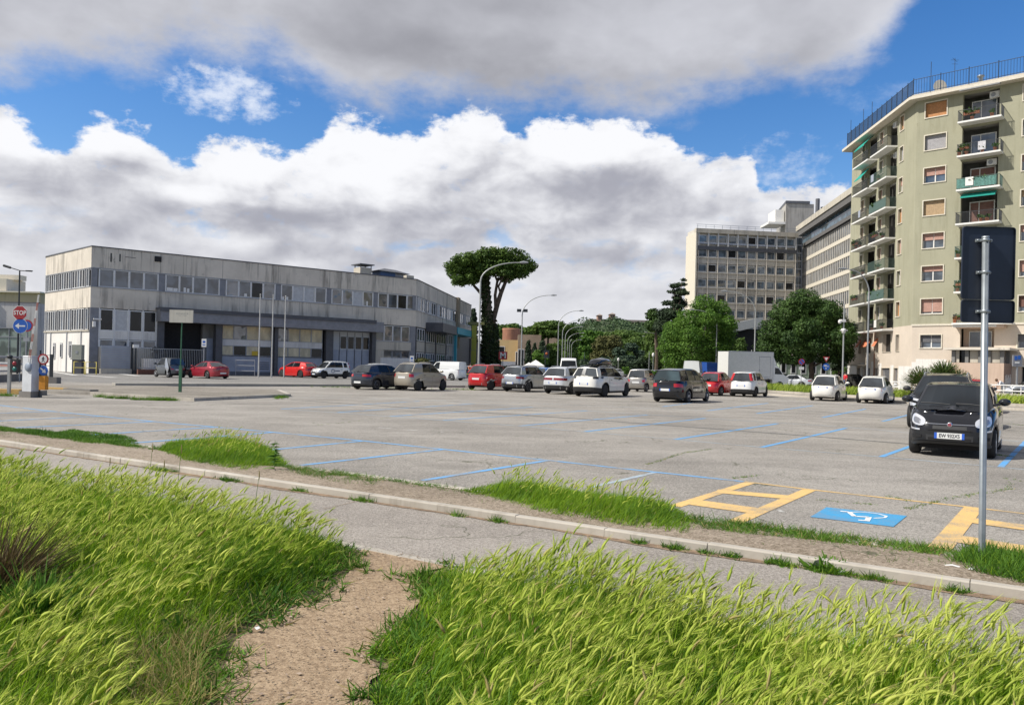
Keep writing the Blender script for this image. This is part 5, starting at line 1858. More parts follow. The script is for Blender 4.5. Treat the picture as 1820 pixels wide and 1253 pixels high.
T('broad_tree', 'olive brown round tree in the middle distance', 1078, 595, 270, [(1070, 618, 16, 20), (1090, 612, 16, 16), (1078, 640, 26, 20), (1060, 640, 12, 18)], 8000, .45, lf_olive, .4, 13)
g6 = 'umbrella pines in front of the hill'
T('umbrella_pine', 'wide umbrella pine crown below the left end of the palace', 1105, 588, 420, [(1085, 600, 18, 9), (1110, 596, 22, 9), (1135, 600, 20, 9), (1150, 606, 12, 8)], 5000, .7, lf_mid, .5, 14, group=g6)
T('umbrella_pine', 'umbrella pine crown partly behind the blue green cedar', 1130, 600, 360, [(1110, 612, 14, 8), (1130, 607, 16, 8), (1150, 612, 16, 9)], 4500, .55, lf_mid, .5, 15, group=g6)
T('cedar', 'blue green cedar with tiered boughs in the middle distance', 1120, 610, 240, [(1100, 625, 12, 7), (1122, 617, 12, 7), (1140, 628, 14, 6), (1112, 638, 20, 8), (1136, 643, 20, 7), (1105, 652, 20, 8), (1128, 658, 22, 8)], 8000, .4, lf_cedar, .4, 16, up=1.0)
T('leafy_tree', 'green tree left of the large bright tree, above the small lamps', 1165, 592, 200, [(1155, 612, 14, 15), (1172, 602, 14, 14), (1165, 635, 20, 20), (1185, 630, 14, 20)], 8000, .34, lf_mid, .35, 17)
T('cedar', 'tall dark cedar rising beside the pale office flank', 1195, 498, 150,
 [(1210 - (i * 7 % 5) * 2.5 - (i % 3) * i * .9 + (i % 2) * 8, 500 + i * 4.6, 6 + (i * 5 % 7) + i * .35, 2.6 + i % 3, ((i * 3) % 5 - 2) * 1.2) for i in range(20)] + [(1202, 545, 9, 42), (1205, 585, 22, 18), (1180, 580, 20, 16), (1208, 540, 14, 12), (1195, 560, 20, 9), (1178, 555, 12, 6), (1212, 518, 9, 6)], 18000, .2, lf_dark, .4, 18, up=1.1, shell=.2)
T('umbrella_pine', 'dark rounded pine crown left of the tall cedar', 1165, 545, 170, [(1160, 560, 12, 10), (1172, 572, 16, 12), (1185, 585, 18, 14), (1160, 578, 14, 10)], 7000, .27, lf_pine2, .4, 19)
T('plane_tree', 'large bright green leafy tree left of the white box truck', 1240, 525, 108,
 [(1252, 545, 24, 20), (1278, 552, 20, 18), (1228, 570, 28, 22), (1205, 590, 28, 24), (1190, 612, 20, 22), (1262, 585, 36, 30), (1290, 590, 20, 32), (1240, 620, 52, 32), (1278, 630, 34, 26), (1200, 640, 24, 20), (1222, 598, 20, 18, -3), (1250, 568, 18, 14, -3.5), (1284, 578, 16, 14, -3)],
 46000, .125, lf_green, .5, 20, shell=.45, bark_=bark_g)
T('aleppo_pine', 'big rounded dark green pine in front of the office blocks', 1432, 515, 90,
 [(1430, 540, 34, 24), (1400, 560, 32, 28), (1465, 560, 34, 28), (1378, 590, 30, 28), (1440, 590, 46, 34), (1490, 590, 30, 30), (1365, 622, 24, 26), (1410, 625, 40, 26), (1470, 620, 40, 26), (1505, 600, 18, 26), (1500, 630, 18, 18),
 (1410, 585, 22, 18, -4), (1450, 560, 20, 16, -4), (1470, 600, 22, 18, -4.5), (1425, 615, 22, 14, -4), (1385, 605, 18, 16, -4)],
 64000, .105, lf_pine2, .33, 21, trunk_px=1442, shell=.4, elong=1.3)
T('leafy_tree', 'small dark tree between the big pine and the apartment block', 1492, 600, 95, [(1497, 625, 12, 20), (1488, 640, 12, 20)], 3500, .15, lf_dark, .14, 22)
T('yellow_shrub', 'tall yellow green conifer shrub right of the small lamps', 1203, 625, 112, [(1204, 634, 8, 10), (1203, 650, 10, 14), (1203, 665, 11, 10)], 3600, .13, lf_yel, .1, 23)
T('leafy_tree', 'small tree below the dark hall roof', 1314, 600, 104, [(1316, 618, 11, 16), (1310, 640, 13, 18), (1328, 640, 12, 14)], 4200, .15, lf_mid, .12, 25)
def bush(name, label, px, py, Y, rx, ry, n, size, mat, z0=0.0, group=None, seed=1):
 c = W(px, py, Y)
 t = thing(name, label, 'bush', (c.x, Y, z0), group=group)
 m_ = Y / FOC
 rr = random.Random(seed)
 lob = [((rr.uniform(-.6, .6) * rx * m_, rr.uniform(-.4, .4) * rx * m_, (c.z - z0) * rr.uniform(.6, 1.0)), (rx * m_ * .6, rx * m_ * .5, ry * m_ * .6)) for _ in range(6)]
 v, q = leafcloud(lob, n, size, seed=seed, shell=.2)
 np_mesh('foliage', v, q, mat, t)
 mb = MB()
 for k in range(5):
  l = lob[k][0]
  mb.tube([(0, 0, 0), (l[0] * .5, l[1] * .5, l[2] * .6), l], [.03, .02, .012], 5)
 mb.build('stem', bark, t)
 return t
bush('bush', 'pale flowering bush in front of the ochre building', 901, 655, 115, 14, 11, 1800, .13, lf_olive, seed=2)
bush('bush', 'low green bush right of the pale flowering bush', 918, 662, 112, 12, 6, 1200, .12, lf_green, seed=3)
bush('bush', 'bright green bush behind the silver microcar', 1150, 662, 95, 17, 8, 2600, .12, lf_green, seed=4)
bush('bush', 'small bright shrub on the distant traffic island', 1112, 656, 130, 6, 8, 900, .14, lf_green, seed=5)
bush('bush', 'dark green bush behind the round blue sign', 1490, 655, 98, 16, 12, 2200, .13, lf_mid, seed=6)
bush('bush', 'bush with reddish leaves by the depot corner window', 757, 640, 88, 22, 8, 1600, .13, lf_olive, seed=7)
# spiky palms on the grass island
def palm(label, px, py_b, px_y, h, n, L, seed, z0=.25):
 r_ = np.random.default_rng(seed)
 g = W(px, 690, px_y)
 t = thing('dwarf_palm', label, 'palm', (g.x, px_y, z0), group='spiky palms on the grass island')
 mb = MB()
 mb.tube([(0, 0, -.05), (.03, 0, h * .6), (.0, 0, h)], [.16, .13, .1], 8)
 mb.build('trunk', bark, t)
 mats_v, mats_q, o = [], [], 0
 Vv, Qq = [], []
 for f in range(n):
  a = r_.uniform(0, 6.28)
  e = r_.uniform(-.25, 1.35)
  d = np.array([math.cos(a) * math.cos(e), math.sin(a) * math.cos(e), math.sin(e)])
  c0 = np.array([0, 0, h]) + d * L * .35
  sidev = np.cross(d, [0, 0, 1.])
  sidev /= np.linalg.norm(sidev) + 1e-6
  upv = np.cross(sidev, d)
  k = 13
  for j in range(k):
   u = (j / (k - 1) - .5) * 2.3
   dd = d * math.cos(u) + sidev * math.sin(u) + upv * r_.normal(0, .12)
   e2 = c0 + dd * L * (.65 - .15 * abs(u)) + np.array([0, 0, -.06])
   w = np.cross(dd, upv) * .055
   Vv += [c0 - w * .4, c0 + w * .4, e2 + w * .25, e2 - w * .25]
   Qq.append((o, o + 1, o + 2, o + 3))
   o += 4
  st = sidev * .012
  p0 = np.array([0, 0, h])
  Vv += [p0 - st, p0 + st, c0 + st, c0 - st]
  Qq.append((o, o + 1, o + 2, o + 3))
  o += 4
 np_mesh('fronds', np.array(Vv), np.array(Qq), leaf_mat('palm_frond', (0.03, 0.06, 0.015), (0.14, 0.20, 0.045), .25, .8, dry=((.3, .2, .1), .08)) if 'palm_frond' not in MATS else MATS['palm_frond'], t)
 return t
palm('spiky dark palm at the left of the clump behind the black cars', 1640, 0, 47, .5, 60, 1.55, 1)
palm('tallest spiky palm, in the middle of the clump behind the black cars', 1678, 0, 48, 1.0, 60, 1.45, 2)
palm('lighter palm at the right of the clump behind the black cars', 1702, 0, 47, .6, 50, 1.35, 3)
palm('low palm between the left and the tallest one', 1660, 0, 46, .4, 50, 1.3, 4)
# the wooded hill
hill_px = [(800, 640), (860, 615), (900, 597), (940, 594), (975, 590), (1010, 578), (1040, 574), (1075, 569), (1100, 569), (1130, 575), (1160, 579), (1190, 583), (1260, 592), (1400, 600), (1600, 620)]
vs, fs = [], []
NY = 12
cols_ = []
xs_ = np.linspace(780, 1620, 80)
hy = np.interp(xs_, [p[0] for p in hill_px], [p[1] for p in hill_px])
for j in range(NY + 1):
 u = j / NY
 Yj = 520 + 880 * u
 for x, y in zip(xs_, hy):
  zt_ = W(x, y + 2.5, 1400).z
  p = W(x, 650, Yj)
  k = u ** 1.35
  vs.append((p.x, Yj, max(-.02, zt_ * k * (1 + .04 * math.sin(x * .05 + j)))))
nx_ = len(xs_)
for j in range(NY):
 for i in range(nx_ - 1):
  fs.append((j * nx_ + i, j * nx_ + i + 1, (j + 1) * nx_ + i + 1, (j + 1) * nx_ + i))
vs2 = [(v_[0], 1900, -1) for v_ in vs[-nx_:]]
n0 = len(vs)
vs += vs2
for i in range(nx_ - 1):
 fs.append(((NY) * nx_ + i, NY * nx_ + i + 1, n0 + i + 1, n0 + i))
mb = MB()
mb.add(vs, fs, True)
mb.build('hill', M('hill_soil', (0.04, 0.06, 0.02), .95, var=.3, scale=.02), structure=True)
Vv = np.array(vs[:n0]).reshape(NY + 1, nx_, 3)
r_ = np.random.default_rng(5)
nl = 950
jj = NY * r_.random(nl) ** .7
ii = (nx_ - 1) * r_.random(nl)
lob = []
for a, b in zip(jj, ii):
 a0, b0 = min(int(a), NY - 1), min(int(b), nx_ - 2)
 fa, fb = a - a0, b - b0
 p = (Vv[a0, b0] * (1 - fa) + Vv[a0 + 1, b0] * fa) * (1 - fb) + (Vv[a0, b0 + 1] * (1 - fa) + Vv[a0 + 1, b0 + 1] * fa) * fb
 s_ = r_.uniform(6, 12)
 lob.append(((p[0], p[1], p[2] + r_.uniform(1, 5)), (s_ * 1.1, s_, s_ * .55)))
v, q = leafcloud(lob, 60000, 1.9, seed=8, shell=.7, up=.5)
o = np_mesh('hill_woods', v, q, lf_far)
o['kind'] = 'stuff'
# nearer belts of wood closing the view between the buildings
def belt(name, px0, px1, pyt, Y, n, nl_, size, mat, dpt, seed, ry=1.0, pyv=3):
 r_ = np.random.default_rng(seed)
 lob = []
 for k in range(nl_):
  px = r_.uniform(px0, px1)
  c = W(px, pyt + r_.uniform(-pyv, pyv) + 6 * ry, Y)
  dy = r_.uniform(0, dpt)
  m_ = Y / FOC
  for f in (1.0, .68, .35):
   lob.append(((c.x, Y + dy, c.z * f), (r_.uniform(9, 15) * m_, r_.uniform(9, 14) * m_, 9 * m_ * ry)))
 v, q = leafcloud(lob, n, size, seed=seed, shell=.6, up=.4)
 o = np_mesh(name, v, q, mat)
 o['kind'] = 'stuff'
 return o
belt('park_woods', 870, 1240, 616, 480, 26000, 80, 1.0, lf_mid, 60, 3, pyv=8)
belt('dark_undergrowth', 940, 1330, 640, 185, 16000, 70, .42, lf_dark, 20, 4, pyv=5)
belt('avenue_hedge', 1185, 1500, 655, 116, 14000, 60, .22, lf_mid, 6, 6, pyv=4)
# ------------------------------------------------------------------ vehicles
def paint(name, col, metal=0.0, rough=.28, coat=.8):
 return M(name, col, rough, metal, 0, coat=coat)
car_glass = glass_mat('car_glass', (0.010, 0.013, 0.016), .04, 0, .3)
car_glass_l = glass_mat('car_glass_pale', (0.035, 0.055, 0.062), .05, 0, .5)
car_glass_rear = glass_mat('car_glass_rear', (0.03, 0.036, 0.04), .05, 0, 1.0)  # base colour lightened to stand in for pale sky reflections
rubber = M('rubber', (0.018, 0.018, 0.019), .85, var=.15, scale=20)
trim_b = M('black_trim', (0.022, 0.023, 0.025), .55, var=.1)
under_m = M('underbody', (0.008, 0.008, 0.009), .9, var=0)
alloy = M('alloy', (0.38, 0.39, 0.41), .32, .85, var=.05)
alloy_d = M('dark_alloy', (0.05, 0.052, 0.055), .4, .7, var=.05)
hubcap = M('hubcap', (0.45, 0.46, 0.48), .4, .5, var=.05)
lamp_r = M('red_lamp', (0.42, 0.012, 0.015), .12, 0, 0, coat=.8)
lamp_rd = M('dark_red_lamp', (0.20, 0.012, 0.016), .12, 0, 0, coat=.8)
lamp_c = M('clear_lamp', (0.62, 0.64, 0.68), .10, .35, .05, coat=.9)
plate_w = M('plate_white', (0.66, 0.67, 0.66), .5, var=.03)
plate_b = M('plate_blue', (0.02, 0.10, 0.50), .5, var=.03)
ink = M('ink', (0.02, 0.02, 0.03), .6, var=0)
chrome = M('chrome', (0.60, 0.61, 0.63), .12, 1.0, 0)
def ip(pts, x):
 return float(np.interp(-x, [-p[0] for p in pts], [p[1] for p in pts]))
class Shell:
 """lower body: a rounded plan swept up between a bottom and a top profile"""
 LV = [0.0, .12, .30, .50, .68, .82, .92, 1.0]
 def __init__(s, S):
  s.S = S
  s.a, s.b, s.n = S['L'] / 2, S['W'] / 2, S.get('n', 5.0)
  s.fi = S.get('fi', [.06, .01, 0, .01, .03, .07, .14, .28])
  s.ri = S.get('ri', [.07, .01, 0, .0, .02, .04, .06, .10])
  s.wf = S.get('wf', [.965, .985, 1.0, .998, .985, .965, .935, .885])
 def zb(s, x, side):
  S = s.S
  c = S.get('clr', .21)
  e = max(0, abs(x) - (s.a - .55)) / .55
  z = c + .07 * e ** 2
  if side:
   for xa in (S['xf'], S['xr']):
    d = abs(x - xa)
    ra = S['r'] + S.get('arch', .055)
    if d < ra:
     z = max(z, S['r'] + math.sqrt(ra * ra - d * d))
  return z
 def P(s, th, t, off=0.0):
  c, q = math.cos(th), math.sin(th)
  x0 = s.a * math.copysign(abs(c) ** (2 / s.n), c)
  y0 = s.b * math.copysign(abs(q) ** (2 / s.n), q)
  ins = np.interp(t, s.LV, s.fi if c > 0 else s.ri)
  wf = np.interp(t, s.LV, s.wf)
  taper = s.S.get('tp', .06)
  x = x0 * (1 - ins / s.a)
  y = y0 * wf * (1 - taper * max(0, x0 / s.a) ** 3 - s.S.get('tr', .04) * max(0, -x0 / s.a) ** 3)
  side = abs(y0) > s.b * .80
  zb, zt = s.zb(x0, side), ip(s.S['top'], x)
  z = zb + (zt - zb) * t
  if off:
   nx = math.copysign(abs(x0 / s.a) ** (s.n - 1), x0)
   ny = math.copysign(abs(y0 / s.b) ** (s.n - 1), y0)
   l = math.hypot(nx, ny) + 1e-9
   x += nx / l * off
   y += ny / l * off
  return (x, y, z)
 def thx(s, x, sgn=1):
  c = math.copysign((abs(x) / s.a) ** (s.n / 2), x)
  return sgn * math.acos(max(-1, min(1, c)))
 def thy(s, y, rear):
  q = (abs(y) / s.b) ** (s.n / 2)
  a = math.asin(min(1, q))
  a = math.pi - a if rear else a
  return math.copysign(a, y) if y else a
def body_parts(S, t, pm, tm):
 sh = Shell(S)
 a = sh.a
 ths = [sh.thy(y, False) for y in np.linspace(0, sh.b * .93, 7)]
 xs = list(np.linspace(a * .955, -a * .955, 84))
 ths += [sh.thx(x) for x in xs] + [sh.thy(y, True) for y in np.linspace(sh.b * .93, 0, 7)]
 ths = sorted(set(round(x, 5) for x in ths))
 full = ths + [-x for x in reversed(ths[1:-1])]
 n, m = len(full), len(sh.LV)
 vs = []
 for lv in sh.LV:
  for th in full:
   vs.append(sh.P(th, lv))
 fb, ft = [], []
 clad = S.get('clad', 1)
 for j in range(m - 1):
  for i in range(n):
   i2 = (i + 1) % n
   f = (j * n + i, j * n + i2, (j + 1) * n + i2, (j + 1) * n + i)
   x = vs[f[0]][0]
   endz = abs(x) > a - .55
   lowend = S.get('bump', 0) and endz and j < S['bump']
   (ft if (j < clad or lowend) else fb).append(f)
 # deck: hood and boot, with a crown
 top0 = (m - 1) * n
 h = len(ths)
 mid = []
 for i in range(h):
  l = vs[top0 + i]
  mid.append(len(vs))
  vs.append((l[0], 0, l[2] + .045))
 for i in range(h - 1):
  l0, l1 = top0 + i, top0 + i + 1
  r0 = top0 + (n - i) % n
  r1 = top0 + (n - i - 1) % n
  fb.append((l0, mid[i], mid[i + 1], l1))
  fb.append((mid[i], r0, r1, mid[i + 1]))
 for name, fs, mt in (('body', fb, pm), ('lower_trim', ft, tm)):
  mb = MB()
  mb.add(vs, fs, True)
  # drop unused verts
  used = sorted({i for f in mb.f for i in f})
  mp = {o: k for k, o in enumerate(used)}
  mb.v = [mb.v[i] for i in used]
  mb.f = [tuple(mp[i] for i in f) for f in mb.f]
  if mb.f:
   mb.build(name, mt, t)
 # dark underbody between the wheels
 mb = MB()
 w = sh.b - .26
 mb.box(-a + .22, a - .22, -w, w, S.get('clr', .21) - .03, .62)
 mb.build('underbody', under_m, t)
 return sh
def patch(sh, t, name, mat, th0, th1, t0, t1, off=.008, n=8, m=4, parent=None, inset=None):
 vs, fs = [], []
 for j in range(m + 1):
  for i in range(n + 1):
   u, v = i / n, j / m
   th = th0 + (th1 - th0) * u
   lo, hi = t0, t1
   if inset:
    lo += inset[0] * u * (1 if inset[0] else 0)
    hi -= inset[1] * u
   vs.append(sh.P(th, lo + (hi - lo) * v, off))
 for j in range(m):
  for i in range(n):
   fs.append((j * (n + 1) + i, j * (n + 1) + i + 1, (j + 1) * (n + 1) + i + 1, (j + 1) * (n + 1) + i))
 mb = MB()
 mb.add(vs, fs, True)
 return mb.build(name, mat, parent or t)
def greenhouse(S, t, pm, sh, glass=None, roofm=None):
 glass = glass or car_glass
 cols = S['cols']            # (x at belt, x at roof, kind after it)
 b = sh.b
 yb = lambda x: b * .885 * (1 - .05 * max(0, x / sh.a) ** 2 - S.get('gr', .06) * max(0, -x / sh.a) ** 2) * S.get('gw', 1.0)
 tum = S.get('tum', .20)
 yt = lambda x: yb(x) - tum
 zt = lambda x: ip(S['roof'], x)
 zbelt = lambda x: ip(S['top'], x) - .01
 VB = [0, .05, .5, .93, 1.0]
 def pt(cb, ct, v, sgn):
  bx, tx = cb, ct
  y = yb(bx) + (yt(tx) - yb(bx)) * v + .025 * math.sin(math.pi * v)
  z = zbelt(bx) + (zt(tx) - zbelt(bx)) * v
  return (bx + (tx - bx) * v, sgn * y, z)
 for sgn in (1, -1):
  mp = MB()
  for k in range(len(cols) - 1):
   kind = cols[k][2]
   c0, c1 = cols[k], cols[k + 1]
   for j in range(4):
    q = [pt(c0[0], c0[1], VB[j], sgn), pt(c1[0], c1[1], VB[j], sgn), pt(c1[0], c1[1], VB[j + 1], sgn), pt(c0[0], c0[1], VB[j + 1], sgn)]
    if kind == 'g' and j in (1, 2):
     continue
    if kind == 'b' and j in (1, 2):
     continue
    mp.add(q, [(0, 1, 2, 3)], True)
   if kind in 'gb':
    mb = MB()
    for j in (1, 2):
     q = []
     for (cb, ct, v) in ((c0[0], c0[1], VB[j]), (c1[0], c1[1], VB[j]), (c1[0], c1[1], VB[j + 1]), (c0[0], c0[1], VB[j + 1])):
      p = pt(cb, ct, v, sgn)
      q.append((p[0], p[1] - sgn * (.008 if kind == 'g' else -.002), p[2]))
     mb.add(q, [(0, 1, 2, 3)], True)
    mb.build('side_window' if kind == 'g' else 'black_pillar', glass if kind == 'g' else trim_b, t)
  mp.build('pillars', pm, t)
 # screens front and rear
 for front in (True, False):
  c = cols[0] if front else cols[-1]
  bulb = S.get('bf', .22) if front else S.get('br', .10)
  sg = 1 if front else -1
  U = [-1, -.92, -.6, -.3, 0, .3, .6, .92, 1]
  gl, fr = MB(), MB()
  def sp(u, v):
   y = u * (yb(c[0]) + (yt(c[1]) - yb(c[0])) * v)
   x = c[0] + (c[1] - c[0]) * v + sg * bulb * (1 - u * u) * (1 - .35 * v)
   z = zbelt(c[0]) + (zt(c[1]) - zbelt(c[0])) * v + .035 * (1 - u * u) * v
   if not front:
    z += 0
   return (x, y, z)
  for i in range(8):
   for j in range(4):
    q = [sp(U[i], VB[j]), sp(U[i + 1], VB[j]), sp(U[i + 1], VB[j + 1]), sp(U[i], VB[j + 1])]
    if 0 < i < 7 and j in (0, 1, 2):
     q = [(p[0] - sg * .006, p[1], p[2]) for p in q]
     gl.add(q, [(0, 1, 2, 3)], True)
    else:
     fr.add(q, [(0, 1, 2, 3)], True)
  if S.get('panel_rear') and not front:
   fr.build('rear_door_upper', pm, t)
   gl.build('rear_door_panel', pm, t)
  else:
   if S.get('spoiler') and not front:
    pass
   fr.build('windscreen_frame' if front else 'rear_window_frame', pm if front or not S.get('blackrear') else trim_b, t)
   g = gl.build('windscreen' if front else 'rear_window', (S.get('rg') or (car_glass_rear if glass is car_glass else glass)) if not front else glass, t)
 # roof
 xs = [cols[0][1] + .0] + list(np.linspace(cols[0][1], cols[-1][1], 14)[1:-1]) + [cols[-1][1]]
 V = [-1, -.9, -.6, 0, .6, .9, 1]
 vs = []
 for k, x in enumerate(xs):
  for v in V:
   ex = 0
   if k == 0:
    ex = S.get('bf', .22) * (1 - v * v) * .65
   if k == len(xs) - 1:
    ex = -S.get('br', .10) * (1 - v * v) * .65 - (S.get('spoiler', 0))
   edge = (.0, .028, .035)[0 if abs(v) == 1 else (1 if abs(v) == .9 else 2)]
   z = zt(x) + (.035 * (1 - v * v) if k in (0, len(xs) - 1) else edge + .012 * (1 - abs(v)))
   vs.append((x + ex, v * yt(x), z))
 fs = [(k * 7 + i, k * 7 + i + 1, (k + 1) * 7 + i + 1, (k + 1) * 7 + i) for k in range(len(xs) - 1) for i in range(6)]
 mb = MB()
 mb.add(vs, fs, True)
 mb.build('roof', roofm or pm, t)
 # dark inside so that glass joints never show daylight
 mb = MB()
 x0, x1 = cols[-1][0] + .25, cols[0][0] - .35
 yy = yt(0) - .08
 z1 = min(zt(cols[0][1]), zt(cols[-1][1])) - .06
 zz = zbelt(0) - .05
 mb.add([(x0, -yy, zz), (x1, -yy, zz), (x1, yy, zz), (x0, yy, zz), (cols[-1][1] + .12, -yy + .05, z1), (cols[0][1] - .1, -yy + .05, z1), (cols[0][1] - .1, yy - .05, z1), (cols[-1][1] + .12, yy - .05, z1)],
   [(0, 3, 2, 1), (4, 5, 6, 7), (0, 1, 5, 4), (1, 2, 6, 5), (2, 3, 7, 6), (3, 0, 4, 7)])
 mb.build('cabin', under_m, t)
 return yb, yt, zt
def wheel_proto(r, w, rim_m, style, rf=.66):
 mb = MB()
 mb.lathe([(r * rf, -w / 2 + .01), (r * .86, -w / 2), (r * .97, -w / 2 + .025), (r, 0), (r * .97, w / 2 - .025), (r * .86, w / 2), (r * rf, w / 2 - .01)], n=24, axis='y')
 ty = mb.build('tyre', rubber)
 mb = MB()
 rr = r * rf
 if style == 'hub':
  mb.lathe([(0, w / 2 + .004), (rr * .3, w / 2), (rr * .5, w / 2 - .02), (rr * .93, w / 2 - .012), (rr * 1.02, w / 2 - .002), (rr * 1.02, w / 2 - .03)], n=20, axis='y')
  mb.v = [v for v in mb.v]
 else:
  mb.lathe([(rr * .90, w / 2 - .02), (rr * 1.01, w / 2 - .004), (rr * 1.02, w / 2 - .05)], n=24, axis='y')
  mb.lathe([(0, w / 2 - .005), (rr * .2, w / 2 - .015), (rr * .22, w / 2 - .05)], n=10, axis='y')
  for k in range(5):
   a = 2 * math.pi * k / 5 + .3
   for da in ((-.17, -.05), (.05, .17)) if style == 'twin' else ((-.13, .13),):
    p = []
    for (rad, d) in ((rr * .15, da[0] * 1.3), (rr * .94, da[0]), (rr * .94, da[1]), (rr * .15, da[1] * 1.3)):
     p.append((rad * math.cos(a + d), rad * math.sin(a + d)))
    mb.add([(q[0], w / 2 - .012, q[1]) for q in p] + [(q[0], w / 2 - .04, q[1]) for q in p], [(0, 1, 2, 3), (0, 4, 5, 1), (1, 5, 6, 2), (2, 6, 7, 3)])
 ri = mb.build('rim', rim_m)
 mb = MB()
 mb.lathe([(0, w / 2 - .05), (rr, w / 2 - .05), (rr, -w / 2 + .05), (0, -w / 2 + .05)], n=16, axis='y')
 dk = mb.build('brake', under_m)
 for o in (ty, ri, dk):
  COL.objects.unlink(o)
 return ty, ri, dk
WP = {}
def wheels(S, t, rim_m, style):
 key = (S['r'], rim_m.name, style)
 if key not in WP:
  WP[key] = wheel_proto(S['r'], S.get('ww', .20), rim_m, style)
 ty, ri, dk = WP[key]
 for x in (S['xf'], S['xr']):
  for sgn in (1, -1):
   w = bpy.data.objects.new('wheel', dk.data)
   COL.objects.link(w)
   w.parent = t
   w.location = (x, sgn * (S['W'] / 2 - .135), S['r'])
   w.rotation_euler = (0, 0, 0 if sgn > 0 else math.pi)
   for p in (ty, ri):
    q = bpy.data.objects.new(p.name.split('.')[0], p.data)
    COL.objects.link(q)
    q.parent = w
def plate(t, x, z, front, blue=True, w=.52, h=.115, txt=None, white2=False):
 s_ = 1 if front else -1
 mb = MB()
 mb.box(min(x, x + s_ * .012), max(x, x + s_ * .012), -w / 2, w / 2, z - h / 2, z + h / 2)
 p = mb.build('number_plate', plate_w, t)
 if blue:
  for sg in (1, -1):
   mb = MB()
   y0, y1 = sorted((sg * w / 2, sg * (w / 2 - .045)))
   mb.box(min(x + s_ * .012, x + s_ * .015), max(x + s_ * .012, x + s_ * .015), y0, y1, z - h / 2, z + h / 2)
   mb.build('blue_band', plate_b, p)
 return p
def mirrors(t, S, x, z, m_):
 for sgn in (1, -1):
  mb = MB()
  y = sgn * (S['W'] / 2 * .97)
  mb.ball((x, y + sgn * .10, z + .03), .075, .115, .075, 10, 7)
  mb.tube([(x + .03, y - sgn * .09, z - .04), (x + .01, y + sgn * .06, z)], .03, 6)
  mb.build('door_mirror', m_, t)
def seams(t, sh, S, xs, z0=.12, z1=.97):
 mb = MB()
 for x in xs:
  for sgn in (1, -1):
   th = sh.thx(x) * sgn
   for j in range(6):
    a, b = z0 + (z1 - z0) * j / 6, z0 + (z1 - z0) * (j + 1) / 6
    p, q = sh.P(th, a, .0015), sh.P(th, b, .0015)
    mb.add([(p[0] - .006, p[1], p[2]), (p[0] + .006, p[1], p[2]), (q[0] + .006, q[1], q[2]), (q[0] - .006, q[1], q[2])], [(0, 1, 2, 3)])
 for x in xs[:-1]:
  for sgn in (1, -1):
   p = sh.P(sh.thx(x - .72 if len(xs) > 2 else x - .85) * sgn, .80, .012)
   mb.box(p[0] - .09, p[0] + .09, min(p[1], p[1] - sgn * .02), max(p[1], p[1] - sgn * .02), p[2] - .012, p[2] + .012)
 mb.build('door_seam', trim_b, t)
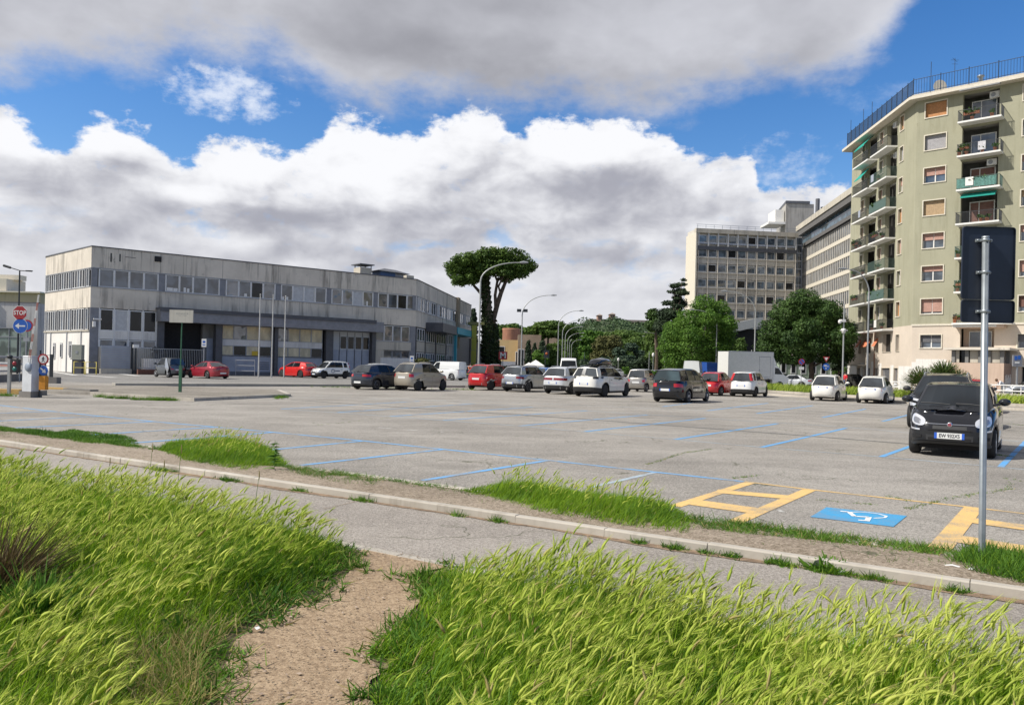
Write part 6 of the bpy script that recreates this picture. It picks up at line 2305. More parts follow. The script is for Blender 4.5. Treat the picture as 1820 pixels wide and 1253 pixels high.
# shapes: x forward, metres
def spec(**k):
 return k
SP = {
 'boxy': spec(L=3.68, W=1.64, r=.29, xf=1.18, xr=-1.14, top=[(1.9, .78), (1.55, .90), (1.0, 1.0), (.6, 1.02), (-1.9, 1.03)],
    cols=[(1.02, .42, 'p'), (.90, .34, 'g'), (.02, .02, 'b'), (-.06, -.06, 'g'), (-.88, -.85, 'p'), (-1.02, -.98, 'g'), (-1.42, -1.35, 'p'), (-1.74, -1.58, 'p')],
    roof=[(.5, 1.50), (.2, 1.545), (-.6, 1.55), (-1.6, 1.50)], tum=.15, clr=.19, tp=.07, n=5.5, fi=[.05, .0, 0, .0, .03, .09, .17, .30]),
 'micro_suv': spec(L=3.70, W=1.69, r=.32, xf=1.22, xr=-1.21, top=[(1.9, .86), (1.6, .96), (1.0, 1.04), (.6, 1.05), (-1.2, 1.10), (-1.9, 1.12)],
     cols=[(.98, .38, 'p'), (.86, .30, 'g'), (.0, -.02, 'b'), (-.07, -.09, 'g'), (-.82, -.70, 'p'), (-1.74, -1.30, 'p')],
     roof=[(.5, 1.54), (.1, 1.60), (-.7, 1.60), (-1.4, 1.56)], tum=.16, clr=.24, fi=[.04, .0, 0, .0, .02, .05, .10, .22], arch=.08),
 'retro': spec(L=3.57, W=1.63, r=.29, xf=1.16, xr=-1.14, top=[(1.8, .70), (1.5, .82), (1.05, .93), (.6, .97), (-1.2, .97), (-1.8, .93)],
    cols=[(.95, .30, 'p'), (.82, .22, 'g'), (-.38, -.40, 'b'), (-.46, -.48, 'g'), (-1.0, -.82, 'p'), (-1.52, -1.02, 'p')],
    roof=[(.4, 1.43), (.0, 1.48), (-.6, 1.47), (-1.1, 1.41)], tum=.19, clr=.18, n=3.6, tp=.10, tr=.08, br=.16, gr=.10,
    ri=[.10, .02, 0, .0, .03, .08, .14, .24]),
 'crossover': spec(L=4.25, W=1.80, r=.335, xf=1.36, xr=-1.24, top=[(2.2, .86), (1.9, .96), (1.2, 1.03), (.7, 1.05), (-2.2, 1.10)],
     cols=[(1.02, .30, 'p'), (.88, .20, 'g'), (-.08, -.12, 'b'), (-.16, -.20, 'g'), (-1.05, -1.0, 'b'), (-1.13, -1.08, 'g'), (-1.48, -1.30, 'p'), (-1.98, -1.62, 'p')],
     roof=[(.4, 1.52), (-.1, 1.575), (-1.0, 1.565), (-1.7, 1.50)], tum=.21, clr=.22, arch=.07, clad=1, bump=2),
 'suv_l': spec(L=4.62, W=1.86, r=.355, xf=1.48, xr=-1.36, top=[(2.4, .92), (2.1, 1.02), (1.4, 1.08), (.8, 1.10), (-2.4, 1.14)],
    cols=[(1.15, .42, 'p'), (1.0, .32, 'g'), (.02, -.02, 'b'), (-.06, -.10, 'g'), (-.98, -.95, 'b'), (-1.06, -1.03, 'g'), (-1.78, -1.58, 'p'), (-2.12, -1.92, 'p')],
    roof=[(.5, 1.58), (0, 1.64), (-1.2, 1.63), (-1.95, 1.57)], tum=.21, clr=.23, arch=.07, clad=1, bump=2),
 'mpv': spec(L=4.38, W=1.83, r=.32, xf=1.42, xr=-1.23, top=[(2.3, .78), (1.95, .92), (1.45, 1.03), (.9, 1.06), (-2.2, 1.08)],
    cols=[(1.42, .52, 'p'), (1.28, .42, 'g'), (.80, .30, 'p'), (.72, .24, 'g'), (-.10, -.16, 'b'), (-.18, -.24, 'g'), (-1.10, -1.06, 'b'), (-1.18, -1.14, 'g'), (-1.68, -1.45, 'p'), (-2.02, -1.72, 'p')],
    roof=[(.6, 1.55), (.1, 1.62), (-1.0, 1.615), (-1.8, 1.54)], tum=.22, clr=.17, n=4.4),
 'hatch': spec(L=4.05, W=1.76, r=.31, xf=1.30, xr=-1.24, top=[(2.1, .74), (1.8, .87), (1.2, .97), (.7, 1.0), (-2.1, 1.04)],
    cols=[(1.10, .28, 'p'), (.96, .18, 'g'), (-.06, -.12, 'b'), (-.14, -.20, 'g'), (-1.02, -.95, 'p'), (-1.86, -1.45, 'p')],
    roof=[(.4, 1.41), (-.1, 1.46), (-.9, 1.45), (-1.6, 1.38)], tum=.23, clr=.17, n=4.5),
 'estate': spec(L=4.42, W=1.79, r=.33, xf=1.42, xr=-1.26, top=[(2.3, .72), (2.0, .84), (1.3, .95), (.8, .98), (-2.3, 1.02)],
    cols=[(1.18, .30, 'p'), (1.04, .20, 'g'), (-.05, -.12, 'b'), (-.13, -.20, 'g'), (-1.05, -.98, 'p'), (-1.95, -1.55, 'p')],
    roof=[(.4, 1.39), (-.1, 1.44), (-1.0, 1.43), (-1.7, 1.34)], tum=.24, clr=.16, n=4.2),
 'coupe': spec(L=4.25, W=1.77, r=.30, xf=1.36, xr=-1.18, top=[(2.2, .60), (1.8, .74), (1.1, .86), (.7, .88), (-1.4, .96), (-2.2, .97)],
    cols=[(.98, .16, 'p'), (.84, .06, 'g'), (-.38, -.42, 'b'), (-.46, -.50, 'g'), (-1.05, -.72, 'p'), (-1.62, -.92, 'p')],
    roof=[(.3, 1.29), (-.2, 1.34), (-.7, 1.32), (-1.0, 1.26)], tum=.26, clr=.16, n=4.0, ri=[.08, .02, 0, .0, .0, .01, .03, .08]),
 'smart': spec(L=2.58, W=1.52, r=.285, xf=.92, xr=-.90, top=[(1.3, .80), (1.1, .92), (.85, 1.0), (-1.3, 1.02)],
    cols=[(.92, .42, 'p'), (.80, .34, 'g'), (-.28, -.30, 'p'), (-1.14, -.98, 'p')],
    roof=[(.5, 1.50), (.1, 1.55), (-.5, 1.54), (-1.0, 1.49)], tum=.13, clr=.18, n=4.2, ww=.17),
 'van_s': spec(L=4.30, W=1.83, r=.32, xf=1.38, xr=-1.30, top=[(2.2, .85), (1.9, .98), (1.4, 1.08), (1.0, 1.10), (-2.2, 1.10)],
    cols=[(1.30, .72, 'p'), (1.16, .62, 'g'), (.25, .22, 'p'), (-2.05, -2.0, 'p')], roof=[(.8, 1.76), (.4, 1.83), (-2.1, 1.83)], tum=.12, clr=.19, n=6, panel_rear=1, br=.02),
 'van_l': spec(L=5.6, W=2.02, r=.35, xf=1.90, xr=-1.70, top=[(2.9, 1.0), (2.6, 1.15), (2.2, 1.32), (1.8, 1.36), (-2.9, 1.36)],
    cols=[(2.05, 1.45, 'p'), (1.90, 1.36, 'g'), (1.05, 1.02, 'p'), (-2.72, -2.66, 'p')], roof=[(1.5, 2.28), (1.1, 2.48), (-2.7, 2.50)], tum=.13, clr=.22, n=7, panel_rear=1, br=.01),
}
def car(kind, label, cat_, pm, rim=alloy, style='single', trim=None, roofm=None, tail=None, group=None, name='parked_car', rg=None,
  tails=((.45, .88, .50, .82),), heads=((.35, .74, .58, .86),), plate_r=(.52, True), plate_f=(.40, True), rails=None, extra=None, glass=None, clad=None, bump=None):
 S = dict(SP[kind])
 if clad is not None:
  S['clad'] = clad
 if bump is not None:
  S['bump'] = bump
 if rg:
  S['rg'] = rg
 t = thing(name, label, cat_, (0, 0, 0), group=group)
 tm = trim or trim_b
 sh = body_parts(S, t, pm, tm)
 yb, yt, zt = greenhouse(S, t, pm, sh, glass, roofm)
 wheels(S, t, rim, style)
 b = sh.b
 # tail lamps: (y from, how far round the side 0..1, level from, to)
 for (y0, wr, t0, t1) in tails:
  for sgn in (1, -1):
   tha = sh.thy(y0 * b * sgn, True)
   xb = -sh.a + .10 + .30 * wr
   thb = sh.thx(xb) * sgn
   patch(sh, t, 'tail_light', tail or lamp_r, tha, thb, t0, t1, .010, 10, 4)
 for (y0, wr, t0, t1) in heads:
  for sgn in (1, -1):
   tha = sh.thy(y0 * b * sgn, False)
   thb = sh.thx(sh.a - .12 - .40 * wr) * sgn
   patch(sh, t, 'headlight', lamp_c, tha, thb, t0, t1, .010, 12, 4)
 # grille and lower intake
 patch(sh, t, 'grille', trim_b, sh.thy(-.40 * b, False), sh.thy(.40 * b, False), .50, .66, .006, 10, 2)
 patch(sh, t, 'air_intake', trim_b, sh.thy(-.55 * b, False), sh.thy(.55 * b, False), .14, .34, .006, 10, 2)
 if plate_r:
  p = sh.P(math.pi, plate_r[0] * .5 + .2, 0)
  z = plate_r[0] if plate_r[0] > .3 else .5
  xx = sh.P(math.pi, (z - .25) / (ip(S['top'], -sh.a) - .25), 0)[0]
  plate(t, xx, z, False, plate_r[1])
 if plate_f:
  xx = sh.P(0, (plate_f[0] - .25) / (ip(S['top'], sh.a) - .25), 0)[0]
  plate(t, xx, plate_f[0], True, plate_f[1])
 cx_ = S['cols'][1][0]
 mirrors(t, S, cx_ - .02, ip(S['top'], cx_) + .07, trim_b if pm is not None and trim is None else pm)
 dx = [c[0] for c in S['cols'] if c[2] == 'b']
 c_gl = [c[0] for c in S['cols'] if c[2] == 'g']
 ss_ = [c_gl[0] + .05] + dx + ([S['xr'] + S['r'] + .10] if len(dx) and kind not in ('retro', 'coupe') else [])
 seams(t, sh, S, ss_ if len(ss_) > 1 else [c_gl[0], S['cols'][2][0]])
 if rails:
  mb = MB()
  for sgn in (1, -1):
   xs = np.linspace(S['cols'][0][1] - .15, S['cols'][-1][1] + .2, 7)
   mb.tube([(x, sgn * (yt(x) - .02), zt(x) + (.075 if 0 < i < 6 else .02)) for i, x in enumerate(xs)], .018, 5)
  mb.build('roof_rail', rails, t)
 # door handles and wiper
 mb = MB()
 xw = S['cols'][-1]
 mb.tube([(xw[0] - S.get('br', .1) - .02, 0, ip(S['top'], xw[0]) + .04), (xw[0] - S.get('br', .1) * .8 + .05, .30, ip(S['top'], xw[0]) + .12)], .01, 4)
 if not S.get('panel_rear'):
  mb.build('rear_wiper', trim_b, t)
 if extra:
  extra(S, t, sh, yb, yt, zt)
 return t, S
def place(tS, px_c, py_b, phi, scale=1.0, fit=None):
 """stand the car so that its outline is centred on px_c and its nearest wheel meets the ground at py_b"""
 t, S = tS
 h = R(phi)
 fx, fy = math.sin(h), math.cos(h)
 rx, ry = fy, -fx
 Y = G(px_c, py_b).y
 X = G(px_c, py_b).x
 for it in range(12):
  co_, wh = [], []
  for a in (S['L'] / 2 - .1, -S['L'] / 2 + .1):
   for b in (S['W'] / 2, -S['W'] / 2):
    co_.append((X + fx * a + rx * b, Y + fy * a + ry * b))
  for a in (S['xf'], S['xr']):
   for b in (S['W'] / 2, -S['W'] / 2):
    wh.append((X + fx * a + rx * b, Y + fy * a + ry * b))
  def pr(x, y, z=0.0):
   u, v = x / y, (z - CAM_H) / y
   U, V_ = u * cc + v * ss, -u * ss + v * cc
   return CX + FOC * U, CY - FOC * V_
  pxs = [pr(*c, .5)[0] for c in co_]
  pys = [pr(*c)[1] for c in wh]
  ex = px_c - (min(pxs) + max(pxs)) / 2
  ey = py_b - max(pys)
  X += ex * Y / FOC
  r_ = max(pys) - (CY + .024 * (px_c - CX))
  Y *= 1 - ey / max(5, r_ + ey)
 t.location = (X, Y, 0)
 t.rotation_euler = (0, 0, math.pi / 2 - h)
 return min(pxs), max(pxs)
c_white = paint('car_white', (0.70, 0.71, 0.70), rough=.3)
c_white2 = paint('car_cream_white', (0.72, 0.71, 0.66), rough=.3)
c_black = paint('car_black', (0.006, 0.0065, 0.009), rough=.12, coat=.6)
c_navy = paint('car_navy_grey', (0.035, 0.042, 0.058), .5, .25)
c_beige = paint('car_beige', (0.36, 0.325, 0.265), .35, .32)
c_red = paint('car_red', (0.50, 0.018, 0.022), .15, .25)
c_redd = paint('car_dark_red', (0.33, 0.02, 0.035), .3, .28)
c_redb = paint('car_bright_red', (0.62, 0.02, 0.018), .1, .25)
c_silver = paint('car_silver', (0.42, 0.44, 0.46), .75, .30)
c_silverw = paint('car_silver_warm', (0.36, 0.345, 0.32), .7, .32)
c_pearl = paint('car_pearl', (0.62, 0.64, 0.66), .3, .3)
c_blue = paint('car_blue', (0.02, 0.075, 0.30), .1, .3)
c_lblue = paint('car_light_blue', (0.03, 0.16, 0.50), .2, .3)
c_grey = paint('car_grey', (0.10, 0.11, 0.12), .5, .3)
tr_sil = M('silver_trim', (0.45, 0.46, 0.47), .35, .5, var=.04)
CARS = {}
def put(key, tS, px, py, phi):
 r_ = place(tS, px, py, phi)
 CARS[key] = tS[0]
 print('car', key, 'px', round(r_[0]), round(r_[1]), 'Y', round(tS[0].location.y, 1))
def x_skid(mat_, z0=.24, z1=.42, w=.55):
 def f(S, t, sh, *a):
  patch(sh, t, 'skid_plate', mat_, sh.thy(-w * sh.b, True), sh.thy(w * sh.b, True), .02, .20, .016, 10, 2)
 return f
def x_vert_lamps(S, t, sh, yb, yt, zt):
 """tall tail lamps beside the rear window"""
 c = S['cols'][-1]
 for sgn in (1, -1):
  mb = MB()
  vs = []
  zb_ = ip(S['top'], c[0])
  for v in (0.0, .5, .95):
   y = (yb(c[0]) + (yt(c[1]) - yb(c[0])) * v) * sgn
   x = c[0] + (c[1] - c[0]) * v
   z = zb_ + (zt(c[1]) - zb_) * v
   vs += [(x - .035, y - sgn * .13, z), (x - .02, y + sgn * .015, z), (x + .10, y + sgn * .025, z)]
  fs = []
  for j in range(2):
   for i in range(2):
    fs.append((3 * j + i, 3 * j + i + 1, 3 * j + 4 + i, 3 * j + 3 + i))
  mb.add(vs, fs, True)
  mb.build('tail_light', lamp_r, t)
# --- row by the depot
def x_smart(S, t, sh, yb, yt, zt):
 for sgn in (1, -1):
  mb = MB()
  pts = [(-.95, .34), (-.62, .80), (-.42, 1.15), (-.32, 1.52), (-.52, 1.54), (-.75, 1.2), (-1.0, 1.02), (-1.16, .7)]
  mb.add([(x, sgn * ((.768 if z < .9 else .715 if z < 1.1 else .69 - (z - 1) * .22)), z) for x, z in pts], [tuple(range(8))])
  mb.build('silver_cell', c_silver, t)
g1 = 'cars parked in front of the depot'
put('smart', car('smart', 'small grey two-seat city car with silver pillar, leftmost of the cars', 'car', c_grey, hubcap, 'hub', tails=((.55, .3, .50, .62),), extra=x_smart, plate_r=(.62, False), group=g1), 302, 671, -53)
put('coupe', car('coupe', 'dark red low coupe parked in front of the grey depot wall', 'car', c_redd, alloy, tails=((.35, .8, .55, .86),), tail=lamp_rd, plate_r=(.45, False), clad=0, group=g1, trim=c_redd), 371, 673, -52)
put('corolla', car('estate', 'bright red hatchback seen from its left side, left of the white car with a logo', 'car', c_redb, alloy_d, 'twin', tails=((.3, .9, .62, .80),), tail=lamp_rd, clad=0, group=g1), 530, 671, -57)
def x_logo(S, t, sh, *a):
 for sgn in (1, -1):
  mb = MB()
  p = sh.P(sh.thx(.28) * sgn, .62, .006)
  pts = [(p[0] + .17 * math.cos(u), p[1] + sgn * .004, p[2] + .15 * math.sin(u)) for u in [k * .5 for k in range(13)]]
  mb.tube(pts, .028, 4)
  mb.box(p[0] - .75, p[0] - .25, min(p[1], p[1] + sgn * .006), max(p[1], p[1] + sgn * .006), p[2] - .03, p[2] + .05)
  mb.build('blue_logo', M('logo_blue', (0.015, 0.03, 0.12), .5, var=0), t)
 x_vert_lamps(S, t, sh, *a)
put('panda_logo', car('boxy', 'white boxy hatchback with a round dark logo on its door', 'car', c_white, alloy_d, tails=(), extra=x_logo, clad=2, bump=3, rails=c_white, group=g1), 587, 673, -137)
put('dark_behind', car('hatch', 'dark blue car mostly hidden behind the white car with a logo', 'car', c_navy, group=g1), 575, 667, -57)
put('white_ds', car('hatch', 'white hatchback facing left behind the navy hatchback', 'car', c_white, alloy, group=g1, clad=0), 662, 673, -128)
put('dark_behind2', car('hatch', 'dark grey car with only its roof showing behind the navy hatchback', 'car', c_grey, group=g1, clad=0), 690, 668, -115)
# --- middle rows
g2 = 'cars parked in the middle rows'
put('i20', car('hatch', 'navy grey hatchback seen from behind, left of the beige car', 'car', c_navy, alloy, 'twin', tails=((.42, .8, .66, .82),), plate_r=(.43, False), group=g2, bump=1), 676, 693, 33)
def x_round_lamps(S, t, sh, *a):
 for sgn in (1, -1):
  mb = MB()
  p = sh.P(sh.thy(.83 * sh.b * sgn, True), .76, .01)
  mb.lathe([(0, -.03), (.06, -.025), (.085, -.005), (.09, .02)], c=p, n=14, axis='x')
  mb.build('tail_light', lamp_r, t)
put('ignis_beige', car('micro_suv', 'beige compact off-roader with black wheels, seen from behind', 'car', c_beige, alloy_d, 'twin', tails=((.62, .45, .62, .84),), plate_r=(.78, False), clad=0, rails=c_beige, group=g2, trim=c_beige, extra=x_skid(M('beige_pale', (.5, .46, .38), .4))), 747, 695, 31)
put('van_kangoo', car('van_s', 'white small van with closed rear doors behind the beige car', 'van', c_white, hubcap, 'hub', tails=((.86, .2, .45, .95),), plate_r=None, clad=0, group=None, name='white_van'), 806 - 14, 676, -62)
put('ignis_red', car('micro_suv', 'red compact off-roader with silver rear skid plate', 'car', c_red, alloy_d, 'twin', tails=((.62, .45, .60, .80),), plate_r=(.72, False), clad=0, rails=tr_sil, group=g2, trim=c_red, extra=x_skid(tr_sil)), 872, 694, 31)
put('troc', car('crossover', 'silver crossover with dark roof, between the red off-roader and the white crossover', 'car', c_silver, alloy, 'twin', tails=((.52, .9, .66, .82),), tail=lamp_rd, plate_r=(.55, True), roofm=c_black, group=g2, extra=x_skid(tr_sil), rails=trim_b), 936, 697, 32)
put('tcross', car('crossover', 'white crossover with a full width dark red lamp bar', 'car', c_pearl, alloy, 'twin', tails=((.05, .8, .66, .82),), tail=lamp_rd, plate_r=(.66, True), group=g2, extra=x_skid(tr_sil), rails=tr_sil), 1010, 701, 31)
def x_5008(S, t, sh, *a):
 patch(sh, t, 'black_lamp_bar', c_black, sh.thy(-.80 * sh.b, True), sh.thy(.80 * sh.b, True), .84, .97, .014, 10, 2)
TS = car('suv_l', 'large white family SUV with black wheels, under a black roof box', 'car', c_white2, alloy_d, 'twin', tails=((.60, .6, .84, .96),), tail=trim_b, plate_r=(.72, True), roofm=c_black, group=g2, extra=x_5008, rails=tr_sil)
put('suv5008', TS, 1068, 706, 32)
o = CARS['suv5008']
rb = thing('roof_box', 'glossy black roof box on the large white SUV', 'roof box', tuple(o.location + Vector((0, 0, 1.74))), o.rotation_euler[2])
mb = MB()
sect = [(-1.05, .10, .05), (-1.0, .30, .20), (-.7, .40, .33), (0, .42, .40), (.6, .40, .36), (.95, .28, .18), (1.08, .08, .06)]
vs, fs = [], []
for x, w, h in sect:
 for u in range(10):
  a = math.pi * u / 9
  vs.append((x - .2, w * math.cos(a), .02 + h * max(0, math.sin(a)) ** .55))
for k in range(len(sect) - 1):
 for u in range(9):
  fs.append((k * 10 + u, k * 10 + u + 1, k * 10 + u + 11, k * 10 + u + 10))
 fs.append((k * 10 + 9, k * 10, k * 10 + 10, k * 10 + 19))
fs += [tuple(range(10)), tuple(range(60, 70))]
mb.add(vs, fs, True)
mb.build('shell', c_black, rb)
mb = MB()
for x in (-.7, .45):
 mb.box(x - .03, x + .03, -.62, .62, -.05, 0.0)
 mb.box(x - .04, x + .04, .58, .64, -.10, 0.0)
 mb.box(x - .04, x + .04, -.64, -.58, -.10, 0.0)
mb.build('cross_bar', trim_b, rb)
put('silver_behind', car('estate', 'silver car whose roof shows behind the silver crossover', 'car', c_silver, group=g2, clad=0), 945, 681, 33)
put('blue_behind', car('hatch', 'blue car whose roof shows between the silver and the white crossovers', 'car', c_lblue, group=g2, clad=0), 975, 680, 33)
def x_smart2(S, t, sh, yb, yt, zt):
 x_smart(S, t, sh, yb, yt, zt)
put('smart2', car('smart', 'warm silver two-seat city car between the large white SUV and the black people carrier', 'car', c_silverw, hubcap, 'hub', tails=((.62, .3, .58, .76),), tail=lamp_r, plate_r=(.66, False), group=g2, clad=0, trim=c_silverw), 1140, 697, 28)
put('white_behind', car('hatch', 'pale car whose roof edge shows left of and behind the black people carrier', 'car', c_white, group=g2, clad=0), 1196, 689, 40)
put('cmax', car('mpv', 'black people carrier parked alone in the middle of the car park', 'car', c_black, hubcap, 'hub', tails=((.50, .95, .62, .82),), plate_r=(.62, True), group=g2, clad=0, trim=c_black, rg=car_glass_l), 1209, 716, 33)
put('red500', car('retro', 'red rounded small car left of the white boxy hatchback with tall red lamps', 'car', c_red, hubcap, 'hub', tails=((.68, .2, .62, .88),), plate_r=(.66, False), group=g2, clad=0, trim=c_red), 1272, 704, 33)
put('panda_white', car('boxy', 'white boxy hatchback with tall red lamps beside its rear window', 'car', c_white, alloy_d, tails=(), extra=x_vert_lamps, clad=1, bump=2, plate_r=(.70, True), group=g2), 1331, 706, 33)
g3 = 'cream white retro city cars by the grass island'
t500 = car('retro', 'left one of the two cream white rounded city cars by the grass island', 'car', c_white2, hubcap, 'hub', tails=((.72, .2, .62, .86),), plate_r=(.78, True), group=g3, clad=0, trim=c_white2)
put('w500a', t500, 1472, 713.5, 33)
d5 = dup(t500[0], label='right one of the two cream white rounded city cars by the grass island')
put('w500b', (d5, t500[1]), 1555, 718, 34)
# --- beyond the grass
put('chr', car('coupe', 'silver coupe-like crossover beyond the grass, behind the white boxy hatchback', 'car', c_pearl, alloy, tails=((.5, .9, .70, .86),), plate_r=(.8, True), rg=car_glass, clad=1, bump=2), 1402, 690, -62)
put('dark_small', car('hatch', 'dark car half hidden between the box truck and the silver crossover', 'car', c_grey, clad=0), 1372, 687, -20)
put('black_suv_far', car('boxy', 'black car behind the left cream white city car, with people beside it', 'car', c_black, clad=0, tails=(), extra=x_vert_lamps), 1495, 690, 72)
put('van_white_far', car('van_l', 'white panel van with closed rear doors left of the blue van', 'van', c_white, hubcap, 'hub', tails=((.9, .1, .5, .95),), plate_r=None, clad=0, name='white_van'), 1231, 686, 17)
put('van_blue', car('van_l', 'blue panel van between the white van and the box truck', 'van', c_blue, hubcap, 'hub', tails=((.9, .1, .5, .95),), plate_r=None, clad=0, name='blue_van'), 1272, 684, 52)
put('van_front', car('van_l', 'tall white van facing the camera behind the white crossover', 'van', c_white, hubcap, 'hub', plate_r=None, name='white_van', clad=1, bump=2), 1010, 681, 184)
put('red_far', car('hatch', 'red car roof showing between the black cars and the signpost', 'car', c_red, clad=0), 1722, 735, 213)
tS = car('crossover', 'silver car cut off by the right edge of the picture', 'car', c_silver, clad=0)
tS[0].location = (W(1842, 690, 58).x, 58, 0)
tS[0].rotation_euler = (0, 0, R(160))
put('black_suv', car('suv_l', 'black SUV parked directly behind the near black hatchback', 'car', c_black, alloy, 'twin', roofm=c_black, rails=tr_sil, plate_f=(.5, True)), 1676, 766, 213)
# small distant traffic, each one a thing
g4 = 'tiny distant cars along the avenue'
for px, py, Y, cm, lb in [(1050, 655, 150, c_grey, 'tiny dark car far off to the right of the tall white van'), (1068, 655, 155, c_redb, 'tiny red car far off left of the roof box'),
       (1170, 656, 140, c_silver, 'tiny pale car far off behind the bright bush'), (1098, 656, 160, c_white, 'tiny white car far off right of the roof box')]:
 tS = car('hatch', lb, 'car', cm, clad=0, group=g4)
 g = G(px, 660)
 tS[0].location = (W(px, 655, Y).x, Y, 0)
 tS[0].rotation_euler = (0, 0, R(20))
# --- the box truck
bt_ = thing('box_truck', 'white box truck with a side door, parked in front of the bright green tree', 'truck', (0, 0, 0))
mb = MB()
LB, HB = 4.7, 3.45
mb.box(-LB / 2 - .8, LB / 2 - .8, -1.08, 1.08, .95, HB)
mb.build('cargo_box', M('truck_box', (0.60, 0.60, 0.58), .5, var=.05), bt_)
mb = MB()
for x in (-LB / 2 - .8, LB / 2 - .84):
 for y in (-1.09, 1.05):
  mb.box(x, x + .05, y, y + .04, .95, HB + .02)
for sg in (-1.1, 1.06):
 mb.box(-LB / 2 - .8, LB / 2 - .8, sg, sg + .04, HB - .02, HB + .05)
 mb.box(-LB / 2 - .8, LB / 2 - .8, sg, sg + .04, .9, 1.0)
mb.build('box_edging', tr_sil, bt_)
mb = MB()
x0, x1 = .05, 1.25
for sg in (-1.095, 1.085):
 for b in ((x0, x0 + .04, 1.1, 3.05), (x1 - .04, x1, 1.1, 3.05), (x0, x1, 3.0, 3.05), (x0, x1, 1.1, 1.14)):
  mb.box(b[0], b[1], sg, sg + .012, b[2], b[3])
 mb.box(x0 - .02, x0 + .1, sg, sg + .03, 1.7, 1.8)
mb.build('side_door', frame_g, bt_)
mb = MB()
mb.xprism([(1.55, .5), (3.2, .5), (3.3, 1.05), (2.75, 1.35), (2.2, 2.05), (1.9, 2.25), (1.55, 2.3)], -.95, .95)
mb.build('cab', c_white, bt_)
mb = MB()
for sg in (-.958, .952):
 mb.xprism([(1.8, 1.4), (2.62, 1.38), (2.2, 1.95), (1.8, 2.02)], sg, sg + .006)
mb.build('cab_window', car_glass, bt_)
mb = MB()
mb.add([(2.76, -.85, 1.37), (2.76, .85, 1.37), (2.24, .78, 2.05), (2.24, -.78, 2.05)], [(0, 1, 2, 3)])
mb.v = [(v[0] + .012, v[1], v[2] + .008) for v in mb.v]
mb.build('windscreen', car_glass, bt_)
mb = MB()
mb.xprism([(1.55, 2.3), (2.0, 2.28), (1.55, 3.3)], -.9, .9)
mb.build('wind_deflector', c_white, bt_)
mb = MB()
mb.box(-LB / 2 - .7, 1.6, -.5, .5, .55, .95)
mb.build('chassis', under_m, bt_)
SPt = dict(r=.36, W=2.1, xf=2.35, xr=-1.6, L=6.3)
wheels(SPt, bt_, hubcap, 'hub')
place((bt_, SPt), 1337, 691, 78)
CARS['truck'] = bt_
# --- the near black hatchback, with more of its face modelled
def x_near(S, t, sh, yb, yt, zt):
 b = sh.b
 # rounded-square headlights high on the wings
 for sgn in (1, -1):
  for k, (r_, dx, m_) in enumerate(((1.0, .012, lamp_c), (.55, .022, M('lamp_inner', (.30, .31, .34), .15, .6, 0)))):
   vs = []
   n = 20
   tc, yc = .76, .80
   for i in range(n):
    a = 2 * math.pi * i / n
    cu = math.copysign(abs(math.cos(a)) ** .7, math.cos(a))
    sv = math.copysign(abs(math.sin(a)) ** .7, math.sin(a))
    u = sh.thy(yc * b * sgn, False) + sgn * cu * .34 * r_
    v = tc + sv * .135 * r_ + cu * .02 * r_
    vs.append(sh.P(u, v, dx))
   c = sh.P(sh.thy(yc * b * sgn, False), tc, dx + .03)
   vs.append(c)
   mb = MB()
   mb.add(vs, [(i, (i + 1) % n, n) for i in range(n)], True)
   mb.build('headlight', m_, t)
  # fog lamp strip and its recess
  patch(sh, t, 'fog_light', lamp_c, sh.thy(.70 * b * sgn, False), sh.thy(.93 * b * sgn, False), .475, .525, .012, 6, 2)
  patch(sh, t, 'bumper_vent', under_m, sh.thy(.66 * b * sgn, False), sh.thy(.88 * b * sgn, False), .22, .32, .010, 6, 2)
 # upper bar, badge, grille slot
 patch(sh, t, 'chrome_bar', chrome, sh.thy(-.58 * b, False), sh.thy(.58 * b, False), .70, .722, .012, 14, 1)
 patch(sh, t, 'grille_slot', under_m, sh.thy(-.52 * b, False), sh.thy(.52 * b, False), .505, .55, .012, 14, 2)
 patch(sh, t, 'lower_grille', under_m, sh.thy(-.50 * b, False), sh.thy(.50 * b, False), .12, .24, .012, 14, 2)
 patch(sh, t, 'bumper_lip', trim_b, sh.thy(-.92 * b, False), sh.thy(.92 * b, False), .02, .10, .02, 16, 2)
 mb = MB()
 p = sh.P(0, .70, .02)
 mb.lathe([(0, .012), (.042, .01), (.052, .0), (.055, -.012)], c=p, n=18, axis='x')
 bd = mb.build('badge', chrome, t)
 mb = MB()
 mb.lathe([(0, .016), (.033, .013)], c=p, n=18, axis='x')
 mb.build('badge_centre', M('badge_red', (.25, .06, .08), .3, var=0), bd)
 # roof rails of the grey roof, wipers, sticker, steering wheel
 mb = MB()
 c0 = S['cols'][0]
 zb_ = ip(S['top'], c0[0])
 for y0, y1, x1 in ((.55, .05, .02), (-.05, -.58, .02)):
  mb.tube([(c0[0] + .24, y0 * .9, zb_ + .03), (c0[0] + .20, (y0 + y1) / 2, zb_ + .05), (c0[0] + .15, y1, zb_ + .05)], .012, 5)
 mb.build('wiper', trim_b, t)
def plate_text(t, S, sh, body_):
 for ch in t.children:
  if ch.name.startswith('number_plate'):
   xs = [v.co.x for v in ch.data.vertices]
   if max(xs) > 0:
    x = max(xs)
    z = sum(v.co.z for v in ch.data.vertices) / 8
    T_ = Matrix.Translation((x + .0035, 0, z - .002)) @ Matrix.Rotation(math.pi / 2, 4, 'Z') @ Matrix.Rotation(math.pi / 2, 4, 'X')
    o = text(body_, .098, T_, ink, None, ext=.001, bold=.0015, xscale=.82)
    o.parent = ch
    o.matrix_parent_inverse = Matrix.Identity(4)
SP['boxy_near'] = dict(SP['boxy'], W=1.60, roof=[(.5, 1.385), (.2, 1.425), (-.6, 1.435), (-1.6, 1.38)], tum=.13)
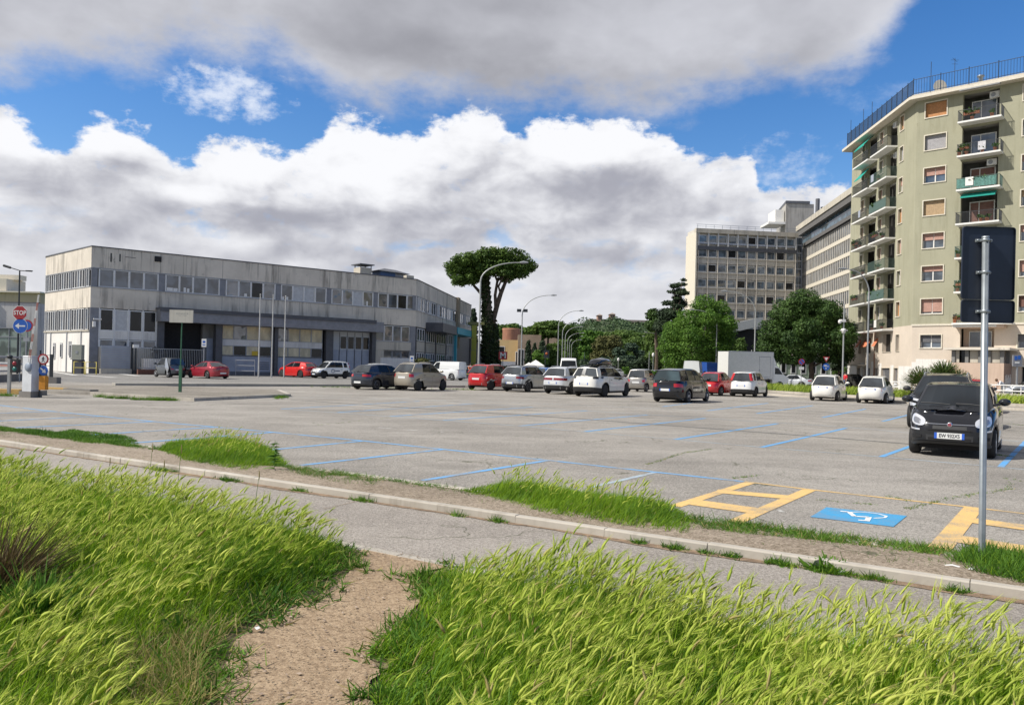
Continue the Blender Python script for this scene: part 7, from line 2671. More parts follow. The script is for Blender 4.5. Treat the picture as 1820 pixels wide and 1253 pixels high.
tn = car('boxy_near', 'black hatchback with round-cornered headlights facing the camera beside the signpost', 'car', c_black, hubcap, 'hub', heads=(), tails=(), extra=x_near, clad=1, bump=3, plate_f=(.43, True), trim=M('bumper_black', (0.011, 0.012, 0.014), .40, var=.08))
for ch in list(tn[0].children):
 if ch.name.startswith(('grille', 'air_intake')) and 'slot' not in ch.name:
  pass
plate_text(tn[0], tn[1], None, 'EW 932XS')
put('near', tn, 1697, 815, 214)
# ------------------------------------------------------------------ street furniture, signs, people
sign_red = M('sign_red', (0.33, 0.02, 0.025), .4, var=.08)
sign_blue = M('sign_blue', (0.015, 0.10, 0.42), .4, var=.06)
sign_white = M('sign_white', (0.68, 0.68, 0.66), .5, var=.08)
sign_back = M('sign_back', (0.012, 0.018, 0.034), .45, var=.2, scale=4)
orange_m = M('orange_box', (0.52, 0.21, 0.012), .6, var=.12, scale=8)
lampm = M('lamp_steel', (0.36, 0.37, 0.36), .5, .35, var=.1)
lamp_head = M('lamp_head', (0.30, 0.31, 0.32), .5, .2, var=.08)
dark_pole = M('dark_pole', (0.03, 0.035, 0.04), .5, .2, var=.1)
green_pole = M('green_pole', (0.03, 0.12, 0.06), .5, var=.15)
skin = M('skin', (0.42, 0.25, 0.18), .6, var=.05)
# ---- the near signpost seen from behind
pole_b = G(1745, 990, .07)
sp = thing('signpost', 'near galvanised grooved post carrying two dark sign backs', 'signpost', pole_b)
Yp = pole_b.y
top = W(1752, 421, Yp)
H = top.z - pole_b.z
lean = (top.x - pole_b.x) / H
mb = MB()
rr = .027
n = 24
vs, fs = [], []
for z in (-.1, H):
 for k in range(n):
  a = 2 * math.pi * k / n
  q = rr * (0.84 if k in (18, 17) else 1.0)
  vs.append((q * math.cos(a) + lean * z, q * math.sin(a), z))
for k in range(n):
 fs.append((k, (k + 1) % n, n + (k + 1) % n, n + k))
fs.append(tuple(range(n, 2 * n)))
mb.add(vs, fs, True)
mb.build('pole', galv, sp)
mb = MB()
mb.lathe([(rr + .003, H - .012), (rr + .003, H + .003), (0, H + .006)], c=(lean * H, 0, 0), n=20)
mb.build('cap', galv, sp)
def rrect(w, h, r, n=5):
 out = []
 for cx_, cz_, a0 in ((w / 2 - r, h / 2 - r, 0), (-w / 2 + r, h / 2 - r, 90), (-w / 2 + r, -h / 2 + r, 180), (w / 2 - r, -h / 2 + r, 270)):
  for k in range(n + 1):
   a = R(a0 + 90 * k / n)
   out.append((cx_ + r * math.cos(a), cz_ + r * math.sin(a)))
 return out
for (px0, px1, py0, py1) in ((1705.5, 1802.5, 405.5, 532), (1705, 1800.5, 535, 573)):
 a, b = W(px0, py1, Yp + .06), W(px1, py0, Yp + .06)
 w, h = b.x - a.x, b.z - a.z
 cx_, cz_ = (a.x + b.x) / 2 - pole_b.x, (a.z + b.z) / 2 - pole_b.z
 mb = MB()
 pts = [(x + cx_, z + cz_) for x, z in rrect(w, h, .025)]
 mb.xprism(pts, .045, .049)
 # folded rim
 inn = [(x * (1 - .012 / w) + cx_, z * (1 - .012 / h) + cz_) for x, z in rrect(w, h, .025)]
 m_ = len(pts)
 mb.add([(p[0], .045, p[1]) for p in pts] + [(p[0], .032, p[1]) for p in pts] + [(p[0], .032, p[1]) for p in inn] + [(p[0], .045, p[1]) for p in inn],
   [(i, (i + 1) % m_, m_ + (i + 1) % m_, m_ + i) for i in range(m_)] + [(m_ + i, m_ + (i + 1) % m_, 2 * m_ + (i + 1) % m_, 2 * m_ + i) for i in range(m_)])
 mb.build('sign_panel', sign_back, sp)
for py, w in ((427, .135), (484, .115), (539.5 + 14, .115)):
 p = W(1750, py, Yp)
 z = p.z - pole_b.z
 x = lean * z
 mb = MB()
 mb.box(x - w / 2, x + w / 2, .018, .040, z - .012, z + .012)
 mb.lathe([(rr + .004, z - .012), (rr + .007, z - .008), (rr + .007, z + .008), (rr + .004, z + .012)], c=(x, 0, 0), n=20)
 for s_ in (-1, 1):
  mb.lathe([(.0, 0), (.009, .002), (.009, .012)], c=(x + s_ * w * .42, .006, z), n=8, axis='y')
 mb.build('bracket', galv, sp)
# ---- curved street lamps
def lamp(px, py_base_Y, tip, name_label, tall=None, floods=False, xr=None, z0=0.0, mat=None, r=.085, knee=None, label_group='curved street lamps'):
 Y = py_base_Y
 b = W(px, 650, Y)
 t = thing('street_lamp', name_label, 'street lamp', (b.x, Y, z0), group=label_group)
 tp = W(tip[0], tip[1], Y)
 dx, dz = tp.x - b.x, tp.z - z0
 kz = dz * .80 if knee is None else W(px, knee, Y).z - z0
 mb = MB()
 pts = [(0, 0, 0), (0, 0, kz * .5), (0, 0, kz)]
 rad = [r, r * .85, r * .72]
 for k in range(1, 11):
  u = k / 10
  a = u * math.pi / 2
  x = dx * (1 - math.cos(a)) * .45 + dx * .55 * u ** 1.6
  z = kz + (dz - kz) * math.sin(a) ** .85
  pts.append((x, 0, z))
  rad.append(r * (.70 - .3 * u))
 mb.tube(pts, rad, 8)
 mb.build('pole', mat or lampm, t)
 mb = MB()
 s_ = 1 if dx > 0 else -1
 mb.tube([(dx - s_ * .05, 0, dz - .0), (dx + s_ * .25, 0, dz + .03), (dx + s_ * .62, 0, dz + .02)], [.06, .11, .05], 8)
 mb.build('lamp_head', lamp_head, t)
 if floods:
  for s_ in (-1, 1):
   mb = MB()
   z = W(px, 552, Y).z
   mb.box(s_ * .12, s_ * .62, -.16, .16, z - .17, z + .16)
   mb.build('floodlight', dark_pole, t)
 return t
lamp(850.5, 62, (925, 467), 'tallest curved lamp, in front of the ivy clad pine trunk', knee=500)
lamp(926, 91, (980, 525), 'curved lamp with two small floodlights, right of the tall pine', floods=True, knee=560)
lg = 'receding row of curved lamps'
for px, Y, tip, kn, lb in [(991, 116, (1030, 552.5), 580, 'nearest lamp of the receding curved row'), (998.5, 138, (1033, 569), 592, 'second lamp of the receding curved row'),
       (1003.5, 162, (1031, 581), 600, 'third lamp of the receding curved row'), (1008, 190, (1034, 592), 607, 'fourth lamp of the receding curved row'),
       (1011.5, 215, (1033, 598), 611, 'fifth lamp of the receding curved row'), (1015, 245, (1031, 604), 616, 'farthest lamp of the receding curved row')]:
 lamp(px, Y, tip, lb, knee=kn, label_group=lg)
lamp(1181, 174, (1150, 591), 'distant lamp bending left above the bright bush', knee=613)
lamp(1167, 190, (1146, 598), 'smaller distant lamp bending left, just left of the other', knee=616)
lamp(1272.5, 105, (1233, 551), 'lamp bending left in front of the bright green tree', knee=577)
lamp(1340.5, 80, (1292, 518), 'lamp bending left above the box truck', knee=556)
lamp(1541.5, 61, (1504, 478.5), 'grey lamp bending left in front of the apartment flank', knee=522, mat=pole_g)
# double armed dark lamp at the far left
Yl = 60
b = W(31, 650, Yl)
t = thing('street_lamp', 'dark slender lamp with two straight arms at the far left', 'street lamp', (b.x, Yl, 0))
zj = W(31, 481, Yl).z
mb = MB()
mb.tube([(0, 0, 0), (0, 0, zj)], [.08, .05], 8)
mb.build('pole', dark_pole, t)
for px, py in ((6, 472), (57, 482.7)):
 p = W(px, py, Yl)
 mb = MB()
 mb.tube([(0, 0, zj), (p.x - b.x, 0, p.z)], [.035, .04], 6)
 q = Vector((p.x - b.x, 0, p.z)).lerp(Vector((0, 0, zj)), .45)
 mb.box(min(p.x - b.x, q.x), max(p.x - b.x, q.x), -.12, .12, min(p.z, q.z) + .02, min(p.z, q.z) + .07) if py > 480 else mb.tube([(p.x - b.x, 0, p.z), tuple(q)], .09, 4)
 mb.build('arm', dark_pole, t)
# three flag poles before the depot
gf = 'flag poles before the depot'
for px, py, lb in ((461, 525, 'left flag pole before the depot'), (484, 526.5, 'middle flag pole before the depot'), (506, 528, 'right flag pole before the depot')):
 Y = 72 + (px - 461) * .02
 b = W(px - 1, 650, Y)
 z = W(px, py, Y).z
 t = thing('flag_pole', lb, 'flag pole', (b.x, Y, 0), group=gf)
 mb = MB()
 mb.tube([(0, 0, 0), (.0, 0, z * .4), (0, 0, z)], [.075, .065, .045], 7)
 mb.build('pole', M('flag_pole_grey', (0.42, 0.42, 0.41), .6, .1, var=.15), t)
 mb = MB()
 mb.ball((0, 0, z + .06), .07, None, None, 8, 6)
 mb.build('finial', lampm, t)
# ---- round and octagonal signs
def disc(mb, x, z, r, y0, n=28, y1=None, rot=0.0):
 pts = [(x + r * math.cos(2 * math.pi * k / n + rot), z + r * math.sin(2 * math.pi * k / n + rot)) for k in range(n)]
 mb.xprism(pts, y0 if y1 is None else y1, y0)
def arrow(mb, x, z, L, w, hd, ang, y):
 c_, s_ = math.cos(ang), math.sin(ang)
 P_ = [(-L / 2, -w / 2), (L / 2 - hd, -w / 2), (L / 2 - hd, -hd * .72), (L / 2, 0), (L / 2 - hd, hd * .72), (L / 2 - hd, w / 2), (-L / 2, w / 2)]
 mb.xprism([(x + a * c_ - b * s_, z + a * s_ + b * c_) for a, b in P_], y, y + .004)
Ys = 45
b = W(35, 650, Ys)
t = thing('stop_sign', 'red octagonal STOP sign above a round blue arrow sign on one post', 'road sign', (b.x, Ys, 0))
mb = MB()
mb.tube([(0, 0, 0), (0, 0, W(35, 545, Ys).z)], .035, 8)
mb.build('post', galv, t)
c = W(36.5, 556.5, Ys)
mS = Ys / FOC
mb = MB()
disc(mb, c.x - b.x, c.z, 13.6 * mS, -.04, 8, -.06, R(22.5))
st = mb.build('stop_plate', sign_white, t)
mb = MB()
disc(mb, c.x - b.x, c.z, 12.7 * mS, -.06, 8, -.065, R(22.5))
mb.build('red_field', sign_red, st)
text('STOP', 8.6 * mS * 1.25, Matrix.Translation((c.x, Ys - .068, c.z)) @ Matrix.Rotation(R(90), 4, 'X'), sign_white, st, bold=.006, xscale=.86)
c = W(37, 579.5, Ys)
mb = MB()
disc(mb, c.x - b.x, c.z, 13.2 * mS, -.04, 28, -.06)
bp_ = mb.build('blue_disc', sign_white, t)
mb = MB()
disc(mb, c.x - b.x, c.z, 12.6 * mS, -.06, 28, -.065)
mb.build('blue_field', sign_blue, bp_)
mb = MB()
arrow(mb, c.x - b.x, c.z, 18 * mS, 2.4 * mS, 7 * mS, math.pi, -.070)
mb.build('white_arrow', sign_white, bp_)
Y2 = 50
b = W(46, 650, Y2)
t = thing('no_stopping_sign', 'round blue sign with red rim partly behind the blue arrow sign', 'road sign', (b.x, Y2, 0))
mb = MB()
mb.tube([(-.05, 0, 0), (.05, 0, W(48, 570, Y2).z)], .035, 8)
mb.build('post', pole_g, t)
c = W(49, 579, Y2)
mb = MB()
disc(mb, c.x - b.x, c.z, 10.5 * Y2 / FOC, -.04, 26, -.06)
q = mb.build('red_rim', sign_red, t)
mb = MB()
disc(mb, c.x - b.x, c.z, 8 * Y2 / FOC, -.06, 26, -.065)
mb.build('blue_field', sign_blue, q)
c = W(50, 604, Y2)
mb = MB()
mb.box(c.x - b.x - .28, c.x - b.x + .1, -.04, -.02, c.z - .1, c.z + .12)
mb.build('small_plate', frame_g, t)
# ---- car park barrier
gb = G(54, 706)
Yb = gb.y
mB = Yb / FOC
t = thing('parking_barrier', 'pale barrier cabinet on a concrete foot with its striped arm raised', 'barrier', (gb.x, Yb, 0), R(-22))
mb = MB()
mb.box(-.32, .30, -.22, .24, 0, .22)
mb.build('concrete_foot', kerb_dark, t)
mb = MB()
mb.box(-.24, .24, -.16, .16, .22, 1.50)
mb.add([(-.25, -.17, 1.50), (.25, -.17, 1.50), (.25, .17, 1.50), (-.25, .17, 1.50), (-.22, -.15, 1.54), (.22, -.15, 1.54), (.22, .15, 1.54), (-.22, .15, 1.54)],
  [(0, 1, 5, 4), (1, 2, 6, 5), (2, 3, 7, 6), (3, 0, 4, 7), (4, 5, 6, 7)])
cab = mb.build('cabinet', M('cabinet_white', (0.56, 0.58, 0.60), .5, var=.1, scale=3), t)
mb = MB()
mb.lathe([(0, -.05), (.15, -.05), (.17, -.02), (.17, .0)], c=(.10, -.17, 1.12), n=18, axis='y')
mb.build('arm_hub', M('hub_blue_grey', (0.22, 0.26, 0.32), .5, var=.1), t)
for k in range(2):
 mbw, mbr = MB(), MB()
 off = (-.035, .045)[k]
 p0, p1 = Vector((.12 + off, -.20, 1.2)), Vector((.58 + off * .6, -.20, 3.78))
 N_ = 9
 for i in range(N_):
  a, b_ = p0.lerp(p1, i / N_), p0.lerp(p1, (i + 1) / N_)
  (mbr if i % 2 else mbw).tube([tuple(a), tuple(b_)], .013, 6)
 am = mbw.build('arm', sign_white, t)
 mbr.build('red_band', M('salmon_band', (.45, .15, .11), .6, var=.1), am)
t = thing('pedestrian_sign_post', 'short post with a no-pedestrians disc, a blue arrow disc and an orange box', 'road sign', G(70, 706.5))
Yq = G(70, 706.5).y - .25
b = Vector(t.location)
mb = MB()
mb.tube([(0, 0, 0), (0, 0, 1.75)], .03, 8)
mb.build('post', dark_pole, t)
c = W(71, 638.5, Yq)
mb = MB()
disc(mb, c.x - b.x, c.z, 9.8 * mB, -.04, 28, -.05)
q = mb.build('red_ring', sign_red, t)
mb = MB()
disc(mb, c.x - b.x, c.z, 7.0 * mB, -.05, 28, -.055)
mb.build('white_field', sign_white, q)
mb = MB()
x, z, u = c.x - b.x, c.z, mB
mb.ball((x, -.058, z + 4.0 * u), 1.0 * u, .004, 1.0 * u, 10, 6)
for P_ in ([(-1.2, 2.9), (1.2, 2.9), (1.0, -.6), (-1.0, -.6)], [(-1.0, -.6), (.1, -.6), (-1.7, -5.2), (-2.7, -5.0)], [(-.1, -.6), (1.0, -.6), (2.7, -5.0), (1.7, -5.2)], [(-1.2, 2.9), (-.6, 2.3), (-2.6, -.1), (-3.0, .4)], [(1.2, 2.9), (.6, 2.3), (2.4, .3), (2.9, .7)]):
 mb.xprism([(x + p[0] * u, z + p[1] * u) for p in P_], -.059, -.056)
mb.build('walking_figure', ink, q)
c = W(71, 658.5, Yq)
mb = MB()
disc(mb, c.x - b.x, c.z, 8.4 * mB, -.04, 28, -.05)
q = mb.build('blue_disc', sign_blue, t)
mb = MB()
arrow(mb, c.x - b.x, c.z, 13 * mB, 2.6 * mB, 6 * mB, R(-42), -.056)
mb.build('white_arrow', sign_white, q)
c0, c1 = W(65.5, 693, Yq), W(77, 668.5, Yq)
mb = MB()
mb.box(c0.x - b.x, c1.x - b.x, -.14, .08, c0.z, c1.z)
mb.build('orange_box', orange_m, t)
# two aspect traffic light and the lowered barrier beside it
Yt = 31
b = W(17, 650, Yt)
t = thing('traffic_light', 'small black two lens traffic light on a grey post by the barrier', 'traffic light', (b.x, Yt, 0))
mb = MB()
mb.box(-.05, .05, -.05, .05, 0, W(17, 638, Yt).z)
mb.build('post', lampm, t)
a0, a1 = W(21, 662, Yt), W(34.5, 639, Yt)
mb = MB()
mb.box(a0.x - b.x, a1.x - b.x, -.10, .10, a0.z, a1.z)
hs_ = mb.build('housing', trim_b if 'black_trim' in MATS else dark_pole, t)
for py, col in ((646, (0.25, .02, .03)), (656, (.02, .15, .13))):
 c = W(28.5, py, Yt)
 mb = MB()
 mb.lathe([(0, -.13), (.07, -.12), (.085, -.10)], c=(c.x - b.x, 0, c.z), n=14, axis='y')
 mb.build('lens', M('lens%d' % py, col, .2, var=0), hs_)
mb = MB()
mb.ball((.0, 0, W(17, 634, Yt).z), .12, .1, .08, 10, 6)
mb.build('beacon', dark_pole, t)
b = W(-5, 650, 33)
t = thing('lowered_barrier', 'lowered pale barrier bar with a red stripe cut off by the left edge', 'barrier', (b.x, 33, 0))
for py, m_ in ((645, sign_white), (649.5, M('salmon_band2', (.55, .25, .2), .6)), (655, sign_white)):
 z = W(5, py, 33).z
 mb = MB()
 mb.box(-3, .45, -.03, .03, z - .035, z + .035)
 mb.build('bar', m_, t)
mb = MB()
mb.box(-.4, -.3, -.05, .05, 0, W(5, 643, 33).z)
mb.build('post', lampm, t)
# dark railing on its base left of the depot, guard rails in the background
Yr = 44
a, b = W(78, 650, Yr), W(92, 650, Yr)
t = thing('railing', 'black post and pale horizontal rails on a dark kerb by the depot road', 'railing', (a.x, Yr, 0))
mb = MB()
mb.box(-.2, b.x - a.x + .4, -.2, .25, 0, .35)
mb.build('base', kerb_dark, t)
mb = MB()
mb.box(b.x - a.x - .1, b.x - a.x + .06, -.05, .05, .35, 1.62)
mb.build('post', dark_pole, t)
for k in range(5):
 z = .75 + k * .2
 mb = MB()
 mb.box(-.1, b.x - a.x - .1, -.02, .02, z, z + .03)
 mb.build('rail', frame_g, t)
a = W(-60, 650, 40)
b = W(80, 650, 52)
Fr = Fac(a, b)
t = thing('guard_rail', 'long low steel guard rail behind the barrier at the far left', 'guard rail', (a.x, 40, 0))
for z in (.55, .95, 1.35):
 FB(Fr, 'rail', frame_g, [(0, Fr.L, -.03, .03, z, z + .09)], t)
for k in range(7):
 FB(Fr, 'post', dark_pole, [(k * Fr.L / 6, k * Fr.L / 6 + .1, -.05, .05, 0, 1.45)], t)
FB(Fr, 'base_wall', kerb_dark, [(0, Fr.L, -.15, .15, 0, .4)], t)
# faded white board on a green pole
g = G(320, 697, .12)
t = thing('notice_board', 'faded blank white board on a green pole standing on the traffic island', 'sign', g)
Yn = g.y
mb = MB()
mb.box(-.055, .055, -.05, .05, 0, 1.15)
mb.build('lower_pole', green_pole, t)
mb = MB()
mb.tube([(0, 0, 1.15), (.01, 0, W(322, 560, Yn).z - .12)], .028, 8)
mb.build('pole', green_pole, t)
a, b = W(301, 573, Yn - .05), W(343.5, 551.5, Yn - .05)
mb = MB()
mb.box(a.x - g.x, b.x - g.x, -.06, -.02, a.z - .12, b.z - .12)
bd = mb.build('board', wall_mat('faded_board', (0.50, 0.48, 0.42), .6, .9, .1, stain=(.25, .24, .22)), t)
mb = MB()
for k, (x, w, z, h) in enumerate([(.30, .03, .36, .05), (.36, .02, .36, .05), (.42, .04, .37, .04), (.49, .03, .36, .05), (.55, .05, .37, .04), (.63, .03, .36, .05), (.70, .02, .37, .04), (.76, .04, .36, .05), (.38, .12, .30, .012), (.58, .16, .30, .012), (.95, .08, .06, .012)]):
 mb.box(a.x - g.x + x, a.x - g.x + x + w, -.063, -.06, a.z - .12 + z, a.z - .12 + z + h)
mb.build('faded_marks', M('faded_ink', (.30, .30, .28), .8), bd)
# ---- small things before the depot
Fd = Fac(F1.at(0, 1.2), F1.at(34, 1.2))
def dbox(name, label, cat_, parts, u, d=2.0, group=None):
 t = thing(name, label, cat_, F1.at(u, d, 0), group=group)
 for pn, m_, bx_ in parts:
  FB(F1, pn, m_, bx_, t)
 return t
dbox('shutter_gate', 'grey slatted roller gate at the corner of the depot', 'gate', [('slats', panel_b, [(.75, 3.2, 1.0, 1.06, .5 + k * .16, .62 + k * .16) for k in range(13)]), ('plinth', conc_l, [(.7, 3.3, .9, 1.2, 0, .45)]), ('post', dark_pole, [(3.25, 3.4, 1.0, 1.15, 0, 2.9)])], 1, 1)
t = thing('yard_fence', 'pale grey bar fence in front of the depot bay, left of the small grey car', 'fence', F1.at(3.5, 2.4))
FB(F1, 'rails', lamp_head, [(3.5, 9.4, 2.4, 2.44, z, z + .06) for z in (.55, 2.35)], t)
FB(F1, 'bars', lamp_head, [(3.5 + k * .16, 3.53 + k * .16, 2.4, 2.43, .55, 2.35) for k in range(37)], t)
FB(F1, 'brick_base', M('dark_brick', (.12, .05, .035), .9, var=.2), [(3.5, 9.4, 2.2, 2.6, 0, .45)], t)
t = thing('machine_monument', 'dark old machine standing on a white block behind the bar fence', 'monument', F1.at(5.2, 1.6))
FB(F1, 'block', plas_w, [(4.1, 6.9, 1.2, 2.0, .4, 1.45)], t)
mb = F1.mb()
mb.box(4.9, 5.9, 1.35, 1.8, 1.45, 1.9)
for k in range(7):
 a = k * .9
 mb.tube([(5.3, 1.6, 2.1), (5.3 + .55 * math.cos(a), 1.6 + .2 * math.sin(a * 2), 2.1 + .5 * math.sin(a))], .06, 5)
mb.tube([(4.9, 1.6, 1.9), (5.5, 1.6, 2.5), (6.1, 1.6, 2.3), (6.3, 1.6, 1.6)], .09, 6)
mb.box(5.0, 5.5, 1.3, 1.9, 2.2, 2.5)
mb.build('machine', dark_pole, t, True)
t = thing('camera_mast', 'thin black post with a white camera at the depot corner', 'camera', F1.at(3.4, 1.6))
FB(F1, 'post', dark_pole, [(3.45, 3.55, 1.6, 1.7, 0, 2.6)], t)
FB(F1, 'camera', white_m, [(3.25, 3.75, 1.5, 1.75, 2.4, 2.7)], t)
t = thing('wall_camera', 'white security camera on the depot corner pier', 'camera', F1.at(.3, .4, 5))
FB(F1, 'housing', white_m, [(.25, .9, .1, .25, 4.85, 4.98), (.2, .42, .05, .3, 4.2, 4.7)], t)
gy = 'yellow and white hoop barriers at the depot corner'
for k, (px, lb) in enumerate(((141, 'left yellow hoop barrier at the depot corner'), (162, 'right yellow hoop barrier at the depot corner'))):
 c = W(px, 650, 67)
 t = thing('hoop_barrier', lb, 'barrier', (c.x, 67, 0), group=gy)
 mb = MB()
 mb.tube([(-.45, 0, 0), (-.45, 0, 1.05), (.45, 0, 1.05), (.45, 0, 0)], .04, 6)
 mb.tube([(-.45, 0, .55), (.45, 0, .55)], .03, 6)
 mb.build('hoop', M('barrier_yellow', (.55, .45, .08), .5, var=.1), t)
t = thing('electric_cabinet', 'olive grey electric cabinet on a dark base by the white wall', 'cabinet', W(136, 650, 69).xy.to_3d())
c0, c1 = W(127.5, 639, 69), W(145, 613, 69)
mb = MB()
mb.box(c0.x, c1.x, 69, 69.5, c0.z, c1.z)
mb.build('housing', M('cabinet_olive', (.30, .31, .26), .6, var=.08), t, True)
mb = MB()
mb.box(c0.x, c1.x, 69.05, 69.6, 0, c0.z)
mb.build('base', steel_d, t, True)
mb = MB()
mb.box((c0.x + c1.x) / 2 - .1, (c0.x + c1.x) / 2 + .1, 68.98, 69, (c0.z + c1.z) / 2 - .12, (c0.z + c1.z) / 2 + .12)
mb.build('lock_plate', frame_g, t, True)
for u, px, lb in ((0, 363, 'small white sign on a thin pole before the open garage'), (1, 732, 'small white sign on a thin pole before the depot corner window')):
 Y = (73, 86)[u]
 py = (603, 632)[u]
 c = W(px, py + 7, Y)
 t = thing('small_sign', lb, 'sign', (c.x, Y, 0))
 mb = MB()
 mb.tube([(0, 0, 0), (0, 0, c.z)], .035, 6)
 mb.build('post', frame_g, t)
 mb = MB()
 mb.box(-.22, .22, -.06, -.03, c.z - .35, c.z + .4)
 p_ = mb.build('plate', sign_white, t)
 mb = MB()
 mb.box(-.12, .12, -.065, -.06, c.z + .02, c.z + .22)
 mb.box(-.14, .14, -.065, -.06, c.z - .2, c.z - .12)
 mb.build('blue_mark', sign_blue, p_)
for px, Y, lb in ((409, 74, 'low grey bar rack standing by the blue grey panels'),):
 c = W(436, 650, 75)
 t = thing('bar_rack', lb, 'rack', (c.x, 75, 0))
 mb = MB()
 for z in (.5, 1.0, 1.5):
  mb.tube([(-.9, 0, z), (.9, 0, z)], .03, 5)
 for x in (-.9, .9):
  mb.tube([(x, 0, 0), (x, 0, 1.6)], .03, 5)
 mb.build('frame', frame_g, t)
c = W(829, 650, 84)
t = thing('road_works_rail', 'white and yellow guard rail left of the red compact off-roader', 'railing', (c.x, 84, 0))
mb = MB()
for x in (-.85, .95):
 mb.box(x - .04, x + .04, -.04, .04, 0, 1.45)
mb.box(-.9, 1.0, -.03, .03, 1.38, 1.46)
mb.build('frame', sign_white, t)
mb = MB()
mb.box(-.85, 1.0, -.05, -.03, .55, .65)
mb.build('yellow_bar', M('barrier_yellow', (.55, .45, .08), .5), t)
# ---- right background
c = W(1498, 650, 74)
t = thing('camera_pole', 'grey pole with white traffic cameras right of the big pine', 'camera pole', (c.x, 74, 0))
mb = MB()
mb.tube([(0, 0, 0), (0, 0, W(1498, 540, 74).z)], [.09, .06], 8)
mb.build('pole', lampm, t)
z = W(1497, 587.5, 74).z
mb = MB()
mb.lathe([(.0, z - .32), (.16, z - .25), (.2, z), (.22, z + .15), (0, z + .2)], n=12, c=(-.05, -.1, 0))
mb.tube([(-.38, -.1, z), (.32, -.1, z)], .05, 6)
mb.build('dome_camera', white_m, t)
z = W(1491, 572, 74).z
mb = MB()
mb.ball((-.42, -.1, z), .16, None, .2, 10, 8)
mb.box(-.3, .1, -.2, 0, z - .02, z + .22)
mb.build('bullet_camera', white_m, t)
def roundsign(px, py, Y, r, label, kind):
 c = W(px, py, Y)
 t = thing('road_sign', label, 'road sign', (c.x, Y, 0))
 mb = MB()
 mb.tube([(0, 0, 0), (0, 0, c.z + .1)], .035, 6)
 mb.build('post', pole_g, t)
 u = Y / FOC
 mb = MB()
 disc(mb, 0, c.z, r * u, -.04, 26, -.06)
 q = mb.build('disc', sign_red if kind == 'np' else sign_blue, t)
 if kind == 'np':
  mb = MB()
  disc(mb, 0, c.z, r * .78 * u, -.06, 26, -.065)
  mb.build('blue_field', sign_blue, q)
  mb = MB()
  w, L = r * .13 * u, r * .75 * u
  mb.xprism([(-L * .7 - w, c.z + L * .7 - w), (L * .7 - w, c.z - L * .7 - w), (L * .7 + w, c.z - L * .7 + w), (-L * .7 + w, c.z + L * .7 + w)], -.07, -.066)
  mb.build('red_bar', sign_red, q)
  z = W(px, py + 11.5, Y).z
  mb = MB()
  mb.box(-4.5 * u, 4.5 * u, -.05, -.03, z - 2.5 * u, z + 2.5 * u)
  mb.build('plate', sign_white, t)
 else:
  mb = MB()
  mb.box(-4 * u, 1 * u, -.065, -.06, c.z + 1 * u, c.z + 3 * u)
  mb.box(-1 * u, .5 * u, -.065, -.06, c.z - 4 * u, c.z - 1 * u)
  mb.box(2 * u, 4 * u, -.065, -.06, c.z + 0 * u, c.z + 1.5 * u)
  mb.build('white_marks', sign_white, q)
  z = W(px, py - 13, Y).z
  mb = MB()
  mb.xprism([(-6 * u, z + 5 * u), (6 * u, z + 5 * u), (0, z - 5 * u)], -.05, -.03)
  w_ = mb.build('yield_triangle', sign_red, t)
  mb = MB()
  mb.xprism([(-3.2 * u, z + 3.4 * u), (3.2 * u, z + 3.4 * u), (0, z - 2.0 * u)], -.056, -.05)
  mb.build('white_field', sign_white, w_)
 return t
roundsign(1424.5, 643, 78, 5.6, 'no parking sign with a white plate under it, left of the big pine trunk', 'np')
roundsign(1468, 652, 80, 6.2, 'round blue sign below a yield triangle, right of the big pine trunk', 'blue')
c = W(972, 630, 105)
t = thing('orange_signal', 'small orange signal box on a thin mast left of the tall white van', 'signal', (c.x - .2, 105, 0))
mb = MB()
mb.tube([(0, 0, 0), (0, 0, W(972, 645, 105).z + 2)], .06, 6)
mb.build('mast', dark_pole, t)
mb = MB()
z = W(972, 630, 105).z
mb.box(-.2, .5, -.2, .1, z - .5, z + .55)
b2 = mb.build('box', dark_pole, t)
mb = MB()
mb.lathe([(0, -.26), (.15, -.25), (.17, -.2)], c=(.15, 0, z + .1), n=12, axis='y')
mb.build('lens', M('lens_orange', (.45, .10, .02), .3), b2)
# white market parasols
gp = 'white parasols beyond the silver crossover'
for px, py, w, lb in ((940, 651, 15, 'left white parasol beyond the silver crossover'), (952, 646.5, 15, 'right, taller white parasol beyond the silver crossover')):
 Y = 110
 c = W(px, py, Y)
 u = Y / FOC
 t = thing('parasol', lb, 'parasol', (c.x, Y, 0), group=gp)
 mb = MB()
 ww = w * u
 z = c.z
 mb.add([(-ww, -ww, z - 3 * u), (ww, -ww, z - 3 * u), (ww, ww, z - 3 * u), (-ww, ww, z - 3 * u), (0, 0, z + 7 * u), (-ww, -ww, z - 6 * u), (ww, -ww, z - 6 * u), (ww, ww, z - 6 * u), (-ww, ww, z - 6 * u)],
   [(0, 1, 4), (1, 2, 4), (2, 3, 4), (3, 0, 4), (0, 1, 6, 5), (1, 2, 7, 6), (2, 3, 8, 7), (3, 0, 5, 8)])
 mb.build('canopy', white_m, t)
 mb = MB()
 mb.tube([(0, 0, 0), (0, 0, z)], .04, 6)
 mb.build('pole', pole_g, t)
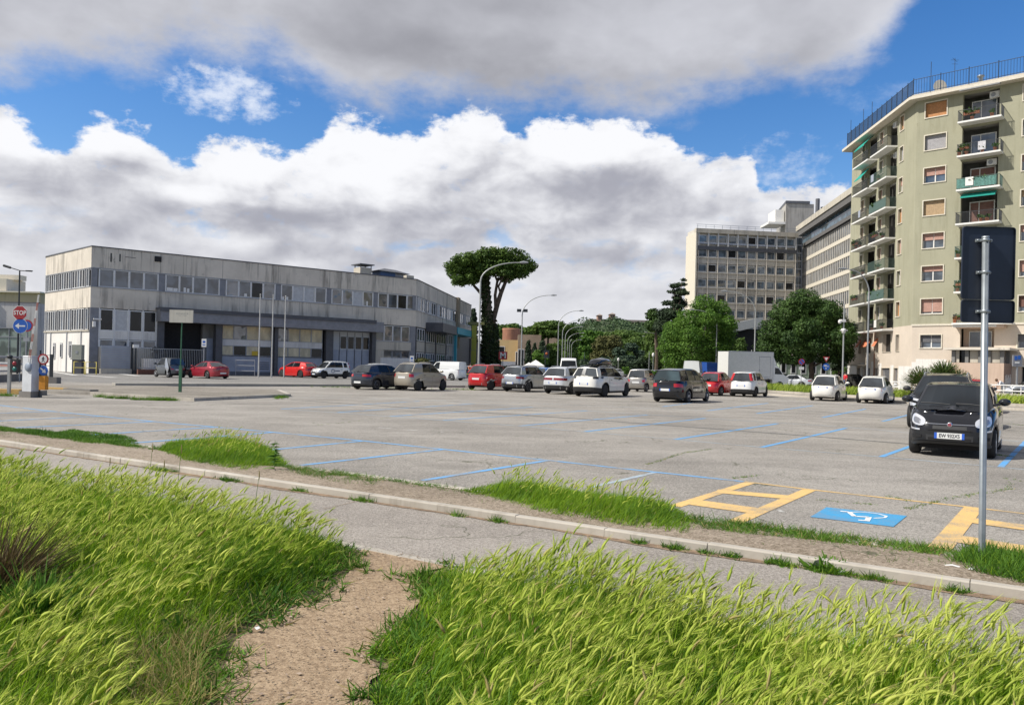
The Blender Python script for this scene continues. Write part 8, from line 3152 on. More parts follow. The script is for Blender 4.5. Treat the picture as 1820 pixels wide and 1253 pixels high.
# small posts and globes along the avenue
gs = 'slim white topped posts along the far avenue'
for i, (px, py, Y, lb, hd) in enumerate([(1161, 632, 120, 'white headed slim post left of the distant lamps', 1), (1202, 632, 108, 'thin pole in front of the yellow green conifer', 0), (1154, 625, 125, 'thin grey pole left of the white headed post', 0),
           (1039, 626, 200, 'thin dark pole right of the tall white van', 0), (1336, 622, 88, 'thin pole rising in front of the box truck', 0), (1807, 655, 64, 'thin pole under the shop sign at the right edge', 0), (1099, 640, 150, 'small white globe on a post above the roof box', 1)]):
 c = W(px, py, Y)
 t = thing('slim_post', lb, 'post', (c.x, Y, 0), group=gs)
 mb = MB()
 mb.tube([(0, 0, 0), (0, 0, c.z)], .05, 6)
 mb.build('pole', lampm, t)
 if hd:
  mb = MB()
  mb.ball((0, 0, c.z + .1), .2, None, .35, 8, 6)
  mb.build('head', white_m, t)
# shop sign at right edge
c = W(1809, 641, 63)
t = thing('shop_sign', 'dark framed double panel with blue pictures over the shopfront', 'sign', (c.x, 63, 0))
u = 63 / FOC
mb = MB()
mb.box(-8 * u, 8 * u, 0, .15, c.z - 10 * u, c.z + 10 * u)
q = mb.build('frame', steel, t)
mb = MB()
mb.box(-6 * u, -1 * u, -.01, 0, c.z + 1 * u, c.z + 8 * u)
mb.box(0 * u, 5 * u, -.01, 0, c.z + 2 * u, c.z + 9 * u)
mb.build('blue_panel', sign_blue, q)
mb = MB()
mb.box(-5 * u, 3 * u, -.012, 0, c.z - 5 * u, c.z - 2 * u)
mb.build('pale_panel', sign_white, q)
mb = MB()
mb.box(-.05, .05, .02, .12, 0, c.z - 10 * u)
mb.build('post', pole_g, t)
# low white rail before the apartments
a, b = W(1590, 650, 66), W(1632, 650, 63)
for k, (px0, px1, Y0, Y1, lb) in enumerate(((1578, 1635, 66, 62, 'low white rail before the apartment block, left of the palms'), (1755, 1830, 60, 56, 'low white rail before the shopfront, right of the signpost'))):
 Fq = Fac(W(px0, 650, Y0), W(px1, 650, Y1))
 t = thing('low_rail', lb, 'railing', Fq.at(0))
 for z in (.35, .75):
  FB(Fq, 'rail', frame_w, [(0, Fq.L, -.03, .03, z + .25, z + .33)], t)
 for j in range(6):
  FB(Fq, 'post', frame_w, [(j * Fq.L / 5, j * Fq.L / 5 + .07, -.05, -.03, 0, 1.1)], t)
 FB(Fq, 'low_wall', conc_l, [(0, Fq.L, .05, .3, 0, .45)], t)
# ---- people
def person(loc, rotz, label, shirt, trousers, hair, pose='stand', name='person'):
 """one skinned body with clothes grown over the same skeleton"""
 t = thing(name, label, 'person', loc, rotz)
 H = 1.72
 J = {'pel': (0, 0, .93), 'sp': (0, 0, 1.15), 'ch': (0, 0, 1.36), 'nk': (0, 0, 1.50), 'hd': (.02, 0, 1.58), 'tp': (.02, 0, 1.71),
   'hl': (0, .10, .90), 'kl': (.03, .11, .50), 'al': (0, .11, .09), 'fl': (.16, .12, .04),
   'hr': (0, -.10, .90), 'kr': (.03, -.11, .50), 'ar': (0, -.11, .09), 'fr': (.16, -.12, .04),
   'sl': (0, .19, 1.42), 'el': (.02, .25, 1.14), 'wl': (.12, .24, .90), 'ml': (.15, .23, .82),
   'sr': (0, -.19, 1.42), 'er': (.02, -.25, 1.14), 'wr': (.12, -.24, .90), 'mr': (.15, -.23, .82)}
 if pose == 'bend':
  J.update({'sp': (.10, 0, 1.10), 'ch': (.26, 0, 1.24), 'nk': (.38, 0, 1.30), 'hd': (.46, 0, 1.34), 'tp': (.56, 0, 1.40), 'sl': (.26, .19, 1.28), 'el': (.34, .22, 1.0), 'wl': (.48, .18, .86), 'ml': (.54, .17, .82),
     'sr': (.26, -.19, 1.28), 'er': (.36, -.22, 1.0), 'wr': (.50, -.18, .88), 'mr': (.56, -.17, .84)})
 elif pose == 'walk':
  J.update({'kl': (.18, .11, .52), 'al': (.26, .11, .12), 'fl': (.42, .12, .07), 'kr': (-.06, -.11, .50), 'ar': (-.28, -.11, .14), 'fr': (-.16, -.12, .05), 'wl': (-.10, .25, .92), 'ml': (-.12, .25, .84), 'wr': (.22, -.24, .95), 'mr': (.27, -.23, .88)})
 E = [('pel', 'sp'), ('sp', 'ch'), ('ch', 'nk'), ('nk', 'hd'), ('hd', 'tp'), ('pel', 'hl'), ('hl', 'kl'), ('kl', 'al'), ('al', 'fl'), ('pel', 'hr'), ('hr', 'kr'), ('kr', 'ar'), ('ar', 'fr'),
   ('ch', 'sl'), ('sl', 'el'), ('el', 'wl'), ('wl', 'ml'), ('ch', 'sr'), ('sr', 'er'), ('er', 'wr'), ('wr', 'mr')]
 RD = {'pel': .145, 'sp': .13, 'ch': .15, 'nk': .055, 'hd': .085, 'tp': .07, 'hl': .095, 'kl': .062, 'al': .042, 'fl': .035, 'sl': .062, 'el': .045, 'wl': .028, 'ml': .035}
 for k in list(RD):
  if k.endswith('l') and k != 'pel':
   RD[k[:-1] + 'r'] = RD[k]
 def grow(nm, keys, edges, grow_, mat, root='pel'):
  ks = [k for k in J if k in keys]
  me = bpy.data.meshes.new(nm)
  me.from_pydata([J[k] for k in ks], [(ks.index(a), ks.index(b)) for a, b in edges if a in ks and b in ks], [])
  o = bpy.data.objects.new(nm, me)
  COL.objects.link(o)
  md = o.modifiers.new('skin', 'SKIN')
  md.use_smooth_shade = True
  for i, k in enumerate(ks):
   sv = me.skin_vertices[0].data[i]
   sv.radius = (RD[k] + grow_, RD[k] + grow_)
   sv.use_root = k == root
  sb = o.modifiers.new('sub', 'SUBSURF')
  sb.levels = sb.render_levels = 1
  me2 = bpy.data.meshes.new_from_object(o.evaluated_get(bpy.context.evaluated_depsgraph_get()))
  me2.name = nm
  me2.materials.clear()
  me2.materials.append(mat)
  for p in me2.polygons:
   p.use_smooth = True
  bpy.data.objects.remove(o)
  o = bpy.data.objects.new(nm, me2)
  link(o, t)
  return o
 grow('body', set(J), E, 0, skin)
 grow('shirt', {'pel', 'sp', 'ch', 'sl', 'el', 'sr', 'er'}, E, .018, shirt)
 grow('trousers', {'pel', 'hl', 'kl', 'al', 'hr', 'kr', 'ar'}, E, .02, trousers)
 hd = J['hd']
 mb = MB()
 tp_ = J['tp']
 c = ((hd[0] + tp_[0]) / 2 - .015, 0, (hd[2] + tp_[2]) / 2 + .03)
 mb.ball(c, .105, .10, .115, 12, 8)
 mb.build('hair', hair, t)
 for s_ in (1, -1):
  mb = MB()
  p = J['ml' if s_ > 0 else 'mr']
  for k in range(4):
   mb.tube([p, (p[0] + .03, p[1] + (k - 1.5) * .016, p[2] - .04), (p[0] + .045, p[1] + (k - 1.5) * .017, p[2] - .075 - .006 * (k in (1, 2)))], [.011, .009, .007], 5)
  mb.tube([p, (p[0] + .03, p[1] - s_ * .04, p[2] - .03)], [.011, .008], 5)
  mb.build('fingers', skin, t)
  mb = MB()
  q = J['al' if s_ > 0 else 'ar']
  f = J['fl' if s_ > 0 else 'fr']
  mb.tube([(q[0] - .05, q[1], .05 + q[2] - .09), (q[0] + .05, q[1], .05 + q[2] - .09), (f[0] + .02, f[1], f[2])], [.045, .05, .035], 8)
  mb.build('shoe', ink, t)
 return t
hair_d = M('dark_hair', (.03, .02, .015), .8, var=0)
hair_g = M('grey_hair', (.30, .29, .28), .8, var=0)
jean = M('jeans', (.05, .07, .12), .9, var=.15)
c = W(1784, 686, 60)
person((c.x, 60, 0), R(160), 'person in a white shirt bending over a scooter at the right edge', M('white_shirt', (.66, .67, .70), .9, var=.05), jean, M('brown_hair', (.12, .06, .03), .8, var=0), 'bend')
c = W(1502, 686, 76)
person((c.x, 76, 0), R(200), 'person in a red top beside the black car beyond the grass', M('red_top', (.55, .02, .03), .9, var=.05), jean, hair_d, 'stand')
c = W(1494, 686, 77)
person((c.x, 77, 0), R(150), 'person in a pale top leaning over the black car beyond the grass', M('pale_top', (.5, .52, .58), .9, var=.1), jean, hair_g, 'bend')
c = W(836, 665, 88)
person((c.x, 88, 0), R(-60), 'person in an orange and white top walking past the yellow rail', M('orange_top', (.60, .14, .04), .9, var=.1), jean, hair_d, 'walk')
# scooter by the bending person
c = W(1794, 690, 59)
t = thing('scooter', 'pale motor scooter beside the bending person', 'scooter', (c.x, 59, 0), R(170))
mb = MB()
for x in (-.62, .62):
 mb.lathe([(.16, -.05), (.24, -.05), (.26, 0), (.24, .05), (.16, .05)], c=(x, 0, .26), n=14, axis='y')
mb.build('tyres', rubber, t)
mb = MB()
mb.xprism([(-.85, .45), (-.80, .78), (-.1, .80), (-.05, .35), (.3, .30), (.42, .95), (.52, .95), (.55, .35), (.5, .22), (-.4, .22)], -.14, .14)
mb.build('body', c_silver, t)
mb = MB()
mb.tube([(.42, 0, .9), (.36, 0, 1.08)], .03, 6)
mb.tube([(.34, -.33, 1.08), (.36, 0, 1.1), (.34, .33, 1.08)], .02, 6)
mb.build('handlebar', trim_b, t)
mb = MB()
mb.box(-.82, -.12, -.13, .13, .80, .87)
mb.build('seat', trim_b, t)
# litter on the kerb
gl = 'scraps of litter'
for px, py, z, s_, lb in ((1692, 1007, .07, .11, 'white plastic stick on the planted strip left of the weeds'), (1727, 1013, .07, .10, 'short white straw lying by the weeds at the signpost'), (1594, 1029, .01, .09, 'flat white scrap at the foot of the path kerb'),
       (1497, 1018, .01, .07, 'cream paper scrap beside the leafy kerb weed'), (1540, 1020, .01, .05, 'tiny cream scrap between the two larger kerb scraps'), (456, 1118, .03, .05, 'small white scrap at the left edge of the dirt path'), (470, 834, .07, .12, 'pale green plastic strip under the thistly weed')):
 g = G(px, py, z)
 t = thing('litter', lb, 'litter', g, random.uniform(-1, 1), group=gl)
 mb = MB()
 mb.add([(-s_ / 2, -.012, .004), (0, -.014, .014), (s_ / 2, -.008, .006), (s_ / 2, .012, .012), (0, .012, .02), (-s_ / 2, .010, .006), (-s_ / 2, 0, 0), (0, 0, .002), (s_ / 2, 0, 0)], [(0, 1, 4, 5), (1, 2, 3, 4), (0, 1, 7, 6), (1, 2, 8, 7)])
 mb.build('scrap', sign_white, t)
# ------------------------------------------------------------------ wild barley and weeds
WIND = np.array([0.88, 0.10, 0.0])
def unit(a):
 return a / (np.linalg.norm(a, axis=-1, keepdims=True) + 1e-9)
def ribbons(B, D0, Lr, Wd, bend, segs, taper=0.1, bdir=None, side=None):
 """curved tapering ribbons: base B, start direction D0, length, width, bend towards bdir"""
 n = len(B)
 P = B.copy()
 D = unit(D0)
 if bdir is None:
  bdir = unit(WIND[None] + rng.normal(0, .35, (n, 3)) * [1, 1, 0])
 if side is None:
  side = unit(np.cross(D, rng.normal(0, 1, (n, 3))))
 out = []
 for k in range(segs + 1):
  t = k / segs
  w = (Wd * ((1 - t) * (1 - taper) + taper))[:, None] * .5
  out.append(P - side * w)
  out.append(P + side * w)
  D = unit(D + bdir * (bend / segs)[:, None])
  P = P + D * (Lr / segs)[:, None]
 V = np.stack(out, 1)
 q = np.array([(2 * k, 2 * k + 1, 2 * k + 3, 2 * k + 2) for k in range(segs)])
 Q = (q[None] + (np.arange(n) * (2 * segs + 2))[:, None, None]).reshape(-1, 4)
 return V.reshape(-1, 3), Q, P, D
def cat(parts):
 V, Q, Mi, o = [], [], [], 0
 for v, q, m_ in parts:
  V.append(v)
  Q.append(q + o)
  Mi.append(np.full(len(q), m_))
  o += len(v)
 return np.concatenate(V), np.concatenate(Q), np.concatenate(Mi)
def spindle(B, D, Lr, Wd, bend, bdir, segs=5):
 """ear: three-sided spindle following a curve"""
 n = len(B)
 P = B.copy()
 D = unit(D)
 s1 = unit(np.cross(D, rng.normal(0, 1, (n, 3))))
 rings = []
 prof = np.array([.35, .95, 1.0, .85, .6, .12])
 Dl = []
 Pl = []
 for k in range(segs + 1):
  s2 = unit(np.cross(D, s1))
  s1 = unit(np.cross(s2, D))
  w = (Wd * prof[k])[:, None] * .5
  for a in (0, 2.094, 4.189):
   rings.append(P + (s1 * math.cos(a) + s2 * math.sin(a)) * w)
  Pl.append(P.copy())
  Dl.append(D.copy())
  D = unit(D + bdir * (bend / segs)[:, None])
  P = P + D * (Lr / segs)[:, None]
 V = np.stack(rings, 1)
 q = []
 for k in range(segs):
  for a in range(3):
   b = (a + 1) % 3
   q.append((3 * k + a, 3 * k + b, 3 * k + 3 + b, 3 * k + 3 + a))
 q = np.array(q)
 Q = (q[None] + (np.arange(n) * (3 * segs + 3))[:, None, None]).reshape(-1, 4)
 return V.reshape(-1, 3), Q, Pl, Dl
g_blade = leaf_mat('grass_blade', (0.075, 0.18, 0.010), (0.31, 0.47, 0.025), .45, .8)
g_dark = leaf_mat('weed_leaf', (0.035, 0.11, 0.012), (0.15, 0.29, 0.03), .3, .9)
g_ear = leaf_mat('barley_ear', (0.32, 0.46, 0.03), (0.70, 0.74, 0.18), .45, .8, dry=((0.50, 0.40, 0.19), .08))
g_dry = leaf_mat('dry_stem', (0.30, 0.24, 0.09), (0.46, 0.38, 0.16), .3, .8)
g_brown = leaf_mat('brown_stem', (0.06, 0.045, 0.022), (0.20, 0.14, 0.06), .15, .8)
def hz(x, y, s_=1.0, k=0.0):
 return (np.sin(x * 1.7 * s_ + k) * np.cos(y * 2.3 * s_ + 1.3 * k) + np.sin(x * 3.9 * s_ + y * 2.7 * s_ + k * 2) * .6) / 1.6
def barley(name, P, label, z0=0.0, hmul=1.0, ears=.55, awns=12, blades=5, edge=None, wind=None, hbase=.275):
 """a stand of wall barley: stems with bowed ears and awns, and leaf blades round them"""
 n = len(P)
 hv = hz(P[:, 0], P[:, 1], 1.0, .7)
 h = (hbase + .07 * hv + rng.normal(0, .035, n)) * hmul
 if edge is not None:
  h = h * edge
 h = np.maximum(h, .04)
 B = np.column_stack([P, np.full(n, z0)])
 wd = np.array([1.0, .12, 0]) if wind is None else wind
 patch = (hz(P[:, 0], P[:, 1], 1.9, 2.2) + 1) / 2
 clump = hz(P[:, 0], P[:, 1], 5.5, 4.4)
 h = h * (1 + .16 * clump)
 parts = []
 # stems
 ke = (rng.random(n) < ears * (.30 + .95 * patch + .30 * clump)) & (h > .15)
 E = np.where(ke)[0]
 ne = len(E)
 lean = rng.normal(0, .16, (ne, 3))
 D0 = np.column_stack([lean[:, 0] + .16, lean[:, 1], np.ones(ne)])
 bd = unit(wd[None] + rng.normal(0, .75, (ne, 3)) * [1, 1, .3])
 v, q, tip, dr = ribbons(B[E], D0, h[E] * rng.uniform(.80, 1.12, ne), np.full(ne, .0030), rng.uniform(.05, .65, ne), 4, .8, bd)
 parts.append((v, q, 0))
 el = rng.uniform(.04, .095, ne)
 ew = el * rng.uniform(.14, .245, ne)
 eb = np.abs(rng.normal(.35, .45, ne))
 bd2 = unit(bd + np.array([.3, 0, -.35]))
 v, q, Pl, Dl = spindle(tip, dr, el, ew, eb, bd2)
 parts.append((v, q, 1))
 # awns
 for a in range(awns):
  k = 1 + (a % 4)
  d = unit(Dl[k] + rng.normal(0, .19, (ne, 3)))
  ln = rng.uniform(.04, .085, ne)
  v, q, _, _ = ribbons(Pl[k], d, ln, np.full(ne, .0034), np.full(ne, .25), 1, .15, bd2)
  parts.append((v, q, 1))
 # blades
 for b in range(blades):
  off = rng.normal(0, .03, (n, 2))
  Bb = B.copy()
  Bb[:, :2] += off
  D0 = np.column_stack([rng.normal(.15, .35, n), rng.normal(0, .35, n), np.ones(n)])
  ln = h * rng.uniform(.6, 1.22, n)
  v, q, _, _ = ribbons(Bb, D0, ln, rng.uniform(.005, .0125, n), rng.uniform(.4, 1.5, n), 3, .12,
        unit(wd[None] + rng.normal(0, .7, (n, 3)) * [1, 1, .3]))
  parts.append((v, q, 0 if b < blades - 1 or blades == 1 else 2))
 # a few dry stalks
 kd = np.where(rng.random(n) < .07 + .30 * (hz(P[:, 0], P[:, 1], 1.3, 6.1) > .35))[0]
 if len(kd):
  D0 = np.column_stack([rng.normal(.2, .4, len(kd)), rng.normal(0, .4, len(kd)), np.ones(len(kd))])
  v, q, _, _ = ribbons(B[kd], D0, h[kd] * .8, np.full(len(kd), .007), rng.uniform(.2, 1.2, len(kd)), 3, .2)
  parts.append((v, q, 3))
 V, Q, Mi = cat(parts)
 o = np_mesh(name, V, Q, [g_blade, g_ear, g_dark, g_dry], attr=Mi)
 o['kind'] = 'stuff'
 o['label'] = label
 return o
def weeds(name, P, label, h0=.06, mats=(None,), z0=0.0, lw=.012, n_leaf=6, spread=1.0, hs=None):
 """low leafy tufts"""
 n = len(P)
 B = np.column_stack([P, np.full(n, z0)])
 if hs is None:
  hs = h0 * (0.7 + .6 * rng.random(n))
 parts = []
 for k in range(n_leaf):
  D0 = np.column_stack([rng.normal(0, spread, n), rng.normal(0, spread, n), rng.uniform(.5, 1.1, n)])
  Bb = B + np.column_stack([rng.normal(0, .02, (n, 2)), np.zeros(n)])
  v, q, _, _ = ribbons(Bb, D0, hs * rng.uniform(.7, 1.3, n), lw * rng.uniform(.5, 1.2, n), rng.uniform(0, .8, n), 2, .25,
        unit(rng.normal(0, 1, (n, 3)) - [0, 0, .5]))
  parts.append((v, q, rng.integers(0, len(mats)) if len(mats) > 1 and k == n_leaf - 1 else 0))
 V, Q, Mi = cat(parts)
 o = np_mesh(name, V, Q, list(mats), attr=Mi)
 o['kind'] = 'stuff'
 if label:
  o['label'] = label
 return o
def xy(*pts):
 return [tuple(G(*p)[:2]) for p in pts]
def dist_to(P, line):
 d = np.full(len(P), 9.)
 for a, b in zip(line[:-1], line[1:]):
  a, b = np.array(a[:2]), np.array(b[:2])
  t = np.clip(((P - a) @ (b - a)) / ((b - a) @ (b - a)), 0, 1)
  d = np.minimum(d, np.linalg.norm(P - (a + t[:, None] * (b - a)), axis=1))
 return d
# left stand
e0 = [lp(L3, t, .22) for t in (-24, -3)]
cL = [tuple(p[:2]) for p in DL]
tl = (L3[1] @ (np.array(cL[0]) - L3[0]))
left_poly = [tuple(lp(L3, -20, .16)[:2]), tuple(lp(L3, tl - .15, .16)[:2])] + [(p[0] - .12, p[1]) for p in cL[1:-1]] + [(-1.3, 1.9), (-3.6, 1.9), (-11, 12)]
P = scatter(left_poly, 620)
keep = (P[:, 0] > -P[:, 1] * .70 - .8)
P = P[keep]
# thin out with distance: the far stems cover each other
P = P[rng.random(len(P)) < np.clip(7.0 / P[:, 1], .35, 1)]
d1 = dist_to(P, cL)
d2 = dist_to(P, [tuple(lp(L3, -25, .1)[:2]), tuple(lp(L3, tl, .1)[:2])])
ed = np.clip(.22 + d1 * 1.15 + .18 * hz(P[:, 0], P[:, 1], 3.1, 1.), .15, 1) * np.clip(.45 + d2 * 1.3, .4, 1)
qs = np.array(G(20, 1090)[:2])
ed = ed * (1 - .7 * np.exp(-((P[:, 0] - qs[0]) / .5) ** 2 - ((P[:, 1] - qs[1]) / .7) ** 2))
q0 = np.array(G(330, 1200)[:2])
bare = np.exp(-((P[:, 0] - q0[0]) / .55) ** 2 - ((P[:, 1] - q0[1]) / .75) ** 2)
ed = ed * (1 - .62 * bare)
barley('wild_barley_left', P, 'tall green wild barley leaning right, left of the dirt path', edge=ed)
bpy.data.objects['wild_barley_left'].name = 'wild_barley'
# right stand
cR = [tuple(p[:2]) for p in DR][::-1]
tr = (L3[1] @ (np.array(cR[0]) - L3[0]))
right_poly = [(p[0] + .04, p[1]) for p in cR[1:-1]] + [(-.6, 1.9), (3.0, 1.9), tuple(lp(L3, 9.5, .42)[:2]), tuple(lp(L3, tr + 1.2, .38)[:2]), tuple(lp(L3, tr + .3, .25)[:2])]
P = scatter(right_poly, 860)
P = P[P[:, 0] < P[:, 1] * .70 + .8]
d1 = dist_to(P, cR)
ed = np.clip(.30 + d1 * .75 + .15 * hz(P[:, 0], P[:, 1], 3.1, 2.), .2, 1)
barley('wild_barley', P, 'tall green wild barley with bowed ears, right of the dirt path', edge=ed, ears=.62)
P = np.array([(q0[0] + rng.normal(0, .38), q0[1] + rng.normal(0, .5)) for _ in range(900)])
P = P[pip(P, np.array(left_poly))]
weeds('dry_tufts', P, 'brownish dry low growth beside the near end of the dirt path', .14, (g_dry, g_dark), lw=.006, n_leaf=7, spread=.8)
# low weeds along both sides of the dirt path and in the verge
pts = []
for line, sgn, w, dens in ((cL, -1, .30, 220), (cR, 1, .26, 200)):
 for a, b in zip(line[:-1], line[1:]):
  a, b = np.array(a), np.array(b)
  ln = np.linalg.norm(b - a)
  k = int(ln * dens * w * 3)
  t = rng.random(k)[:, None]
  q = a + (b - a) * t + np.array([sgn, 0]) * (rng.normal(.35, .38, k) * w)[:, None]
  pts.append(q)
P = np.concatenate(pts)
P = P[(hz(P[:, 0], P[:, 1], 2.5, 4.) + rng.normal(0, .3, len(P))) > -.15]
weeds('verge_weeds', P, 'low leafy weeds and dry tufts along the dirt path', .075, (g_dark, g_dry), z0=.015)
P = np.concatenate([scatter(left_poly, 90), scatter(right_poly, 90)])
P = P[P[:, 1] < 7]
P2 = P[hz(P[:, 0], P[:, 1], 2.4, 7.) > .35]
weeds('broad_weeds', P2, 'patches of broad leafed weeds among the barley', .12, (g_dark, g_dark), lw=.026, n_leaf=8, spread=.9)
weeds('undergrowth', P, 'dense green undergrowth beneath the barley', .13, (g_dark, g_blade), lw=.016)
# tufts on the planted strip
S1 = xy((280, 806), (300, 792), (400, 790), (470, 800), (510, 832), (430, 846), (330, 828))
P = scatter(S1, 620)
ed = np.clip(.45 + dist_to(P, S1 + S1[:1]) * 1.5, .3, 1.15)
barley('barley_clump', P, 'clump of tall grass on the planted strip, left of centre', z0=.05, edge=ed, awns=3, ears=.35, hbase=.155)
S2 = xy((815, 880), (880, 870), (960, 872), (1100, 895), (1180, 905), (1240, 940), (1215, 962), (1100, 945), (960, 922), (860, 898))
P = scatter(S2, 700)
ed = np.clip(.35 + dist_to(P, S2 + S2[:1]) * 1.8, .25, 1.2)
ed = ed * np.where(P[:, 0] < G(880, 885).x, .55, 1)
barley('barley_clump', P, 'long clump of bright green grass in the middle of the planted strip', z0=.05, edge=ed, awns=4, ears=.3, hbase=.175)
S3 = xy((1690, 1010), (1720, 985), (1820, 1005), (1900, 1030), (1900, 1085), (1820, 1055), (1740, 1035))
P = scatter(S3, 520)
ed = np.clip(.5 + dist_to(P, S3 + S3[:1]) * 1.4, .3, 1.1)
n = len(P)
weeds('weed_clump', P, 'dense dark green weeds round the foot of the signpost', .2, (g_dark, g_blade), z0=.05, lw=.010, n_leaf=10, spread=.6, hs=.19 * ed)
S4 = xy((-40, 760), (100, 772), (130, 768), (235, 782), (250, 800), (150, 797), (60, 786), (-40, 776))
P = scatter(S4, 380)
ed = np.clip(.25 + dist_to(P, S4 + S4[:1]) * .9, .2, 1) * (.65 + .5 * hz(P[:, 0], P[:, 1], 2.2, 1.))
weeds('weed_clump', P, 'low dark green weed mat at the left end of the planted strip', .15, (g_dark,), z0=.05, lw=.012, n_leaf=8, spread=.9, hs=.16 * ed)
# sparse dry growth over the rest of the strip and along its edges
t = rng.uniform(-16, 10, 5200)
o = rng.random(5200)
q = []
dlt = (L1[0] - L2[0]) @ L1[1]
for i in range(len(t)):
 a, b = lp(L1, t[i], -.14), lp(L2, t[i] + dlt, .02)
 u = o[i] ** (.45)
 p = a.lerp(b, u)
 q.append((p.x, p.y))
P = np.array(q)
k = hz(P[:, 0], P[:, 1], 1.6, 8.)
kk = (k + rng.normal(0, .35, len(P)) + (o ** .45 > .78) * .5) > .42
weeds('strip_weeds', P[kk], 'thin dry and green weeds over the planted strip', .05, (g_dark, g_dry), z0=.055, lw=.006, n_leaf=7)
kk2 = (~kk) & (rng.random(len(P)) < .25)
weeds('dry_tufts', P[kk2], 'straw coloured tufts on the planted strip', .05, (g_dry,), z0=.05, lw=.004, n_leaf=5)
S5 = xy((1225, 925), (1300, 937), (1400, 950), (1520, 966), (1640, 981), (1700, 990), (1660, 1000), (1500, 982), (1360, 966), (1240, 952))
P = scatter(S5, 900)
P = P[(hz(P[:, 0], P[:, 1], 3.0, 1.) + rng.normal(0, .3, len(P))) > -.25]
weeds('strip_weeds', P, 'low brownish green weeds along the car park edging', .075, (g_dark, g_dry), z0=.05, lw=.008, n_leaf=7)
S6 = xy((520, 838), (600, 848), (680, 862), (660, 876), (560, 862), (505, 850))
P = scatter(S6, 600)
P = P[(hz(P[:, 0], P[:, 1], 3.0, 2.) + rng.normal(0, .3, len(P))) > .0]
weeds('strip_weeds', P, 'yellowish low weeds right of the left grass clump', .08, (g_dark, g_dry), z0=.05, lw=.006, n_leaf=8)
weeds('broad_weed', np.array([tuple(G(1473, 1012)[:2] + Vector((random.gauss(0, .07), random.gauss(0, .03)))) if 0 else (G(1473, 1012).x + random.gauss(0, .07), G(1473, 1012).y + random.gauss(0, .03)) for _ in range(40)]), 'broad leafy dark weed at the foot of the path kerb', .1, (g_dark,), lw=.035, n_leaf=6)
# tufts in the joint between kerb and path, and in the joint of the car park
q = []
for c_, w, m_ in [(1146, .05, 30), (1208, .07, 60), (1300, .05, 40), (1385, .06, 60), (1475, .13, 160), (1555, .06, 40), (1255, .05, 30), (905, .07, 30), (830, .05, 20),
     (652, .1, 50), (420, .15, 60), (300, .2, 70), (540, .08, 30), (1700, .05, 30)]:
 y = np.interp(c_, [0, 352, 641, 899, 1200, 1820], [791, 842, 888, 922, 971, 1071])
 g = G(c_, y)
 tt = L1[1] @ (np.array(g[:2]) - L1[0])
 for _ in range(m_):
  p = lp(L1, tt + random.gauss(0, w * .75), .02 + abs(random.gauss(0, .035)))
  q.append((p.x, p.y))
weeds('kerb_weeds', np.array(q)[rng.random(len(q)) < .7], 'small green weeds in the joint at the foot of the path kerb', .06, (g_dark, g_blade), z0=.0, lw=.010, n_leaf=7)
# weeds by the traffic island kerb
q = []
for px, py, w, m_ in [(180, 706, .15, 40), (195, 708, .1, 30), (218, 709, .2, 70), (245, 711, .15, 50), (265, 711, .12, 30), (285, 712, .25, 110), (300, 712, .2, 70), (500, 707, .12, 60), (492, 709, .08, 20),
      (22, 700, .3, 120), (8, 704, .2, 60), (820, 693, .6, 60), (600, 689, .8, 50), (700, 690, .5, 30)]:
 g = G(px, py)
 for _ in range(m_):
  q.append((g.x + random.gauss(0, w), g.y + random.gauss(0, .06)))
weeds('island_weeds', np.array(q), 'green weeds at the foot of the traffic island kerb', .14, (g_dark, g_blade), z0=.0, lw=.012, n_leaf=6, spread=.6)
# mossy growth in the joints of the car park
q = []
for a, b, m_ in [((1150, 826), (1210, 806), 60), ((1210, 806), (1265, 798), 40), ((1300, 850), (1350, 845), 30), ((1610, 905), (1690, 885), 60), ((1690, 885), (1800, 868), 60),
     ((1560, 747), (1615, 752), 10), ((1780, 752), (1830, 757), 50), ((1580, 882), (1615, 890), 16), ((1790, 845), (1795, 870), 14),
     ((1770, 808), (1800, 812), 60), ((560, 756), (700, 742), 30), ((1450, 888), (1560, 898), 20), ((1100, 719), (1128, 722), 12), ((1840, 858), (1786, 850), 8)]:
 A_, B_ = G(*a), G(*b)
 for _ in range(m_):
  u = random.random()
  p = A_.lerp(B_, u)
  q.append((p.x + random.gauss(0, .02), p.y + random.gauss(0, .03)))
weeds('joint_moss', np.array(q), 'moss and tiny weeds in the car park joints', .022, (g_dark, g_dry), z0=.0, lw=.008, n_leaf=5)
# long grass on the far island
P_ = []
for a, b in zip(GP[:-1], GP[1:]):
 d = (b - a).normalized()
 n_ = Vector((-d.y, d.x, 0))
 ln = (b - a).length
 k = int(ln * 6.2 * 46)
 for _ in range(k):
  p = a + d * random.random() * ln + n_ * random.uniform(2.2, 8.4)
  P_.append((p.x, p.y))
P = np.array(P_)
P = P[P[:, 0] < P[:, 1] * .8]
n = len(P)
B = np.column_stack([P, np.full(n, .24)])
g_far = leaf_mat('far_grass', (0.12, 0.20, 0.02), (0.36, 0.44, 0.06), .4, .3)
v, q, _, _ = ribbons(B, np.column_stack([rng.normal(.1, .3, n), rng.normal(0, .3, n), np.ones(n)]), .5 * rng.uniform(.6, 1.15, n) * (1 + .2 * hz(P[:, 0], P[:, 1], .6)), rng.uniform(.05, .10, n), rng.uniform(.3, 1.2, n), 2, .2)
o = np_mesh('island_grass', v, q, g_far)
o['kind'] = 'stuff'
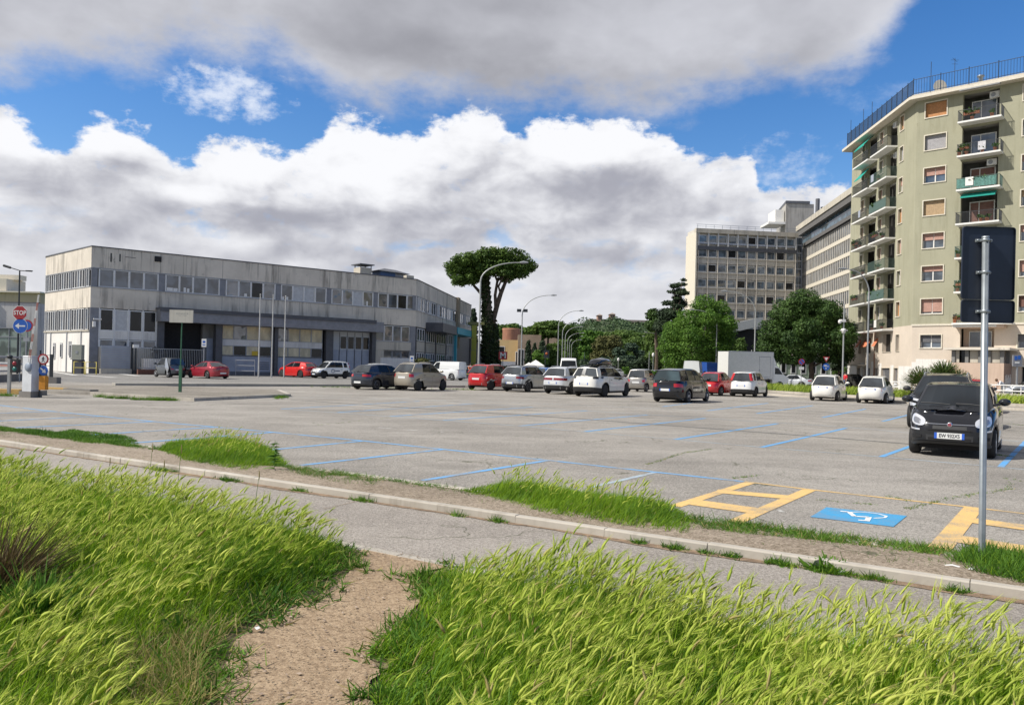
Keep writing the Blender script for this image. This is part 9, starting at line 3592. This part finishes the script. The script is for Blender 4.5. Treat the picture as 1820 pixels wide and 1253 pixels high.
# the dry dark shrub at the left edge, a thistle, and tall stalks: things of their own
def spray(name, loc, n, L, sp, w, mat, label, cat_, bend=.3, z0=0.0, stem=None):
 t = thing(name, label, cat_, loc)
 B = np.zeros((n, 3))
 B[:, :2] = rng.normal(0, .05 * sp, (n, 2))
 B[:, 2] = z0 + rng.random(n) * .12
 D0 = np.column_stack([rng.normal(0, sp, n), rng.normal(0, sp, n), rng.uniform(.5, 1.2, n)])
 v, q, _, _ = ribbons(B, D0, L * rng.uniform(.6, 1.15, n), w * rng.uniform(.6, 1.3, n), rng.uniform(0, bend, n), 3, .1, unit(rng.normal(0, 1, (n, 3)) + [.5, 0, 0]))
 np_mesh('leaves', v, q, mat, t)
 return t
spray('dry_shrub', G(-15, 1090), 800, .60, .75, .012, g_brown, 'dark brown dry spiky shrub at the left edge of the grass', 'shrub')
spray('weed_bush', G(60, 1130), 420, .34, .8, .02, g_dark, 'low dark green bush below the dry spiky shrub', 'bush')
def stalk(loc, h, label, thistle=False, name='grass_stalk', group=None):
 t = thing(name, label, 'plant', loc, group=group)
 mb = MB()
 mb.tube([(0, 0, 0), (.01, .0, h * .5), (.03, .01, h)], [.004, .003, .002], 5)
 mb.build('stem', g_dark, t)
 if thistle:
  n = 46
  zz = rng.uniform(.03, h, n)
  B = np.column_stack([np.zeros(n), np.zeros(n), zz])
  a = rng.uniform(0, 6.28, n)
  D0 = np.column_stack([np.cos(a), np.sin(a), np.full(n, .35)])
  v, q, _, _ = ribbons(B, D0, .15 * (1.15 - zz / h * .75), np.full(n, .028), np.full(n, .6), 3, .15, unit(np.tile([0, 0, -1.], (n, 1))))
  np_mesh('leaves', v, q, g_dark, t)
 else:
  mb = MB()
  mb.ball((.035, .01, h + .03), .006, .006, .05, 6, 5)
  mb.build('seed_head', g_dry, t)
 return t
stalk(G(487, 838, .05), .42, 'upright thistly weed at the right end of the left grass clump', True, 'thistle')
gr = 'thin tall stalks rising from the left barley'
for i, (px, py, h, lb) in enumerate([(262, 905, .62, 'tallest thin stalk at the left, in front of the kerb'), (283, 915, .48, 'thin stalk just right of the tallest one'),
          (313, 915, .64, 'thin stalk with a long head, third from the left'), (452, 925, .42, 'short thin stalk in front of the path, left of the thistle'),
          (188, 880, .36, 'shortest thin stalk, far left of the tall ones')]):
 stalk(G(px, py), h, lb, group=gr)
